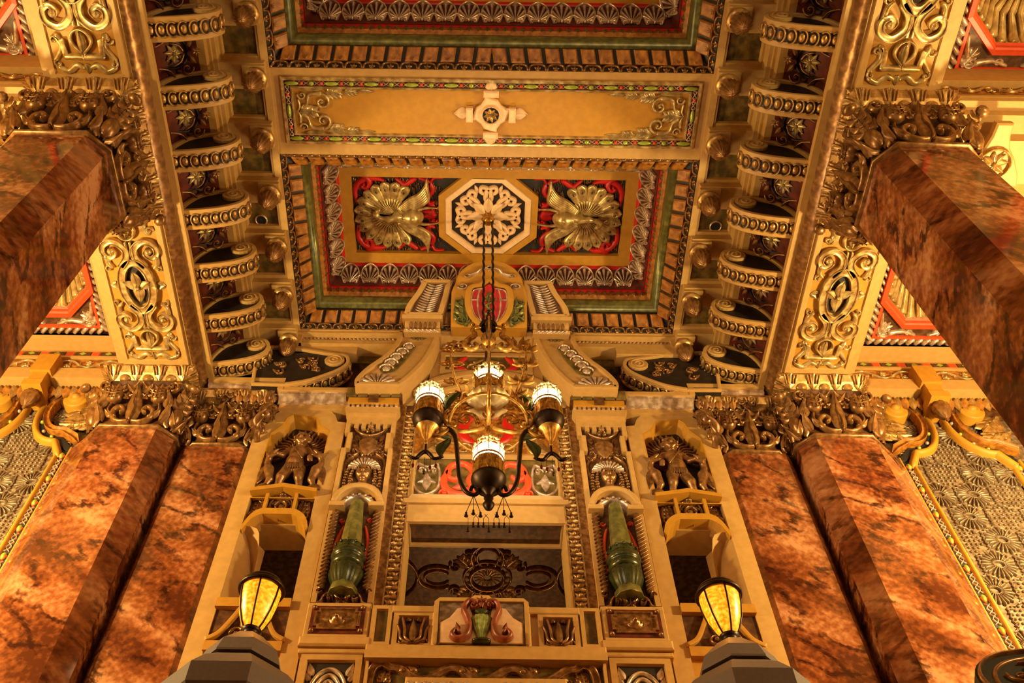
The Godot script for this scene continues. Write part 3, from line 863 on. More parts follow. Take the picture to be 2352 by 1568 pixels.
func bracket(t: Node3D, poly: Array, low: Array, vol := Vector2(3.46, 12.83), s := 1):
	var m = MB.new()
	m.prism(poly, -0.1, 0.1); add("core", m, "dark", t)
	# side ribbons and volutes
	for q in [-1, 1]:
		m = MB.new(); m.T = at(0, 0, 0.075) if q > 0 else xf(Basis(Vector3(1, 0, 0), Vector3(0, 1, 0), Vector3(0, 0, -1)), Vector3(0, 0, -0.075))
		var inset = MB.ring(poly, 0.026 * (1 if MB_area(poly) > 0 else -1))
		inset.append(inset[0]); 
		m.stroke(inset, 0.055, 0.055, 0.07, 0.0, 2)
		m.T = m.T * at(vol.x, vol.y, 0)
		m.prism(MB.arc(Vector2.ZERO, 0.15, 0.13, 0, TAU * 15 / 16, 15), 0.0, 0.068, 0.01)
		m.stroke(MB.sp(Vector2.ZERO, 0.11, PI, -1, 1.7, 0.15), 0.022, 0.02, 0.018, 0.064)
		add("side_scroll", m, "tan", t)
	# underside channel with coins
	m = MB.new()
	var rows = []
	for q in low: rows.append(PackedVector3Array([Vector3(q.x, q.y + 0.004, -0.11), Vector3(q.x, q.y + 0.004, 0.11)]))
	m.grid(rows); var un = add("underside", m, "maroon", t)
	var cm = MB.new()
	cm.blob(Vector3(0, 0, 0.0), Vector3(0.042, 0.06, 0.024), 10, 4)
	cm.stroke(MB.arc(Vector2(0, 0), 0.062, 0.088, -2.2, 2.2, 12), 0.022, 0.022, 0.03)
	var cme = cm.mesh()
	var L = 0.0
	for i in low.size() - 1: L += low[i].distance_to(low[i + 1])
	var nc = int(L / 0.125)
	var acc = 0.0; var want = 0.075
	for i in low.size() - 1:
		var a: Vector2 = low[i]; var b: Vector2 = low[i + 1]; var d = a.distance_to(b)
		while want < acc + d and want < L - 0.03:
			var p = a.lerp(b, (want - acc) / d)
			var tg = (b - a).normalized(); var nn = Vector2(-tg.y, tg.x)
			if nn.y > 0 and absf(nn.y) > 0.2: nn = -nn
			if nn.x > 0 and absf(nn.y) <= 0.2: nn = -nn
			inst("coin", cme, "gold", un, xf(Basis(Vector3(-tg.x, -tg.y, 0), Vector3(nn.x, nn.y, 0).cross(Vector3(-tg.x, -tg.y, 0)), Vector3(nn.x, nn.y, 0)), Vector3(p.x, p.y, 0)))
			want += 0.125
		acc += d

func MB_area(P: Array) -> float:
	var a = 0.0
	for i in P.size(): a += P[i].cross(P[(i + 1) % P.size()])
	return a

func acorn() -> Node3D:
	var t = thing("acorn_drop", "", "drop finial", Transform3D(), "fluted acorn drops under the cornice")
	var m = MB.new()
	m.lathe([Vector2(0.05, 0.0), Vector2(0.14, -0.01), Vector2(0.155, -0.05), Vector2(0.15, -0.09), Vector2(0.1, -0.11)], 20)
	add("cap", m, "gold", t)
	m = MB.new()
	m.lathe([Vector2(0.1, -0.09), Vector2(0.125, -0.13), Vector2(0.138, -0.2), Vector2(0.125, -0.28), Vector2(0.085, -0.35), Vector2(0.03, -0.395), Vector2(0.0, -0.4)], 48, 0, TAU, 0.13, 16)
	add("fluted_nut", m, "bronze", t)
	m = MB.new(); m.blob(Vector3(0, -0.405, 0), Vector3(0.02, 0.022, 0.02), 6, 4); add("tip", m, "bronze", t)
	return t

# ---------- pillars ----------
func chamfered(x0: float, x1: float, z0: float, z1: float, c: float) -> Array:
	return MB.v2([x0 + c, z0, x1 - c, z0, x1, z0 + c, x1, z1 - c, x1 - c, z1, x0 + c, z1, x0, z1 - c, x0, z0 + c])

func pillars():
	for s in [-1, 1]:
		var w = "left" if s < 0 else "right"
		for k in 2:
			var zc: float = [-4.33, -8.45][k]
			var lab = "foreground marble pillar with carved bronze capital on the %s" % w if k == 0 else "marble pillar with gilded capital at the %s end of the wall" % w
			var t = thing("marble_pillar", lab, "pillar", at(s * 4.8, 0, zc), "marble pillars")
			var m = MB.new(); m.T = xf(Basis(Vector3(1, 0, 0), Vector3(0, 0, 1), Vector3(0, -1, 0)), Vector3(0, 11.0, 0))
			var plan = chamfered(-0.575, 0.575, -0.575, 0.575, 0.2)
			if k == 1:
				plan = MB.v2([-0.575, 0.1, -0.575, -0.375, -0.375, -0.575, 0.41, -0.575, 0.94, -0.12, 0.94, 0.1])
				if s < 0:
					for i in plan.size(): plan[i].x = -plan[i].x
					plan.reverse()
				for i in plan.size(): plan[i].y = -plan[i].y
				plan.reverse()
			m.mould(plan, [Vector2(0, 11.0), Vector2(0, 0)])
			add("shaft", m, "marble%d" % ((k + (0 if s < 0 else 1)) % 2), t)
			m = MB.new(); m.bx(-0.68, 0.68, 0, 0.5, -0.68, 0.68); add("plinth", m, "dark", t)
			capital(t, 0.575, 0.575, 0.65, 0.84, [0, 1, 2, 3] if k == 0 else [0, 1, 3])
		# flat pilaster beside the rear pillar on the end wall
		var t2 = thing("marble_pilaster", "flat marble pilaster beside the niche on the %s of the end wall" % w, "pilaster", at(s * 3.68, 0, -8.29), "flat marble pilasters")
		var m2 = MB.new(); m2.T = xf(Basis(Vector3(1, 0, 0), Vector3(0, 0, 1), Vector3(0, -1, 0)), Vector3(0, 11.0, 0))
		m2.mould(chamfered(-0.5, 0.5, -0.11, 0.11, 0.1), [Vector2(0, 11.0), Vector2(0, 0)])
		add("shaft", m2, "marble%d" % (0 if s < 0 else 1), t2)
		capital(t2, 0.5, 0.11, 0.62, 0.26, [0, 1, 3])

# basis of face f of a block: 0 front, 1 right, 2 back, 3 left
func fb(f: int) -> Basis: return ry([0.0, PI / 2, PI, -PI / 2][f])

func capital(t: Node3D, hx: float, hz: float, ax: float, az: float, faces: Array):
	# neck ring
	var m = MB.new(); m.T = xf(Basis(Vector3(1, 0, 0), Vector3(0, 0, 1), Vector3(0, -1, 0)), Vector3(0, 11.1, 0))
	m.mould(chamfered(-hx, hx, -hz, hz, 0.2), [Vector2(0.02, 0.12), Vector2(-0.035, 0.11), Vector2(-0.045, 0.08), Vector2(-0.03, 0.05), Vector2(0.0, 0.04)], true)
	add("neck_ring", m, "bronze", t)
	# bell
	m = MB.new()
	var rows = []
	for q in [[0.0, 11.04], [0.1, 11.3], [0.35, 11.6], [0.75, 11.78]]:
		var row = PackedVector3Array()
		for a in chamfered(-lerpf(hx - 0.02, ax, q[0]), lerpf(hx - 0.02, ax, q[0]), -lerpf(hz - 0.02, az, q[0]), lerpf(hz - 0.02, az, q[0]), 0.18): row.append(Vector3(a.x, q[1], a.y))
		rows.append(row)
	m.grid(rows, false, true)
	var bell = add("bell", m, "brown", t)
	# abacus mouldings
	var F = Basis(Vector3(1, 0, 0), Vector3(0, 0, -1), Vector3(0, 1, 0))
	m = MB.new(); m.T = xf(F, Vector3.ZERO)
	m.rect(-ax, -az, ax, az, [Vector2(0.24, 11.7), Vector2(0.2, 11.73), Vector2(0.2, 11.78), Vector2(0.18, 11.79), Vector2(0.14, 11.82), Vector2(0.15, 11.86), Vector2(0.18, 11.88), Vector2(0.18, 11.9), Vector2(0.06, 11.97), Vector2(0.0, 12.05), Vector2(0.0, 12.1), Vector2(0.3, 12.1)], false)
	var aba = add("abacus", m, "gold", t)
	for f in faces:
		var w = hx if f % 2 == 0 else hz
		var d = hz if f % 2 == 0 else hx
		var aw = ax if f % 2 == 0 else az
		var ad = az if f % 2 == 0 else ax
		var B = fb(f)
		# leaf and egg pieces on the abacus
		m = MB.new(); m.T = xf(B, Vector3.ZERO) * xf(Basis(Vector3(1, 0, 0), Vector3(0, 0.64, 0.77), Vector3(0, -0.77, 0.64)), Vector3(0, 11.9, ad - 0.18))
		var n = int(round(aw * 2 / 0.3))
		for i in n:
			var u = (i - (n - 1) / 2.0) * aw * 2 / n
			m.leaf(Vector2(u, 0.25), Vector2(u, 0.01), 0.27, 0.045)
			for q in [-2, -1, 1, 2]: m.stroke(MB.v2([u + q * 0.045, 0.23, u + q * 0.03, 0.1]), 0.022, 0.012, 0.03, 0.025)
			if i < n - 1: m.blob(Vector3(u + aw / n, 0.05, 0.0), Vector3(0.085, 0.07, 0.05), 10, 5)
		add("egg_and_leaf", m, "gold", aba)
		m = MB.new(); m.T = xf(B, Vector3(0, 0, 0)) * at(0, 11.74, ad - 0.21)
		n = int(round(aw * 2 / 0.16))
		for i in n:
			var u = (i - (n - 1) / 2.0) * aw * 1.85 / n
			m.leaf(Vector2(u, 0.05), Vector2(u + 0.02, -0.07), 0.13, 0.04, 0.0, 0.03)
		add("leaf_fringe", m, "gold", aba)
		# foliage of the face: local y from 0 (neck) to 0.75, leaning outwards
		var lean = atan2((ad - d) * 0.62, 0.7)
		m = MB.new(); m.T = xf(B, Vector3.ZERO) * xf(Basis(Vector3(1, 0, 0), lean), Vector3(0, 11.06, d - 0.0))
		m.leaf(Vector2(0, 0.0), Vector2(0.0, 0.62), 0.2, 0.07, 0.03, 0.1)
		m.stroke(MB.cr(MB.v2([0.0, 0.02, 0.02, 0.2, -0.015, 0.34, 0.01, 0.5]), 4), 0.03, 0.012, 0.05, 0.07)
		add("central_leaf", m, "bronze", bell)
		for q in [-1, 1]:
			m = MB.new(); m.T = xf(B, Vector3.ZERO) * xf(Basis(Vector3(1, 0, 0), lean), Vector3(0, 11.06, d))
			m.stroke(MB.cr(MB.v2([q * 0.02, 0.03, q * 0.14, 0.02, q * 0.25, 0.08, q * 0.27, 0.2, q * 0.19, 0.27, q * 0.13, 0.22, q * 0.17, 0.17]), 4), 0.06, 0.05, 0.07, 0.02, 0, 0.08)
			m.leaf(Vector2(q * 0.26, 0.1), Vector2(q * 0.38, 0.2), 0.1, 0.05, 0.03, 0.04)
			add("scroll", m, "bronze", bell)
			m = MB.new(); m.T = xf(B, Vector3.ZERO) * xf(Basis(Vector3(1, 0, 0), lean), Vector3(0, 11.06, d))
			m.blob(Vector3(q * 0.3, 0.43, 0.08), Vector3(0.115, 0.13, 0.1), 10, 6)
			for a in 3:
				m.stroke(MB.v2([q * 0.3 - 0.09, 0.38 + a * 0.05, q * 0.3, 0.35 + a * 0.05, q * 0.3 + 0.09, 0.38 + a * 0.05]), 0.012, 0.012, 0.016, 0.172 - 0.012 * absf(a - 1))
				m.stroke(MB.v2([q * 0.3 - 0.05 + a * 0.05, 0.33, q * 0.3 - 0.05 + a * 0.05, 0.52]), 0.012, 0.012, 0.016, 0.168)
			for a in 5: m.leaf(Vector2(q * 0.3, 0.53), Vector2(q * 0.3 + cos(a * 0.75) * 0.15, 0.53 + sin(a * 0.75) * 0.12), 0.09, 0.04, 0.06, 0.03)
			m.stroke(MB.cr(MB.v2([q * 0.22, 0.1, q * 0.34, 0.2, q * 0.32, 0.34]), 4), 0.05, 0.04, 0.05, 0.03)
			add("fruit", m, "bronze", bell)
			m = MB.new(); m.T = xf(B, Vector3.ZERO) * xf(Basis(Vector3(1, 0, 0), lean), Vector3(0, 11.06, d))
			m.flower(Vector2(q * 0.13, 0.44), 0.07, 5, 0.04, 0.06)
			m.leaf(Vector2(q * 0.05, 0.5), Vector2(q * 0.18, 0.64), 0.09, 0.04, 0.05, 0.05)
			m.leaf(Vector2(q * 0.12, 0.58), Vector2(q * 0.02, 0.68), 0.08, 0.04, 0.05, 0.05)
			m.scroll(Vector2(q * 0.46, 0.6), 0.09, -PI / 2, q, 1.1, 0.05, 0.06, 0.06)
			m.leaf(Vector2(q * 0.4, 0.02), Vector2(q * 0.5, 0.3), 0.13, 0.05, 0.02, 0.1)
			m.leaf(Vector2(q * 0.45, 0.25), Vector2(q * 0.42, 0.52), 0.14, 0.05, 0.04, 0.1)
			add("foliage", m, "bronze", bell)
	# corner leaves
	for cx in [-1, 1]:
		for cz in [-1, 1]:
			if cz < 0 and not (2 in faces): continue
			var dir = Vector3(cx, 0, cz).normalized()
			var sx = Vector3.UP.cross(dir)
			m = MB.new(); m.T = xf(Basis(sx, Vector3.UP, dir), Vector3(cx * (hx - 0.1), 11.05, cz * (hz - 0.1))) * xf(Basis(Vector3(1, 0, 0), 0.32), Vector3.ZERO)
			m.blob(Vector3(0, 0.2, 0.06), Vector3(0.1, 0.17, 0.09), 10, 6)
			m.acanthus(Vector2(0, 0.3), Vector2(0, 0.68), 0.3, 0.06, 0.05, 0.12)
			for q in [-1, 1]: m.leaf(Vector2(q * 0.04, 0.0), Vector2(q * 0.13, 0.24), 0.1, 0.05, 0.04, 0.05)
			m.blob(Vector3(0, 0.66, 0.2), Vector3(0.09, 0.06, 0.07), 8, 5)
			add("corner_leaf", m, "bronze", bell)

# ---------- strapwork on the side beams, side aisles ----------
func strapwork(t: Node3D):
	# local: x across (about 0.8 wide), y along (about 2.3 long), z down
	var m = MB.new()
	m.rect(-0.46, -1.3, 0.46, 1.3, [Vector2(0, 0), Vector2(0, 0.035), Vector2(0.07, 0.035), Vector2(0.085, 0.01)])
	add("panel_border", m, "tan", t)
	m = MB.new(); m.quad(Vector3(-0.38, -1.22, 0.008), Vector3(0.38, -1.22, 0.008), Vector3(0.38, 1.22, 0.008), Vector3(-0.38, 1.22, 0.008))
	add("panel_ground", m, "ochre", t)
	m = MB.new(); m.face(MB.arc(Vector2.ZERO, 0.14, 0.3, 0, TAU * 19 / 20, 19), 0.014); add("medallion_ground", m, "dark", t)
	m = MB.new(); m.stroke(MB.arc(Vector2.ZERO, 0.2, 0.37, 0, TAU, 32), 0.11, 0.11, 0.07, 0.01, 1)
	add("oval_ring", m, "palegold", t)
	m = MB.new()
	for a in 3:
		var d = Vector2.from_angle(PI / 2 + (a - 1) * 1.1)
		m.leaf(d * 0.03 - Vector2(0, 0.05), d * Vector2(0.13, 0.2).length() * 0.8, 0.13, 0.06, 0.03, 0.04)
	m.leaf(Vector2(0, 0.0), Vector2(0, -0.25), 0.15, 0.05, 0.03, 0.03)
	m.leaf(Vector2(0, 0.0), Vector2(0, 0.26), 0.13, 0.07, 0.05, 0.04)
	m.blob(Vector3(0, -0.01, 0.1), Vector3(0.035, 0.035, 0.04), 8, 5)
	add("trefoil_flower", m, "palegold", t)
	for e in [-1, 1]:
		var E = Transform3D(Basis(Vector3(1, 0, 0), Vector3(0, e, 0), Vector3(0, 0, 1)), Vector3.ZERO)
		for q in [-1, 1]:
			m = MB.new(); m.T = E
			# big S strap from the oval to a volute
			m.stroke(MB.cr(MB.v2([q * 0.16, 0.3, q * 0.06, 0.44, q * 0.07, 0.58, q * 0.2, 0.68, q * 0.33, 0.62, q * 0.35, 0.5, q * 0.27, 0.44, q * 0.2, 0.5, q * 0.24, 0.56]), 5), 0.1, 0.06, 0.07, 0.01, 1)
			m.blob(Vector3(q * 0.245, 0.53, 0.05), Vector3(0.05, 0.05, 0.05), 8, 5)
			add("volute_strap", m, "palegold", t)
			m = MB.new(); m.T = E
			m.stroke(MB.cr(MB.v2([q * 0.33, 0.46, q * 0.32, 0.34, q * 0.27, 0.28]), 4), 0.09, 0.04, 0.06, 0.012, 0, 0.07)
			m.scroll(Vector2(q * 0.33, 0.26), 0.045, PI / 2, -q, 1.0, 0.03, 0.05, 0.01)
			add("curl", m, "palegold", t)
			m = MB.new(); m.T = E; m.leaf(Vector2(q * 0.28, 0.05), Vector2(q * 0.37, -0.01), 0.07, 0.04, 0.01); add("leaf_tip", m, "palegold", t)
			m = MB.new(); m.T = E
			m.scroll(Vector2(q * 0.31, 0.83), 0.055, 0, q, 1.0, 0.035, 0.045, 0.01)
			m.stroke(MB.cr(MB.v2([q * 0.28, 0.78, q * 0.24, 0.9, q * 0.3, 1.0, q * 0.35, 1.06]), 4), 0.09, 0.05, 0.045, 0.01)
			m.scroll(Vector2(q * 0.32, 1.1), 0.05, -PI / 2, q, 1.0, 0.035, 0.045, 0.01)
			m.stroke(MB.cr(MB.v2([q * 0.33, 1.14, q * 0.22, 1.19, q * 0.12, 1.12, q * 0.04, 1.15]), 4), 0.06, 0.05, 0.045, 0.01, 0, 0.08)
			add("scroll_end", m, "palegold", t)
			m = MB.new(); m.T = E; m.stroke(MB.v2([q * 0.22, 0.83, q * 0.21, 1.0]), 0.06, 0.06, 0.05, 0.008, 2); add("side_bar", m, "palegold", t)
		m = MB.new(); m.T = E
		m.stroke(MB.v2([-0.21, 1.02, 0.21, 1.02]), 0.08, 0.08, 0.075, 0.008, 0)
		add("cross_bar", m, "palegold", t)
		m = MB.new(); m.T = E
		m.stroke(MB.cr(MB.v2([0, 0.98, -0.11, 0.86, -0.09, 0.75, 0, 0.7, 0.09, 0.75, 0.11, 0.86, 0, 0.98]), 4), 0.035, 0.035, 0.06, 0.02)
		m.leaf(Vector2(0, 0.73), Vector2(0, 1.05), 0.11, 0.06, 0.02, 0.04)
		m.leaf(Vector2(0, 1.1), Vector2(0, 1.22), 0.1, 0.04, 0.01)
		m.stroke(MB.v2([-0.03, 0.4, -0.03, 0.66]), 0.03, 0.03, 0.06, 0.01, 2); m.stroke(MB.v2([0.03, 0.4, 0.03, 0.66]), 0.03, 0.03, 0.06, 0.01, 2)
		add("heart_leaf", m, "palegold", t)

func vine(m: MB, x0: float, x1: float, amp: float, wave: float, w: float, h: float):
	var pts = []
	var n = int((x1 - x0) / wave * 12)
	for i in n + 1:
		var x = lerpf(x0, x1, float(i) / n)
		pts.append(Vector2(x, amp * sin((x - x0) / wave * TAU)))
	m.stroke(pts, w, w, h)
	var k = 0
	var x = x0 + wave * 0.25
	while x < x1:
		var q = 1 if k % 2 == 0 else -1
		var c = Vector2(x, -q * amp * 0.35)
		m.scroll(c, amp * 0.62, PI / 2 * q + 0.4, q, 0.9, w * 0.8, h * 0.9)
		for a in 3: m.leaf(c, c + Vector2.from_angle(-q * PI / 2 + (a - 1) * 1.0) * amp * 0.85, amp * 0.5, h * 0.9)
		m.leaf(c + Vector2(wave * 0.2, 0), c + Vector2(wave * 0.27, q * amp * 0.9), amp * 0.4, h * 0.8)
		x += wave * 0.5; k += 1

func octa(hx: float, hy: float, c: float) -> Array:
	return MB.v2([-hx + c, -hy, hx - c, -hy, hx, -hy + c, hx, hy - c, hx - c, hy, -hx + c, hy, -hx, hy - c, -hx, -hy + c])

func aisles():
	var labs = ["nearer", "farther"]
	for s in [-1, 1]:
		var w = "left" if s < 0 else "right"
		for k in 2:
			var t = thing("strapwork_panel", "gilded strapwork panel with oval medallion under the %s beam, %s bay" % [w, ["farther", "nearer"][k]], "carved panel", xf(CEIL, Vector3(s * 4.7, 12.1, -6.3 + 4.08 * k)), "strapwork panels under the side beams")
			strapwork(t)
		var c = struct_node("ceiling_%s_aisle" % w, "tan ceiling of the %s aisle with octagonal coffers" % w)
		# tan plane with two openings
		var m = MB.new(); m.T = side(s)
		m.bx(5.25, 5.72, 13.0, 13.2, -8.4, 8.6); m.bx(7.42, 8.0, 13.0, 13.2, -8.4, 8.6)
		m.bx(5.72, 7.42, 13.0, 13.2, -8.4, -7.75); m.bx(5.72, 7.42, 13.0, 13.2, -4.91, -3.67); m.bx(5.72, 7.42, 13.0, 13.2, -0.83, 8.6)
		m.bx(5.25, 8.0, 13.9, 14.2, -8.4, 8.6)
		add("plaster_face", m, "tan", c)
		for k in 2:
			var base = xf(CEIL, Vector3(s * 6.57, 13.0, -6.33 + 4.08 * k))
			var R = [-0.85, -1.42, 0.85, 1.42]
			m = MB.new(); m.rect(-0.85, -1.42, 0.85, 1.42, [Vector2(0, 0), Vector2(0.0, -0.06), Vector2(0.03, -0.06)]); add("coffer_edge", m, "maroon", c, base)
			# twisted rope moulding
			m = MB.new()
			for e in [[Vector2(-0.79, -1.36), Vector2(0.79, -1.36)], [Vector2(0.79, -1.36), Vector2(0.79, 1.36)], [Vector2(0.79, 1.36), Vector2(-0.79, 1.36)], [Vector2(-0.79, 1.36), Vector2(-0.79, -1.36)]]:
				var L = e[0].distance_to(e[1]); var d = (e[1] - e[0]) / L; var nn = Vector2(-d.y, d.x)
				var n = int(L / 0.115)
				for i in n:
					var o = e[0] + d * (i + 0.5) * L / n
					m.stroke([o - d * 0.05 - nn * 0.04, o - d * 0.01, o + d * 0.03 + nn * 0.04], 0.07, 0.07, 0.05, -0.06)
			add("rope_moulding", m, "silver", c, base)
			m = MB.new(); m.rect(-0.74, -1.31, 0.74, 1.31, [Vector2(0, -0.055), Vector2(0.0, -0.03), Vector2(0.04, -0.03), Vector2(0.05, -0.06)]); add("red_fillet", m, "vermilion", c, base)
			for cx in [-1, 1]:
				for cy in [-1, 1]:
					m = MB.new(); m.face(MB.v2([cx * 0.84, cy * 1.41, cx * 0.84, cy * 0.6, cx * 0.79, cy * 0.6, cx * 0.34, cy * 1.08, 0, cy * 1.08, 0, cy * 1.41]), -0.06); add("corner_ground", m, "brown", c, base)
			m = MB.new()
			var O = octa(0.79, 1.09, 0.44)
			m.mould(O, [Vector2(0, -0.06), Vector2(0, 0.02), Vector2(0.05, 0.03), Vector2(0.06, 0.0), Vector2(0.09, -0.01), Vector2(0.1, -0.06), Vector2(0.13, -0.08)])
			add("octagon_frame", m, "vermilion", c, base)
			m = MB.new(); m.face(MB.ring(O, 0.3), -0.4); m.mould(O, [Vector2(0.12, -0.08), Vector2(0.3, -0.4)]); var fan = add("fan_ground", m, "palegold", c, base)
			for i in 40:
				var a = TAU * (i + 0.5) / 40
				var d = Vector2.from_angle(a)
				var hit = 1.0
				var f = 1.0 / maxf(maxf(absf(d.x) / 0.66, absf(d.y) / 0.96), (absf(d.x) + absf(d.y)) / 1.25)
				var f2 = f * 0.72
				m = MB.new()
				m.tube([Vector3(d.x * f, d.y * f, -0.1), Vector3(d.x * f2, d.y * f2, -0.39), Vector3(d.x * 0.25, d.y * 0.3, -0.38)], 0.062, 0.02, 8)
				add("fan_rib", m, "palegold", fan)
			for cx in [-1, 1]:
				for cy in [-1, 1]:
					m = MB.new(); m.T = xf(Basis(Vector3(cx, 0, 0), Vector3(0, cy, 0), Vector3(0, 0, 1)), Vector3(0, 0, -0.06))
					m.scroll(Vector2(0.56, 1.2), 0.09, 0, 1, 1.0, 0.05, 0.045)
					m.stroke(MB.cr(MB.v2([0.5, 1.22, 0.3, 1.18, 0.1, 1.24]), 5), 0.09, 0.05, 0.045)
					m.stroke(MB.cr(MB.v2([0.62, 1.15, 0.66, 0.98, 0.68, 0.86]), 5), 0.08, 0.04, 0.045)
					m.acanthus(Vector2(0.66, 1.26), Vector2(0.52, 1.02), 0.2, 0.05)
					m.scroll(Vector2(0.22, 1.2), 0.06, PI, 1, 1.0, 0.04, 0.04)
					add("corner_relief", m, "silver", c, base)
		# transverse beam across the aisle at the front pillar
		m = MB.new(); m.T = side(s)
		m.bx(5.25, 8.0, 12.55, 13.0, -5.1, -3.52); m.bx(5.25, 8.0, 12.27, 12.55, -5.05, -3.62)
		m.run([Vector2(-3.63, 12.3), Vector2(-3.65, 12.2), Vector2(-3.76, 12.18), Vector2(-3.78, 12.08), Vector2(-4.0, 12.05), Vector2(-4.05, 11.95), Vector2(-4.6, 11.95), Vector2(-4.9, 12.2), Vector2(-3.62, 12.3)], 0, 5.3, 8.0, false)
		add("transverse_beam", m, "tan", c)
		m = MB.new(); m.T = side(s) * at(0, 12.44, -3.605); vine(m, 5.4, 7.9, 0.07, 0.5, 0.025, 0.03); add("vine_frieze", m, "gold", c)
		m = MB.new(); m.T = side(s) * at(0, 12.44, -3.615); m.quad(Vector3(5.3, -0.11, 0), Vector3(5.3, 0.11, 0), Vector3(8, 0.11, 0), Vector3(8, -0.11, 0)); add("frieze_ground", m, "orange", c)
		var bo = thing("soffit_rosette", "gilded rosette on a scrolled tan bracket beyond the %s foreground pillar" % w, "rosette", xf(CEIL, Vector3(s * 6.02, 11.95, -4.3)), "rosettes under the aisle beams")
		m = MB.new(); m.prism(MB.v2([-0.4, -0.3, 0.4, -0.3, 0.36, -0.14, 0.26, 0.05, 0.15, 0.2, 0.11, 0.34, 0.1, 0.5, -0.1, 0.5, -0.11, 0.34, -0.15, 0.2, -0.26, 0.05, -0.36, -0.14]), 0, 0.1, 0.02); add("bracket_plate", m, "tan", bo)
		m = MB.new(); m.flower(Vector2.ZERO, 0.17, 8, 0.05, 0.1); m.stroke(MB.arc(Vector2.ZERO, 0.2, 0.2, 0, TAU, 20), 0.04, 0.04, 0.05, 0.1); add("flower", m, "gold", bo)
		aisle_end(s, w)
	for s in [-1, 1]:
		var sp = thing("ceiling_speaker", "small round black speaker in the %s cornice soffit" % ("left" if s < 0 else "right"), "speaker", xf(CEIL, Vector3(s * 3.28, 13.4, -5.97)), "small round speakers")
		var m = MB.new(); m.stroke(MB.arc(Vector2.ZERO, 0.08, 0.08, 0, TAU, 20), 0.025, 0.025, 0.02, 0.0); add("ring", m, "silver", sp)
		m = MB.new(); m.prism(MB.arc(Vector2.ZERO, 0.075, 0.075, 0, TAU * 19 / 20, 19), 0, 0.006); add("grille", m, "void", sp)
	# hanging lamps in the aisles, out of view
	for s in [-1, 1]:
		for k in 3:
			aisle_lamp(s, k)

func aisle_lamp(s: int, k: int):
	var z = [-5.6, -2.0, 2.6][k]
	var t = thing("aisle_lantern", "globe lantern hanging in the %s aisle, %s from the end wall" % ["left" if s < 0 else "right", ORD[k]], "lantern", at(s * 7.2, 8.6, z), "globe lanterns in the aisles")
	var m = MB.new(); m.tube([Vector3(0, 0.2, 0), Vector3(0, 4.4, 0)], 0.015, 0.015); add("chain", m, "brass", t)
	m = MB.new(); m.blob(Vector3.ZERO, Vector3(0.2, 0.2, 0.2), 16, 10); add("globe_bulb", m, "bulb", t)
	omni(t, "lantern_light", [AISLE, 30.0, 12.0][k], 0.2, Vector3.ZERO, Color(1, 0.9, 0.62))
const AISLE := 110.0

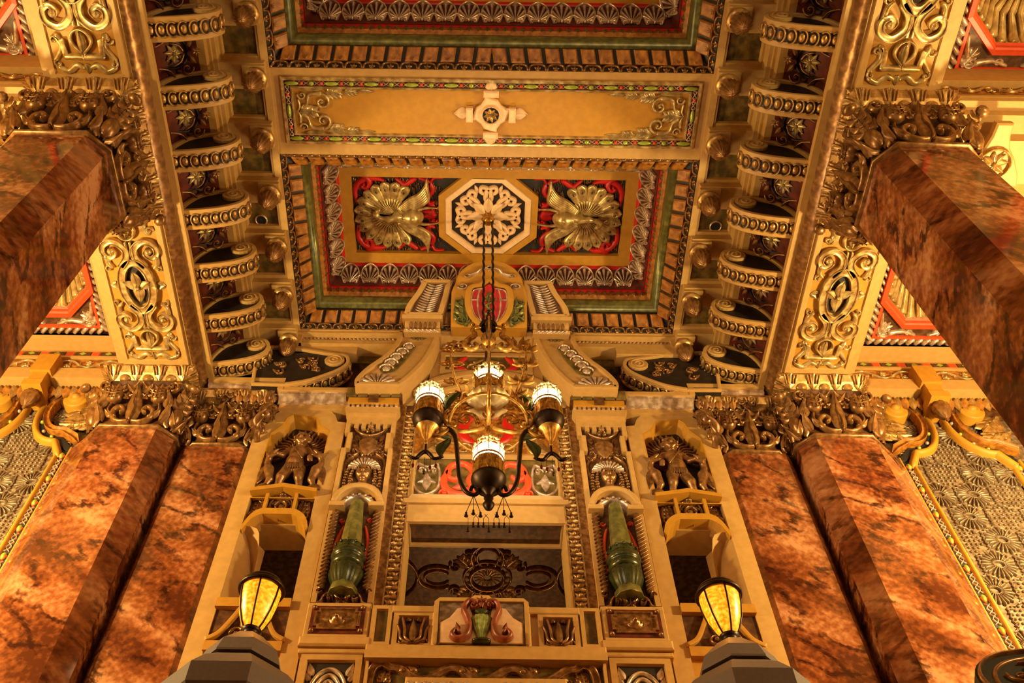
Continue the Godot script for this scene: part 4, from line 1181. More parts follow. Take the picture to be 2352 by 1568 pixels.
func aisle_end(s: int, w: String):
	var t = struct_node("wall_aisle_%s" % w, "carved end wall of the %s aisle" % w)
	var m = MB.new(); m.T = side(s)
	m.bx(5.4, 8.0, 12.24, 12.48, -8.4, -7.98); m.bx(5.4, 8.0, 12.48, 12.79, -8.4, -8.05); m.bx(5.4, 8.0, 12.78, 12.82, -8.4, -8.0); m.bx(5.4, 8.0, 12.82, 13.0, -8.4, -8.03)
	add("entablature", m, "tan", t)
	m = MB.new(); m.T = side(s) * at(0, 12.635, -8.04); m.quad(Vector3(5.45, -0.14, 0), Vector3(5.45, 0.14, 0), Vector3(8, 0.14, 0), Vector3(8, -0.14, 0)); add("frieze_ground", m, "orange", t)
	m = MB.new(); m.T = side(s) * at(0, 12.635, -8.035); vine(m, 5.5, 7.9, 0.085, 0.62, 0.028, 0.03); add("vine_frieze", m, "palegold", t)
	for i in 20:
		m = MB.new(); m.T = side(s) * at(5.5 + i * 0.13, 12.89, -8.03); m.slab(0, 0.118, -0.055, 0.055, 0, 0.012, 0.004)
		add("painted_block", m, "vermilion" if i % 3 == 0 else "brown", t)
		if i % 3 == 2:
			m = MB.new(); m.T = side(s) * at(5.5 + i * 0.13 - 0.01, 12.89, -8.016); m.prism(MB.v2([-0.05, 0, 0, -0.035, 0.05, 0, 0, 0.035]), 0, 0.01); add("diamond", m, "jade", t)
	# leaf moulding below
	m = MB.new(); m.T = side(s); m.bx(5.4, 8.0, 11.98, 12.24, -8.4, -8.2); add("bed", m, "brown", t)
	for i in 22:
		m = MB.new(); m.T = side(s) * xf(Basis(Vector3(1, 0, 0), 0.35), Vector3(5.47 + i * 0.11, 12.02, -8.19))
		m.leaf(Vector2(0, 0.18), Vector2(0, -0.02), 0.13, 0.06)
		add("moulding_leaf", m, "gold" if i % 2 else "orange", t)
	# carved panel with sunburst rosettes
	m = MB.new(); m.T = side(s); m.bx(5.3, 7.9, 6.0, 12.0, -8.42, -8.36); add("panel_ground", m, "plaster", t)
	var sun = MB.new(); var net = MB.new()
	for i in 22:
		var d = Vector2.from_angle(TAU * i / 22)
		sun.stroke([d * 0.075, d * 0.11, d * (0.15 + 0.015 * (i % 2))], 0.018, 0.026, 0.035)
		sun.stroke([d * 0.05, d * 0.068], 0.01, 0.014, 0.03)
	sun.stroke(MB.arc(Vector2.ZERO, 0.055, 0.045, 0, TAU, 14), 0.016, 0.016, 0.03)
	for i in 7:
		for j in 7:
			if Vector2(i - 3, j - 3).length() < 3.6: net.blob(Vector3((i - 3) * 0.048, (j - 3) * 0.048, 0.0), Vector3(0.017, 0.017, 0.018), 6, 3)
	var wave = MB.new()
	for k in 6:
		var a = Vector2.from_angle(PI / 6 + k * PI / 3) * 0.2; var b = Vector2.from_angle(PI / 6 + (k + 1) * PI / 3) * 0.2
		if k > 2: continue
		for o in [0.0, 0.022]:
			var pts = []
			for i in 13: pts.append(a.lerp(b, i / 12.0) * (1.0 - o * 2) + Vector2(0.012 * sin(i * 2.2), 0.012 * cos(i * 1.7)))
			wave.stroke(pts, 0.012, 0.012, 0.02)
	var sme = sun.mesh(); var nme = net.mesh(); var wme = wave.mesh()
	for r in 12:
		for i in 5:
			var x = 5.98 + i * 0.46 + (0.23 if r % 2 else 0.0); var y = 7.2 + r * 0.4
			if x > 7.35: continue
			var P = side(s) * xf(Basis.from_scale(Vector3(1.26, 1.26, 1.2)), Vector3(x, y, -8.355))
			if (i * 2 + r) % 3 == 0: inst("netted_boss", nme, "plaster", t, P)
			else: inst("sunburst_boss", sme, "plaster", t, P)
			inst("crinkled_edge", wme, "plaster", t, P)
	# bead border and mouldings: straight part and scrolled head, mirrored about the bay's middle
	for e in [-1, 1]:
		var E = side(s) * Transform3D(Basis(Vector3(-e, 0, 0), Vector3.UP, Vector3(0, 0, 1)), Vector3(6.52, 0, -8.33))
		var head = [Vector2(0.7, 10.9)] + MB.arc(Vector2(0.55, 11.78), 0.44, 0.62, 4.75, 2.5, 18)
		m = MB.new(); m.T = E
		m.stroke(MB.v2([0.68, 6.0, 0.68, 8.0, 0.68, 10.95]), 0.07, 0.07, 0.07, 0.0); m.stroke(MB.v2([0.83, 6.0, 0.83, 8.0, 0.83, 11.06]), 0.05, 0.05, 0.05, 0.0)
		m.stroke(head, 0.12, 0.08, 0.11, 0.0)
		add("arch_moulding", m, "ochre", t)
		var inner = [Vector2(0.85, 11.2)] + MB.arc(Vector2(0.57, 11.8), 0.31, 0.46, 4.9, 1.3, 18)
		m = MB.new(); m.T = E; m.stroke(inner, 0.1, 0.07, 0.14, 0.0, 1); add("scroll_band", m, "orange", t)
		m = MB.new(); m.T = E; m.stroke(MB.v2([0.755, 6.0, 0.755, 8.0, 0.755, 11.0]), 0.1, 0.1, 0.015, 0.0, 2)
		var mid = []
		for i in head.size(): mid.append(head[i].lerp(inner[i], 0.5))
		m.stroke(mid, 0.09, 0.08, 0.03, 0.0, 2)
		add("bead_channel", m, "void", t)
		for i in 25:
			var y = 7.3 + i * 0.15
			m = MB.new(); m.T = E
			if i % 3 == 0:
				m.blob(Vector3(0.755, y, 0.02), Vector3(0.035, 0.06, 0.04), 8, 5); add("jewel", m, "jade", t)
				m = MB.new(); m.T = E; m.stroke(MB.v2([0.715, y + 0.01, 0.755, y - 0.07, 0.795, y + 0.01]), 0.016, 0.016, 0.03, 0.01); add("red_chevron", m, "vermilion", t)
			else:
				for q in [-1, 1]: m.stroke(MB.cr(MB.v2([0.755 - q * 0.03, y - 0.07, 0.755 + q * 0.03, y, 0.755 - q * 0.03, y + 0.07]), 3), 0.016, 0.016, 0.03, 0.01)
				add("interlace", m, "silver", t)
		for i in range(3, mid.size() - 1, 3):
			m = MB.new(); m.T = E
			m.blob(Vector3(mid[i].x, mid[i].y, 0.05), Vector3(0.03, 0.03, 0.03), 8, 4)
			add("jewel", m, "jade" if i % 2 else "silver", t)
		# volute with concentric disc
		m = MB.new(); m.T = E * at(0.56, 12.03, 0.12)
		m.lathe_z([Vector2(0.0, 0.09), Vector2(0.05, 0.08), Vector2(0.06, 0.04), Vector2(0.11, 0.05), Vector2(0.12, 0.01), Vector2(0.17, 0.03), Vector2(0.19, 0.0), Vector2(0.19, -0.14)], 24)
		add("volute_disc", m, "ochre", t)
		m = MB.new(); m.T = E
		m.acanthus(Vector2(0.9, 11.95), Vector2(0.55, 11.6), 0.36, 0.07, 0.02, 0.05); m.acanthus(Vector2(0.95, 11.6), Vector2(0.5, 11.5), 0.26, 0.07, 0.02, 0.04)
		m.stroke(MB.cr(MB.v2([0.95, 12.0, 0.8, 11.8, 0.85, 11.5]), 4), 0.1, 0.06, 0.07)
		add("leaf_spray", m, "gold", t)
	# middle drop
	var d = thing("arch_drop", "square tan block with fluted bronze drop over the %s aisle panel" % w, "drop finial", at(s * 6.5, 11.5, -8.15), "drops over the aisle panels")
	m = MB.new(); m.bx(-0.15, 0.15, 0.75, 1.15, -0.2, 0.3); m.bx(-0.11, 0.11, 0.55, 0.75, -0.2, 0.26); m.bx(-0.14, 0.14, 0.42, 0.55, -0.2, 0.29)
	add("block", m, "ochre", d)
	m = MB.new(); m.T = at(0, 0.42, 0.12)
	m.lathe([Vector2(0.0, 0.02), Vector2(0.1, 0.0), Vector2(0.14, -0.06), Vector2(0.13, -0.16), Vector2(0.07, -0.26), Vector2(0.02, -0.3), Vector2(0.03, -0.33), Vector2(0.0, -0.36)], 32, 0, TAU, 0.12, 12)
	add("fluted_nut", m, "bronze", d)

# ---------- end wall ----------
func rope(m: MB, x0: float, x1: float, y: float, r: float, z: float, step := 0.06):
	var n = int((x1 - x0) / step)
	for i in n:
		var x = x0 + (i + 0.5) * (x1 - x0) / n
		m.stroke([Vector2(x - step * 0.45, y - r), Vector2(x, y), Vector2(x + step * 0.45, y + r)], step * 0.8, step * 0.8, r * 0.8, z)

func end_wall():
	var e = struct_node("trim_1", "carved cornices and panels of the end wall")
	var m = MB.new()
	for s in [-1, 1]:
		m.T = side(s)
		# cornice: high part beside the pillar, lower part over the niche
		m.bx(2.93, 4.05, 12.18, 12.26, -8.4, -7.95); m.bx(2.93, 3.01, 12.0, 12.18, -8.4, -7.95)
		m.bx(1.97, 3.0, 11.99, 12.06, -8.4, -7.96); m.bx(1.97, 2.96, 11.74, 11.83, -8.4, -8.1)
		m.bx(3.0, 4.1, 12.0, 12.05, -8.4, -8.12)
		# lintel above with sunk panel
		m.bx(1.36, 2.93, 13.1, 13.19, -8.4, -7.9); m.bx(1.36, 2.93, 13.3, 13.36, -8.4, -7.84); m.bx(2.85, 2.93, 13.1, 13.35, -8.4, -7.88); m.bx(1.36, 2.93, 13.19, 13.3, -8.4, -7.95)
	m.T = Transform3D()
	add("cornice", m, "tan", e)
	for s in [-1, 1]:
		m = MB.new(); m.T = side(s)
		m.run([Vector2(-8.0, 12.18), Vector2(-8.01, 12.14), Vector2(-8.06, 12.1), Vector2(-8.1, 12.05), Vector2(-8.2, 12.05)], 0, 3.0, 4.05, false)
		m.run([Vector2(-7.99, 11.99), Vector2(-8.0, 11.95), Vector2(-8.05, 11.9), Vector2(-8.08, 11.83), Vector2(-8.2, 11.83)], 0, 1.97, 2.98, false)
		add("cyma_strip", m, "silver", e)
		for i in 8:
			m = MB.new(); m.T = side(s) * xf(Basis(Vector3(1, 0, 0), 0.4), Vector3(3.06 + i * 0.1, 11.9, -8.12))
			m.leaf(Vector2(0, 0.1), Vector2(0, -0.03), 0.12, 0.05)
			add("bed_leaf", m, "orange" if i % 2 else "bronze", e)
		m = MB.new(); m.T = side(s) * at(3.75, 11.95, -8.08); m.flower(Vector2.ZERO, 0.12, 8, 0.05, 0.0); add("corner_flower", m, "bronze", e)
		m = MB.new(); m.T = side(s); m.bx(1.9, 4.1, 12.0, 13.1, -8.4, -8.3); add("dark_frieze", m, "brown", e)
		m = MB.new(); m.T = side(s) * at(0, 0, -7.95); rope(m, 1.4, 2.86, 13.245, 0.035, 0.0, 0.06); add("rope_strip", m, "silver", e).set_meta("kind", "stuff")
		m = MB.new(); m.T = side(s); m.bx(1.2, 2.85, 12.92, 13.1, -8.4, -8.14); add("sunk_panel", m, "olive", e)
	# centre above the opening: field, rope, panel, arch
	m = MB.new()
	m.bx(-0.85, 0.85, 12.35, 13.5, -8.4, -8.12)
	add("upper_field", m, "tan", e)
	m = MB.new(); m.T = at(0, 0, -8.11); m.slab(-0.68, 0.68, 13.22, 13.42, 0, 0.05, 0.01); m.rect(-0.7, 12.62, 0.7, 13.14, [Vector2(0, 0), Vector2(0, 0.04), Vector2(0.07, 0.04), Vector2(0.08, 0)]); add("field_frame", m, "tan", e)
	m = MB.new(); m.T = at(0, 0, -8.06); rope(m, -0.64, 0.64, 13.33, 0.035, 0.0, 0.06); add("rope_strip", m, "silver", e).set_meta("kind", "stuff")
	m = MB.new(); m.T = at(0, 0, -8.11); m.slab(-0.63, 0.63, 12.69, 13.07, 0, 0.012, 0.004); add("olive_panel", m, "olive", e)
	for s in [-1, 1]:
		m = MB.new(); m.T = side(s) * at(0, 0, -8.095); m.stroke(MB.cr(MB.v2([0.3, 13.02, 0.42, 12.9, 0.42, 12.78, 0.3, 12.7]), 5), 0.03, 0.03, 0.04, 0.0, 0, 0.14); add("red_crescent", m, "red", e)
		m = MB.new(); m.T = side(s) * at(0, 0, -8.1); m.scroll(Vector2(0.2, 12.78), 0.09, 0, 1, 1.0, 0.03, 0.03); m.leaf(Vector2(0.2, 12.9), Vector2(0.05, 12.98), 0.07, 0.03); m.stroke(MB.cr(MB.v2([0.55, 12.74, 0.5, 12.9, 0.55, 13.02]), 4), 0.03, 0.02, 0.03); add("panel_scroll", m, "gold", e)
	# arch band
	m = MB.new(); m.T = at(0, 0, -8.14)
	m.stroke(MB.cr(MB.v2([-1.02, 12.1, -0.75, 12.4, -0.35, 12.56, 0, 12.6, 0.35, 12.56, 0.75, 12.4, 1.02, 12.1]), 5), 0.12, 0.12, 0.1, 0.0, 2)
	m.stroke(MB.cr(MB.v2([-0.9, 11.9, -0.6, 12.2, 0, 12.36, 0.6, 12.2, 0.9, 11.9]), 5), 0.07, 0.07, 0.08, 0.0, 2)
	add("arch_band", m, "tan", e)
	m = MB.new(); m.T = at(0, 0, -8.36); m.slab(-1.0, 1.0, 10.9, 12.5, 0, 0.06, 0.01); add("arch_ground", m, "orange", e)
	for i in 9:
		var a = -0.8 + i * 0.2
		m = MB.new(); m.T = at(a, 12.28 - 0.25 * a * a, -8.26); m.flower(Vector2.ZERO, 0.08, 6, 0.04, 0); add("arch_flower", m, "bronze", e)
	for s in [-1, 1]:
		m = MB.new(); m.T = side(s) * at(0, 0, -8.3); m.stroke(MB.cr(MB.v2([0.5, 12.0, 0.72, 11.8, 0.7, 11.5, 0.5, 11.35]), 5), 0.04, 0.04, 0.05, 0.0, 0, 0.2); add("green_crescent", m, "deepgreen", e)
		m = MB.new(); m.T = side(s) * at(0, 0, -8.3); m.stroke(MB.cr(MB.v2([0.1, 11.9, 0.3, 11.7, 0.3, 11.4, 0.1, 11.2]), 5), 0.04, 0.04, 0.05, 0.0, 0, 0.16); add("red_crescent", m, "red", e)
		m = MB.new(); m.T = side(s) * at(0, 0, -8.3)
		m.scroll(Vector2(0.62, 11.62), 0.16, 0, 1, 1.2, 0.06, 0.06); m.scroll(Vector2(0.3, 11.1), 0.13, PI, -1, 1.2, 0.05, 0.06); m.acanthus(Vector2(0.85, 11.0), Vector2(0.6, 11.3), 0.3, 0.06); m.acanthus(Vector2(0.3, 12.1), Vector2(0.0, 11.95), 0.2, 0.05)
		m.stroke(MB.cr(MB.v2([0.9, 11.7, 0.75, 11.4, 0.4, 11.2]), 4), 0.06, 0.04, 0.05)
		add("arch_scroll", m, "gold", e)
	# red ornament panel and lintel
	m = MB.new(); m.T = at(0, 0, -8.3)
	m.rect(-1.02, 10.04, 1.02, 10.95, [Vector2(0, 0), Vector2(0, 0.09), Vector2(0.07, 0.13), Vector2(0.085, 0.06)])
	add("panel_frame", m, "tan", e)
	m = MB.new(); m.bx(-1.05, 1.05, 9.95, 10.03, -8.4, -8.16); m.bx(-1.05, 1.05, 9.66, 9.95, -8.25, -8.2); m.bx(-1.05, 1.05, 9.75, 9.95, -8.4, -8.25); add("lintel", m, "tan", e)
	m = MB.new(); m.T = at(0, 0, -8.3); m.slab(-0.95, 0.95, 10.1, 10.88, 0, 0.05, 0.01); add("panel_ground", m, "olive", e)
	for s in [-1, 1]:
		m = MB.new(); m.T = side(s) * at(0, 0, -8.25)
		m.stroke(MB.cr(MB.v2([0.12, 10.25, 0.22, 10.45, 0.16, 10.6, 0.28, 10.76, 0.46, 10.72, 0.52, 10.55, 0.42, 10.45, 0.34, 10.52]), 5), 0.1, 0.06, 0.06, 0.0, 0, 0.09)
		m.stroke(MB.cr(MB.v2([0.5, 10.6, 0.56, 10.4, 0.46, 10.22, 0.3, 10.18, 0.24, 10.28]), 5), 0.1, 0.05, 0.06, 0.0, 0, 0.11)
		m.leaf(Vector2(0.3, 10.35), Vector2(0.44, 10.3), 0.1, 0.05); m.leaf(Vector2(0.1, 10.7), Vector2(0.2, 10.82), 0.1, 0.05); m.scroll(Vector2(0.55, 10.2), 0.05, 0, 1, 1.0, 0.04, 0.05)
		m.leaf(Vector2(0.0, 10.15), Vector2(0.05, 10.5), 0.14, 0.05)
		add("red_scroll", m, "vermilion", e)
		m = MB.new(); m.T = side(s) * at(0.78, 10.45, -8.25)
		m.stroke(MB.cr(MB.v2([-0.13, 0.3, -0.17, 0.1, -0.15, -0.15, 0, -0.28, 0.15, -0.15, 0.17, 0.1, 0.13, 0.3, 0, 0.24, -0.13, 0.3]), 4), 0.04, 0.04, 0.04)
		m.scroll(Vector2(-0.08, 0.17), 0.06, 0, 1, 1.0, 0.03, 0.04); m.scroll(Vector2(0.08, 0.17), 0.06, PI, -1, 1.0, 0.03, 0.04); m.leaf(Vector2(0, 0.1), Vector2(0, -0.2), 0.12, 0.05)
		m.leaf(Vector2(0, 0.02), Vector2(0.12, -0.05), 0.07, 0.04); m.leaf(Vector2(0, 0.02), Vector2(-0.12, -0.05), 0.07, 0.04)
		add("shield", m, "silver", e)
	# reveal of the opening
	m = MB.new()
	for s in [-1, 1]: m.bx(s * 0.97, s * 1.02, 8.2, 9.66, -8.75, -8.22)
	m.T = at(0, 9.7, -8.45) * xf(CEIL, Vector3.ZERO)
	m.rect(-0.98, -0.22, 0.98, 0.22, [Vector2(0, -0.03), Vector2(0, 0.03), Vector2(0.03, 0.03), Vector2(0.035, -0.03)])
	m.T = Transform3D()
	add("reveal", m, "tan", e)
	m = MB.new(); m.bx(-1.0, 1.0, 9.72, 9.75, -8.68, -8.24); add("sunk_soffit", m, "brown", e)
	# flat brown strips and bead strips beside the opening
	for s in [-1, 1]:
		m = MB.new(); m.T = side(s); m.bx(1.16, 1.27, 8.3, 12.0, -8.4, -8.17); add("brown_strip", m, "bronze", e)
		m = MB.new(); m.T = side(s); m.bx(1.0, 1.17, 8.3, 11.95, -8.4, -8.19); add("bead_bed", m, "brown", e)
		m = MB.new(); m.T = side(s); m.bx(0.985, 1.005, 8.3, 11.6, -8.4, -8.165); m.bx(1.145, 1.165, 8.3, 11.9, -8.4, -8.165); add("fillet", m, "gold", e)
		var bd = MB.new()
		bd.leaf(Vector2(-0.07, -0.05), Vector2(0.07, 0.05), 0.07, 0.035); bd.leaf(Vector2(0.07, -0.05), Vector2(-0.07, 0.05), 0.07, 0.035); bd.blob(Vector3(0, 0, 0.03), Vector3(0.03, 0.03, 0.03), 8, 4)
		var bme = bd.mesh()
		for i in 26: inst("leaf_bead", bme, "gold", e, side(s) * at(1.075, 8.36 + i * 0.135, -8.185))
	parapet(e)
	# medallion on the ceiling of the hall beyond
	var t = thing("hall_medallion", "bronze lobed ceiling medallion seen through the central opening", "ceiling medallion", xf(CEIL, Vector3(0.05, 10.5, -10.17)))
	m = MB.new(); m.stroke(MB.arc(Vector2.ZERO, 0.24, 0.24, 0, TAU, 32), 0.06, 0.06, 0.06); m.stroke(MB.arc(Vector2.ZERO, 0.34, 0.34, 0, TAU, 32), 0.04, 0.04, 0.04); add("centre_ring", m, "bronze", t)
	for k in 4:
		m = MB.new(); m.T = xf(rz(k * PI / 2), Vector3.ZERO)
		var r = 0.72 if k % 2 == 0 else 0.42
		m.stroke(MB.arc(Vector2(r, 0), 0.27, 0.23, -2.2, 2.2, 20), 0.06, 0.06, 0.05); m.stroke(MB.arc(Vector2(r, 0), 0.18, 0.15, -2.6, 2.6, 16), 0.04, 0.04, 0.04)
		add("lobe", m, "bronze", t)
		m = MB.new(); m.T = xf(rz(k * PI / 2 + PI / 4), Vector3.ZERO)
		m.acanthus(Vector2(0.36, 0), Vector2(0.62, 0.0), 0.3, 0.05); m.scroll(Vector2(0.5, 0.15), 0.09, 0, 1, 1.1, 0.04, 0.05); m.scroll(Vector2(0.5, -0.15), 0.09, 0, -1, 1.1, 0.04, 0.05)
		add("leaf_cluster", m, "bronze", t)
	for k in 16:
		m = MB.new(); m.T = xf(rz(k * PI / 8), Vector3.ZERO); m.leaf(Vector2(0.265, 0), Vector2(0.34, 0), 0.06, 0.03); m.leaf(Vector2(0.05, 0), Vector2(0.2, 0), 0.05, 0.02); add("petal", m, "bronze", t)
	for k in 2:
		m = MB.new(); m.stroke(MB.arc(Vector2((k * 2 - 1) * 1.5, 0), 0.5, 0.5, 0, TAU, 24), 0.05, 0.05, 0.05); m.stroke(MB.arc(Vector2((k * 2 - 1) * 1.5, 0), 0.3, 0.3, 0, TAU, 20), 0.04, 0.04, 0.05); add("outer_ring", m, "bronze", t)
	for q in [-1, 1]:
		m = MB.new(); m.stroke(MB.cr(MB.v2([-1.6, q * 0.75, -0.9, q * 0.7, -0.3, q * 0.85, 0.3, q * 0.85, 0.9, q * 0.7, 1.6, q * 0.75]), 5), 0.06, 0.06, 0.05); add("edge_band", m, "bronze", t)

func parapet(e: Node3D):
	var m = MB.new()
	m.bx(-1.26, 1.26, 7.55, 8.19, -8.4, -8.06)
	m.T = at(0, 0, -8.06)
	m.slab(-1.26, 1.26, 7.55, 7.68, 0, 0.08, 0.015); m.slab(-1.02, 1.02, 8.11, 8.2, 0, 0.06, 0.01)
	for s in [-1, 1]:
		m.rect(minf(s * 1.24, s * 1.02), 7.68, maxf(s * 1.24, s * 1.02), 8.2, [Vector2(0, 0), Vector2(0, 0.05), Vector2(0.045, 0.05), Vector2(0.05, 0.0)])
		m.rect(minf(s * 1.0, s * 0.56), 7.66, maxf(s * 1.0, s * 0.56), 8.13, [Vector2(0, 0), Vector2(0, 0.045), Vector2(0.055, 0.045), Vector2(0.06, 0.0)])
	add("parapet", m, "tan", e)
	for s in [-1, 1]:
		m = MB.new(); m.T = side(s) * at(0, 0, -8.06); m.slab(1.07, 1.19, 7.73, 8.15, 0, 0.012, 0.003); add("olive_panel", m, "olive", e)
		m = MB.new(); m.T = side(s) * at(0, 0, -8.06); m.slab(0.61, 0.95, 7.71, 8.07, 0, 0.01, 0.003); add("lotus_ground", m, "maroon", e)
		var l = thing("lotus_relief", "bronze lotus flower relief %s of the urn panel" % ("left" if s < 0 else "right"), "carved panel", at(s * 0.78, 7.7, -8.05), "lotus reliefs on the parapet")
		m = MB.new()
		m.leaf(Vector2(0, 0.0), Vector2(0, 0.34), 0.11, 0.07, 0.01)
		for q in [-1, 1]:
			m.stroke(MB.cr(MB.v2([q * 0.01, 0.02, q * 0.08, 0.08, q * 0.09, 0.2, q * 0.12, 0.33]), 4), 0.05, 0.03, 0.06, 0.01); m.stroke(MB.cr(MB.v2([q * 0.03, 0.01, q * 0.12, 0.06, q * 0.14, 0.16, q * 0.17, 0.24]), 4), 0.05, 0.03, 0.05, 0.01)
			m.leaf(Vector2(q * 0.05, 0.3), Vector2(q * 0.06, 0.36), 0.07, 0.04, 0.01)
		add("petals", m, "bronze", l)
		for q in [-1, 1]:
			m = MB.new(); m.scroll(Vector2(q * 0.12, 0.04), 0.035, 0, q, 1.0, 0.025, 0.04, 0.01); add("base_scroll", m, "bronze", l)
	# urn panel
	m = MB.new(); m.T = at(-0.05, 0, -8.06)
	var P = MB.v2([-0.53, 7.66, 0.53, 7.66, 0.53, 8.2, 0.5, 8.27, 0.44, 8.29, 0.14, 8.3, 0.08, 8.36, -0.08, 8.36, -0.14, 8.3, -0.44, 8.29, -0.5, 8.27, -0.53, 8.2])
	m.prism(P, -0.2, 0.06, 0.015)
	m.stroke(MB.v2([-0.49, 7.68, -0.49, 8.22, -0.46, 8.25, 0.46, 8.25, 0.49, 8.22, 0.49, 7.68]), 0.05, 0.05, 0.05, 0.06, 2)
	add("urn_panel", m, "tan", e)
	m = MB.new(); m.T = at(-0.05, 0, -7.995); m.slab(-0.46, 0.46, 7.68, 8.23, -0.01, 0.012, 0.004); add("panel_ground", m, "plaster", e)
	m = MB.new(); m.T = at(-0.05, 0, -7.985)
	for s in [-1, 1]: m.prism(MB.v2([s * 0.44, 7.69, s * 0.44, 7.95, s * 0.34, 8.02, s * 0.26, 8.14, s * 0.12, 8.17, s * 0.04, 7.69]), 0, 0.02, 0.006)
	add("cream_drapes", m, "cream", e)
	var u = thing("urn_relief", "green ribbed urn with red scroll handles on the parapet", "urn", at(-0.05, 7.68, -7.95))
	m = MB.new(); m.T = xf(Basis(Vector3(1, 0, 0), Vector3(0, 1, 0), Vector3(0, 0, 0.6)), Vector3.ZERO)
	m.lathe([Vector2(0.0, 0.0), Vector2(0.1, 0.0), Vector2(0.1, 0.03), Vector2(0.05, 0.05)], 20); add("foot", m, "deepgreen", u)
	m = MB.new(); m.T = xf(Basis(Vector3(1, 0, 0), Vector3(0, 1, 0), Vector3(0, 0, 0.6)), Vector3.ZERO)
	m.lathe([Vector2(0.05, 0.04), Vector2(0.06, 0.1), Vector2(0.1, 0.2), Vector2(0.125, 0.28), Vector2(0.11, 0.33), Vector2(0.06, 0.34)], 48, 0, TAU, 0.2, 14); add("ribbed_bowl", m, "palegreen", u)
	m = MB.new(); m.T = xf(Basis(Vector3(1, 0, 0), Vector3(0, 1, 0), Vector3(0, 0, 0.6)), Vector3.ZERO)
	m.lathe([Vector2(0.06, 0.33), Vector2(0.05, 0.37), Vector2(0.08, 0.39), Vector2(0.08, 0.41), Vector2(0.03, 0.43), Vector2(0.0, 0.43)], 20); add("lip", m, "deepgreen", u)
	for s in [-1, 1]:
		m = MB.new()
		m.stroke(MB.cr(MB.v2([s * 0.05, 0.5, s * 0.14, 0.52, s * 0.19, 0.42, s * 0.15, 0.3, s * 0.13, 0.2, s * 0.16, 0.08, s * 0.25, 0.03, s * 0.31, 0.08, s * 0.27, 0.14, s * 0.23, 0.1]), 5), 0.06, 0.04, 0.07, 0.0, 0, 0.075)
		m.scroll(Vector2(s * 0.09, 0.46), 0.04, 0, s, 1.0, 0.03, 0.06); m.leaf(Vector2(s * 0.24, 0.16), Vector2(s * 0.27, 0.25), 0.05, 0.04)
		add("handle", m, "terracotta", u)
	m = MB.new(); m.acanthus(Vector2(0, 0.43), Vector2(0, 0.58), 0.16, 0.05, 0.01, 0.02); add("flame", m, "terracotta", u)
	# lower frieze with large vine
	m = MB.new(); m.bx(-1.26, 1.26, 7.5, 7.6, -8.4, -7.97); m.bx(-1.26, 1.26, 6.0, 7.5, -8.4, -8.12)
	m.T = at(0, 0, -8.12); m.rect(-1.24, 6.2, 1.24, 7.56, [Vector2(0, 0), Vector2(0, 0.1), Vector2(0.03, 0.1), Vector2(0.035, 0.0)])
	m.prism(MB.v2([-0.86, 6.3, 0.86, 6.3, 0.82, 7.32, -0.82, 7.32]), 0, 0.1, 0.02)
	add("lower_frieze", m, "tan", e)
	m = MB.new(); m.T = at(0, 0, -8.115); m.slab(-1.2, 1.2, 6.3, 7.53, -0.01, 0.008, 0.002); add("frieze_ground", m, "olive", e)
	for s in [-1, 1]:
		m = MB.new(); m.T = side(s) * at(0, 0, -8.01); rope(m, 0.12, 0.78, 7.2, 0.03, 0.0, 0.08); add("bead_row", m, "silver", e).set_meta("kind", "stuff")
	var v = thing("vine_frieze", "bronze undulating vine with leaves along the foot of the parapet", "carved frieze", at(-0.03, 7.42, -8.105))
	var pts = []
	for i in 41:
		var x = -0.95 + i * 0.0475
		pts.append(Vector2(x, -0.045 + 0.075 * cos(x * TAU / 0.62 + PI)))
	var ends = [Vector2(-1.15, -0.4), Vector2(-1.16, -0.1), Vector2(-1.12, 0.04), Vector2(-1.03, 0.08)]
	m = MB.new(); m.stroke(MB.cr(ends, 4) + pts + MB.cr([Vector2(1.03, 0.08), Vector2(1.12, 0.04), Vector2(1.16, -0.1), Vector2(1.15, -0.4)], 4), 0.085, 0.085, 0.06, 0.0, 1); add("stem", m, "bronze", v)
	for i in 6:
		var x = -0.775 + i * 0.31
		var q = 1 if i % 2 == 0 else -1
		m = MB.new()
		for k in [-1, 1]:
			m.blob(Vector3(x + k * 0.055, -0.045 - q * -0.05, 0.02), Vector3(0.05, 0.045, 0.04), 8, 5)
			m.leaf(Vector2(x, -0.045 + q * 0.1), Vector2(x + k * 0.13, -0.045 + q * 0.06), 0.08, 0.04)
			m.scroll(Vector2(x + k * 0.1, -0.02 + q * 0.09), 0.03, 0, k, 1.0, 0.02, 0.03)
		add("leaf_pair", m, "bronze", v)
	for k in [-1, 1]:
		m = MB.new(); m.acanthus(Vector2(k * 1.02, -0.14), Vector2(k * 1.0, 0.02), 0.16, 0.05); m.blob(Vector3(k * 1.06, -0.2, 0.02), Vector3(0.04, 0.04, 0.04)); add("end_leaf", m, "bronze", v)

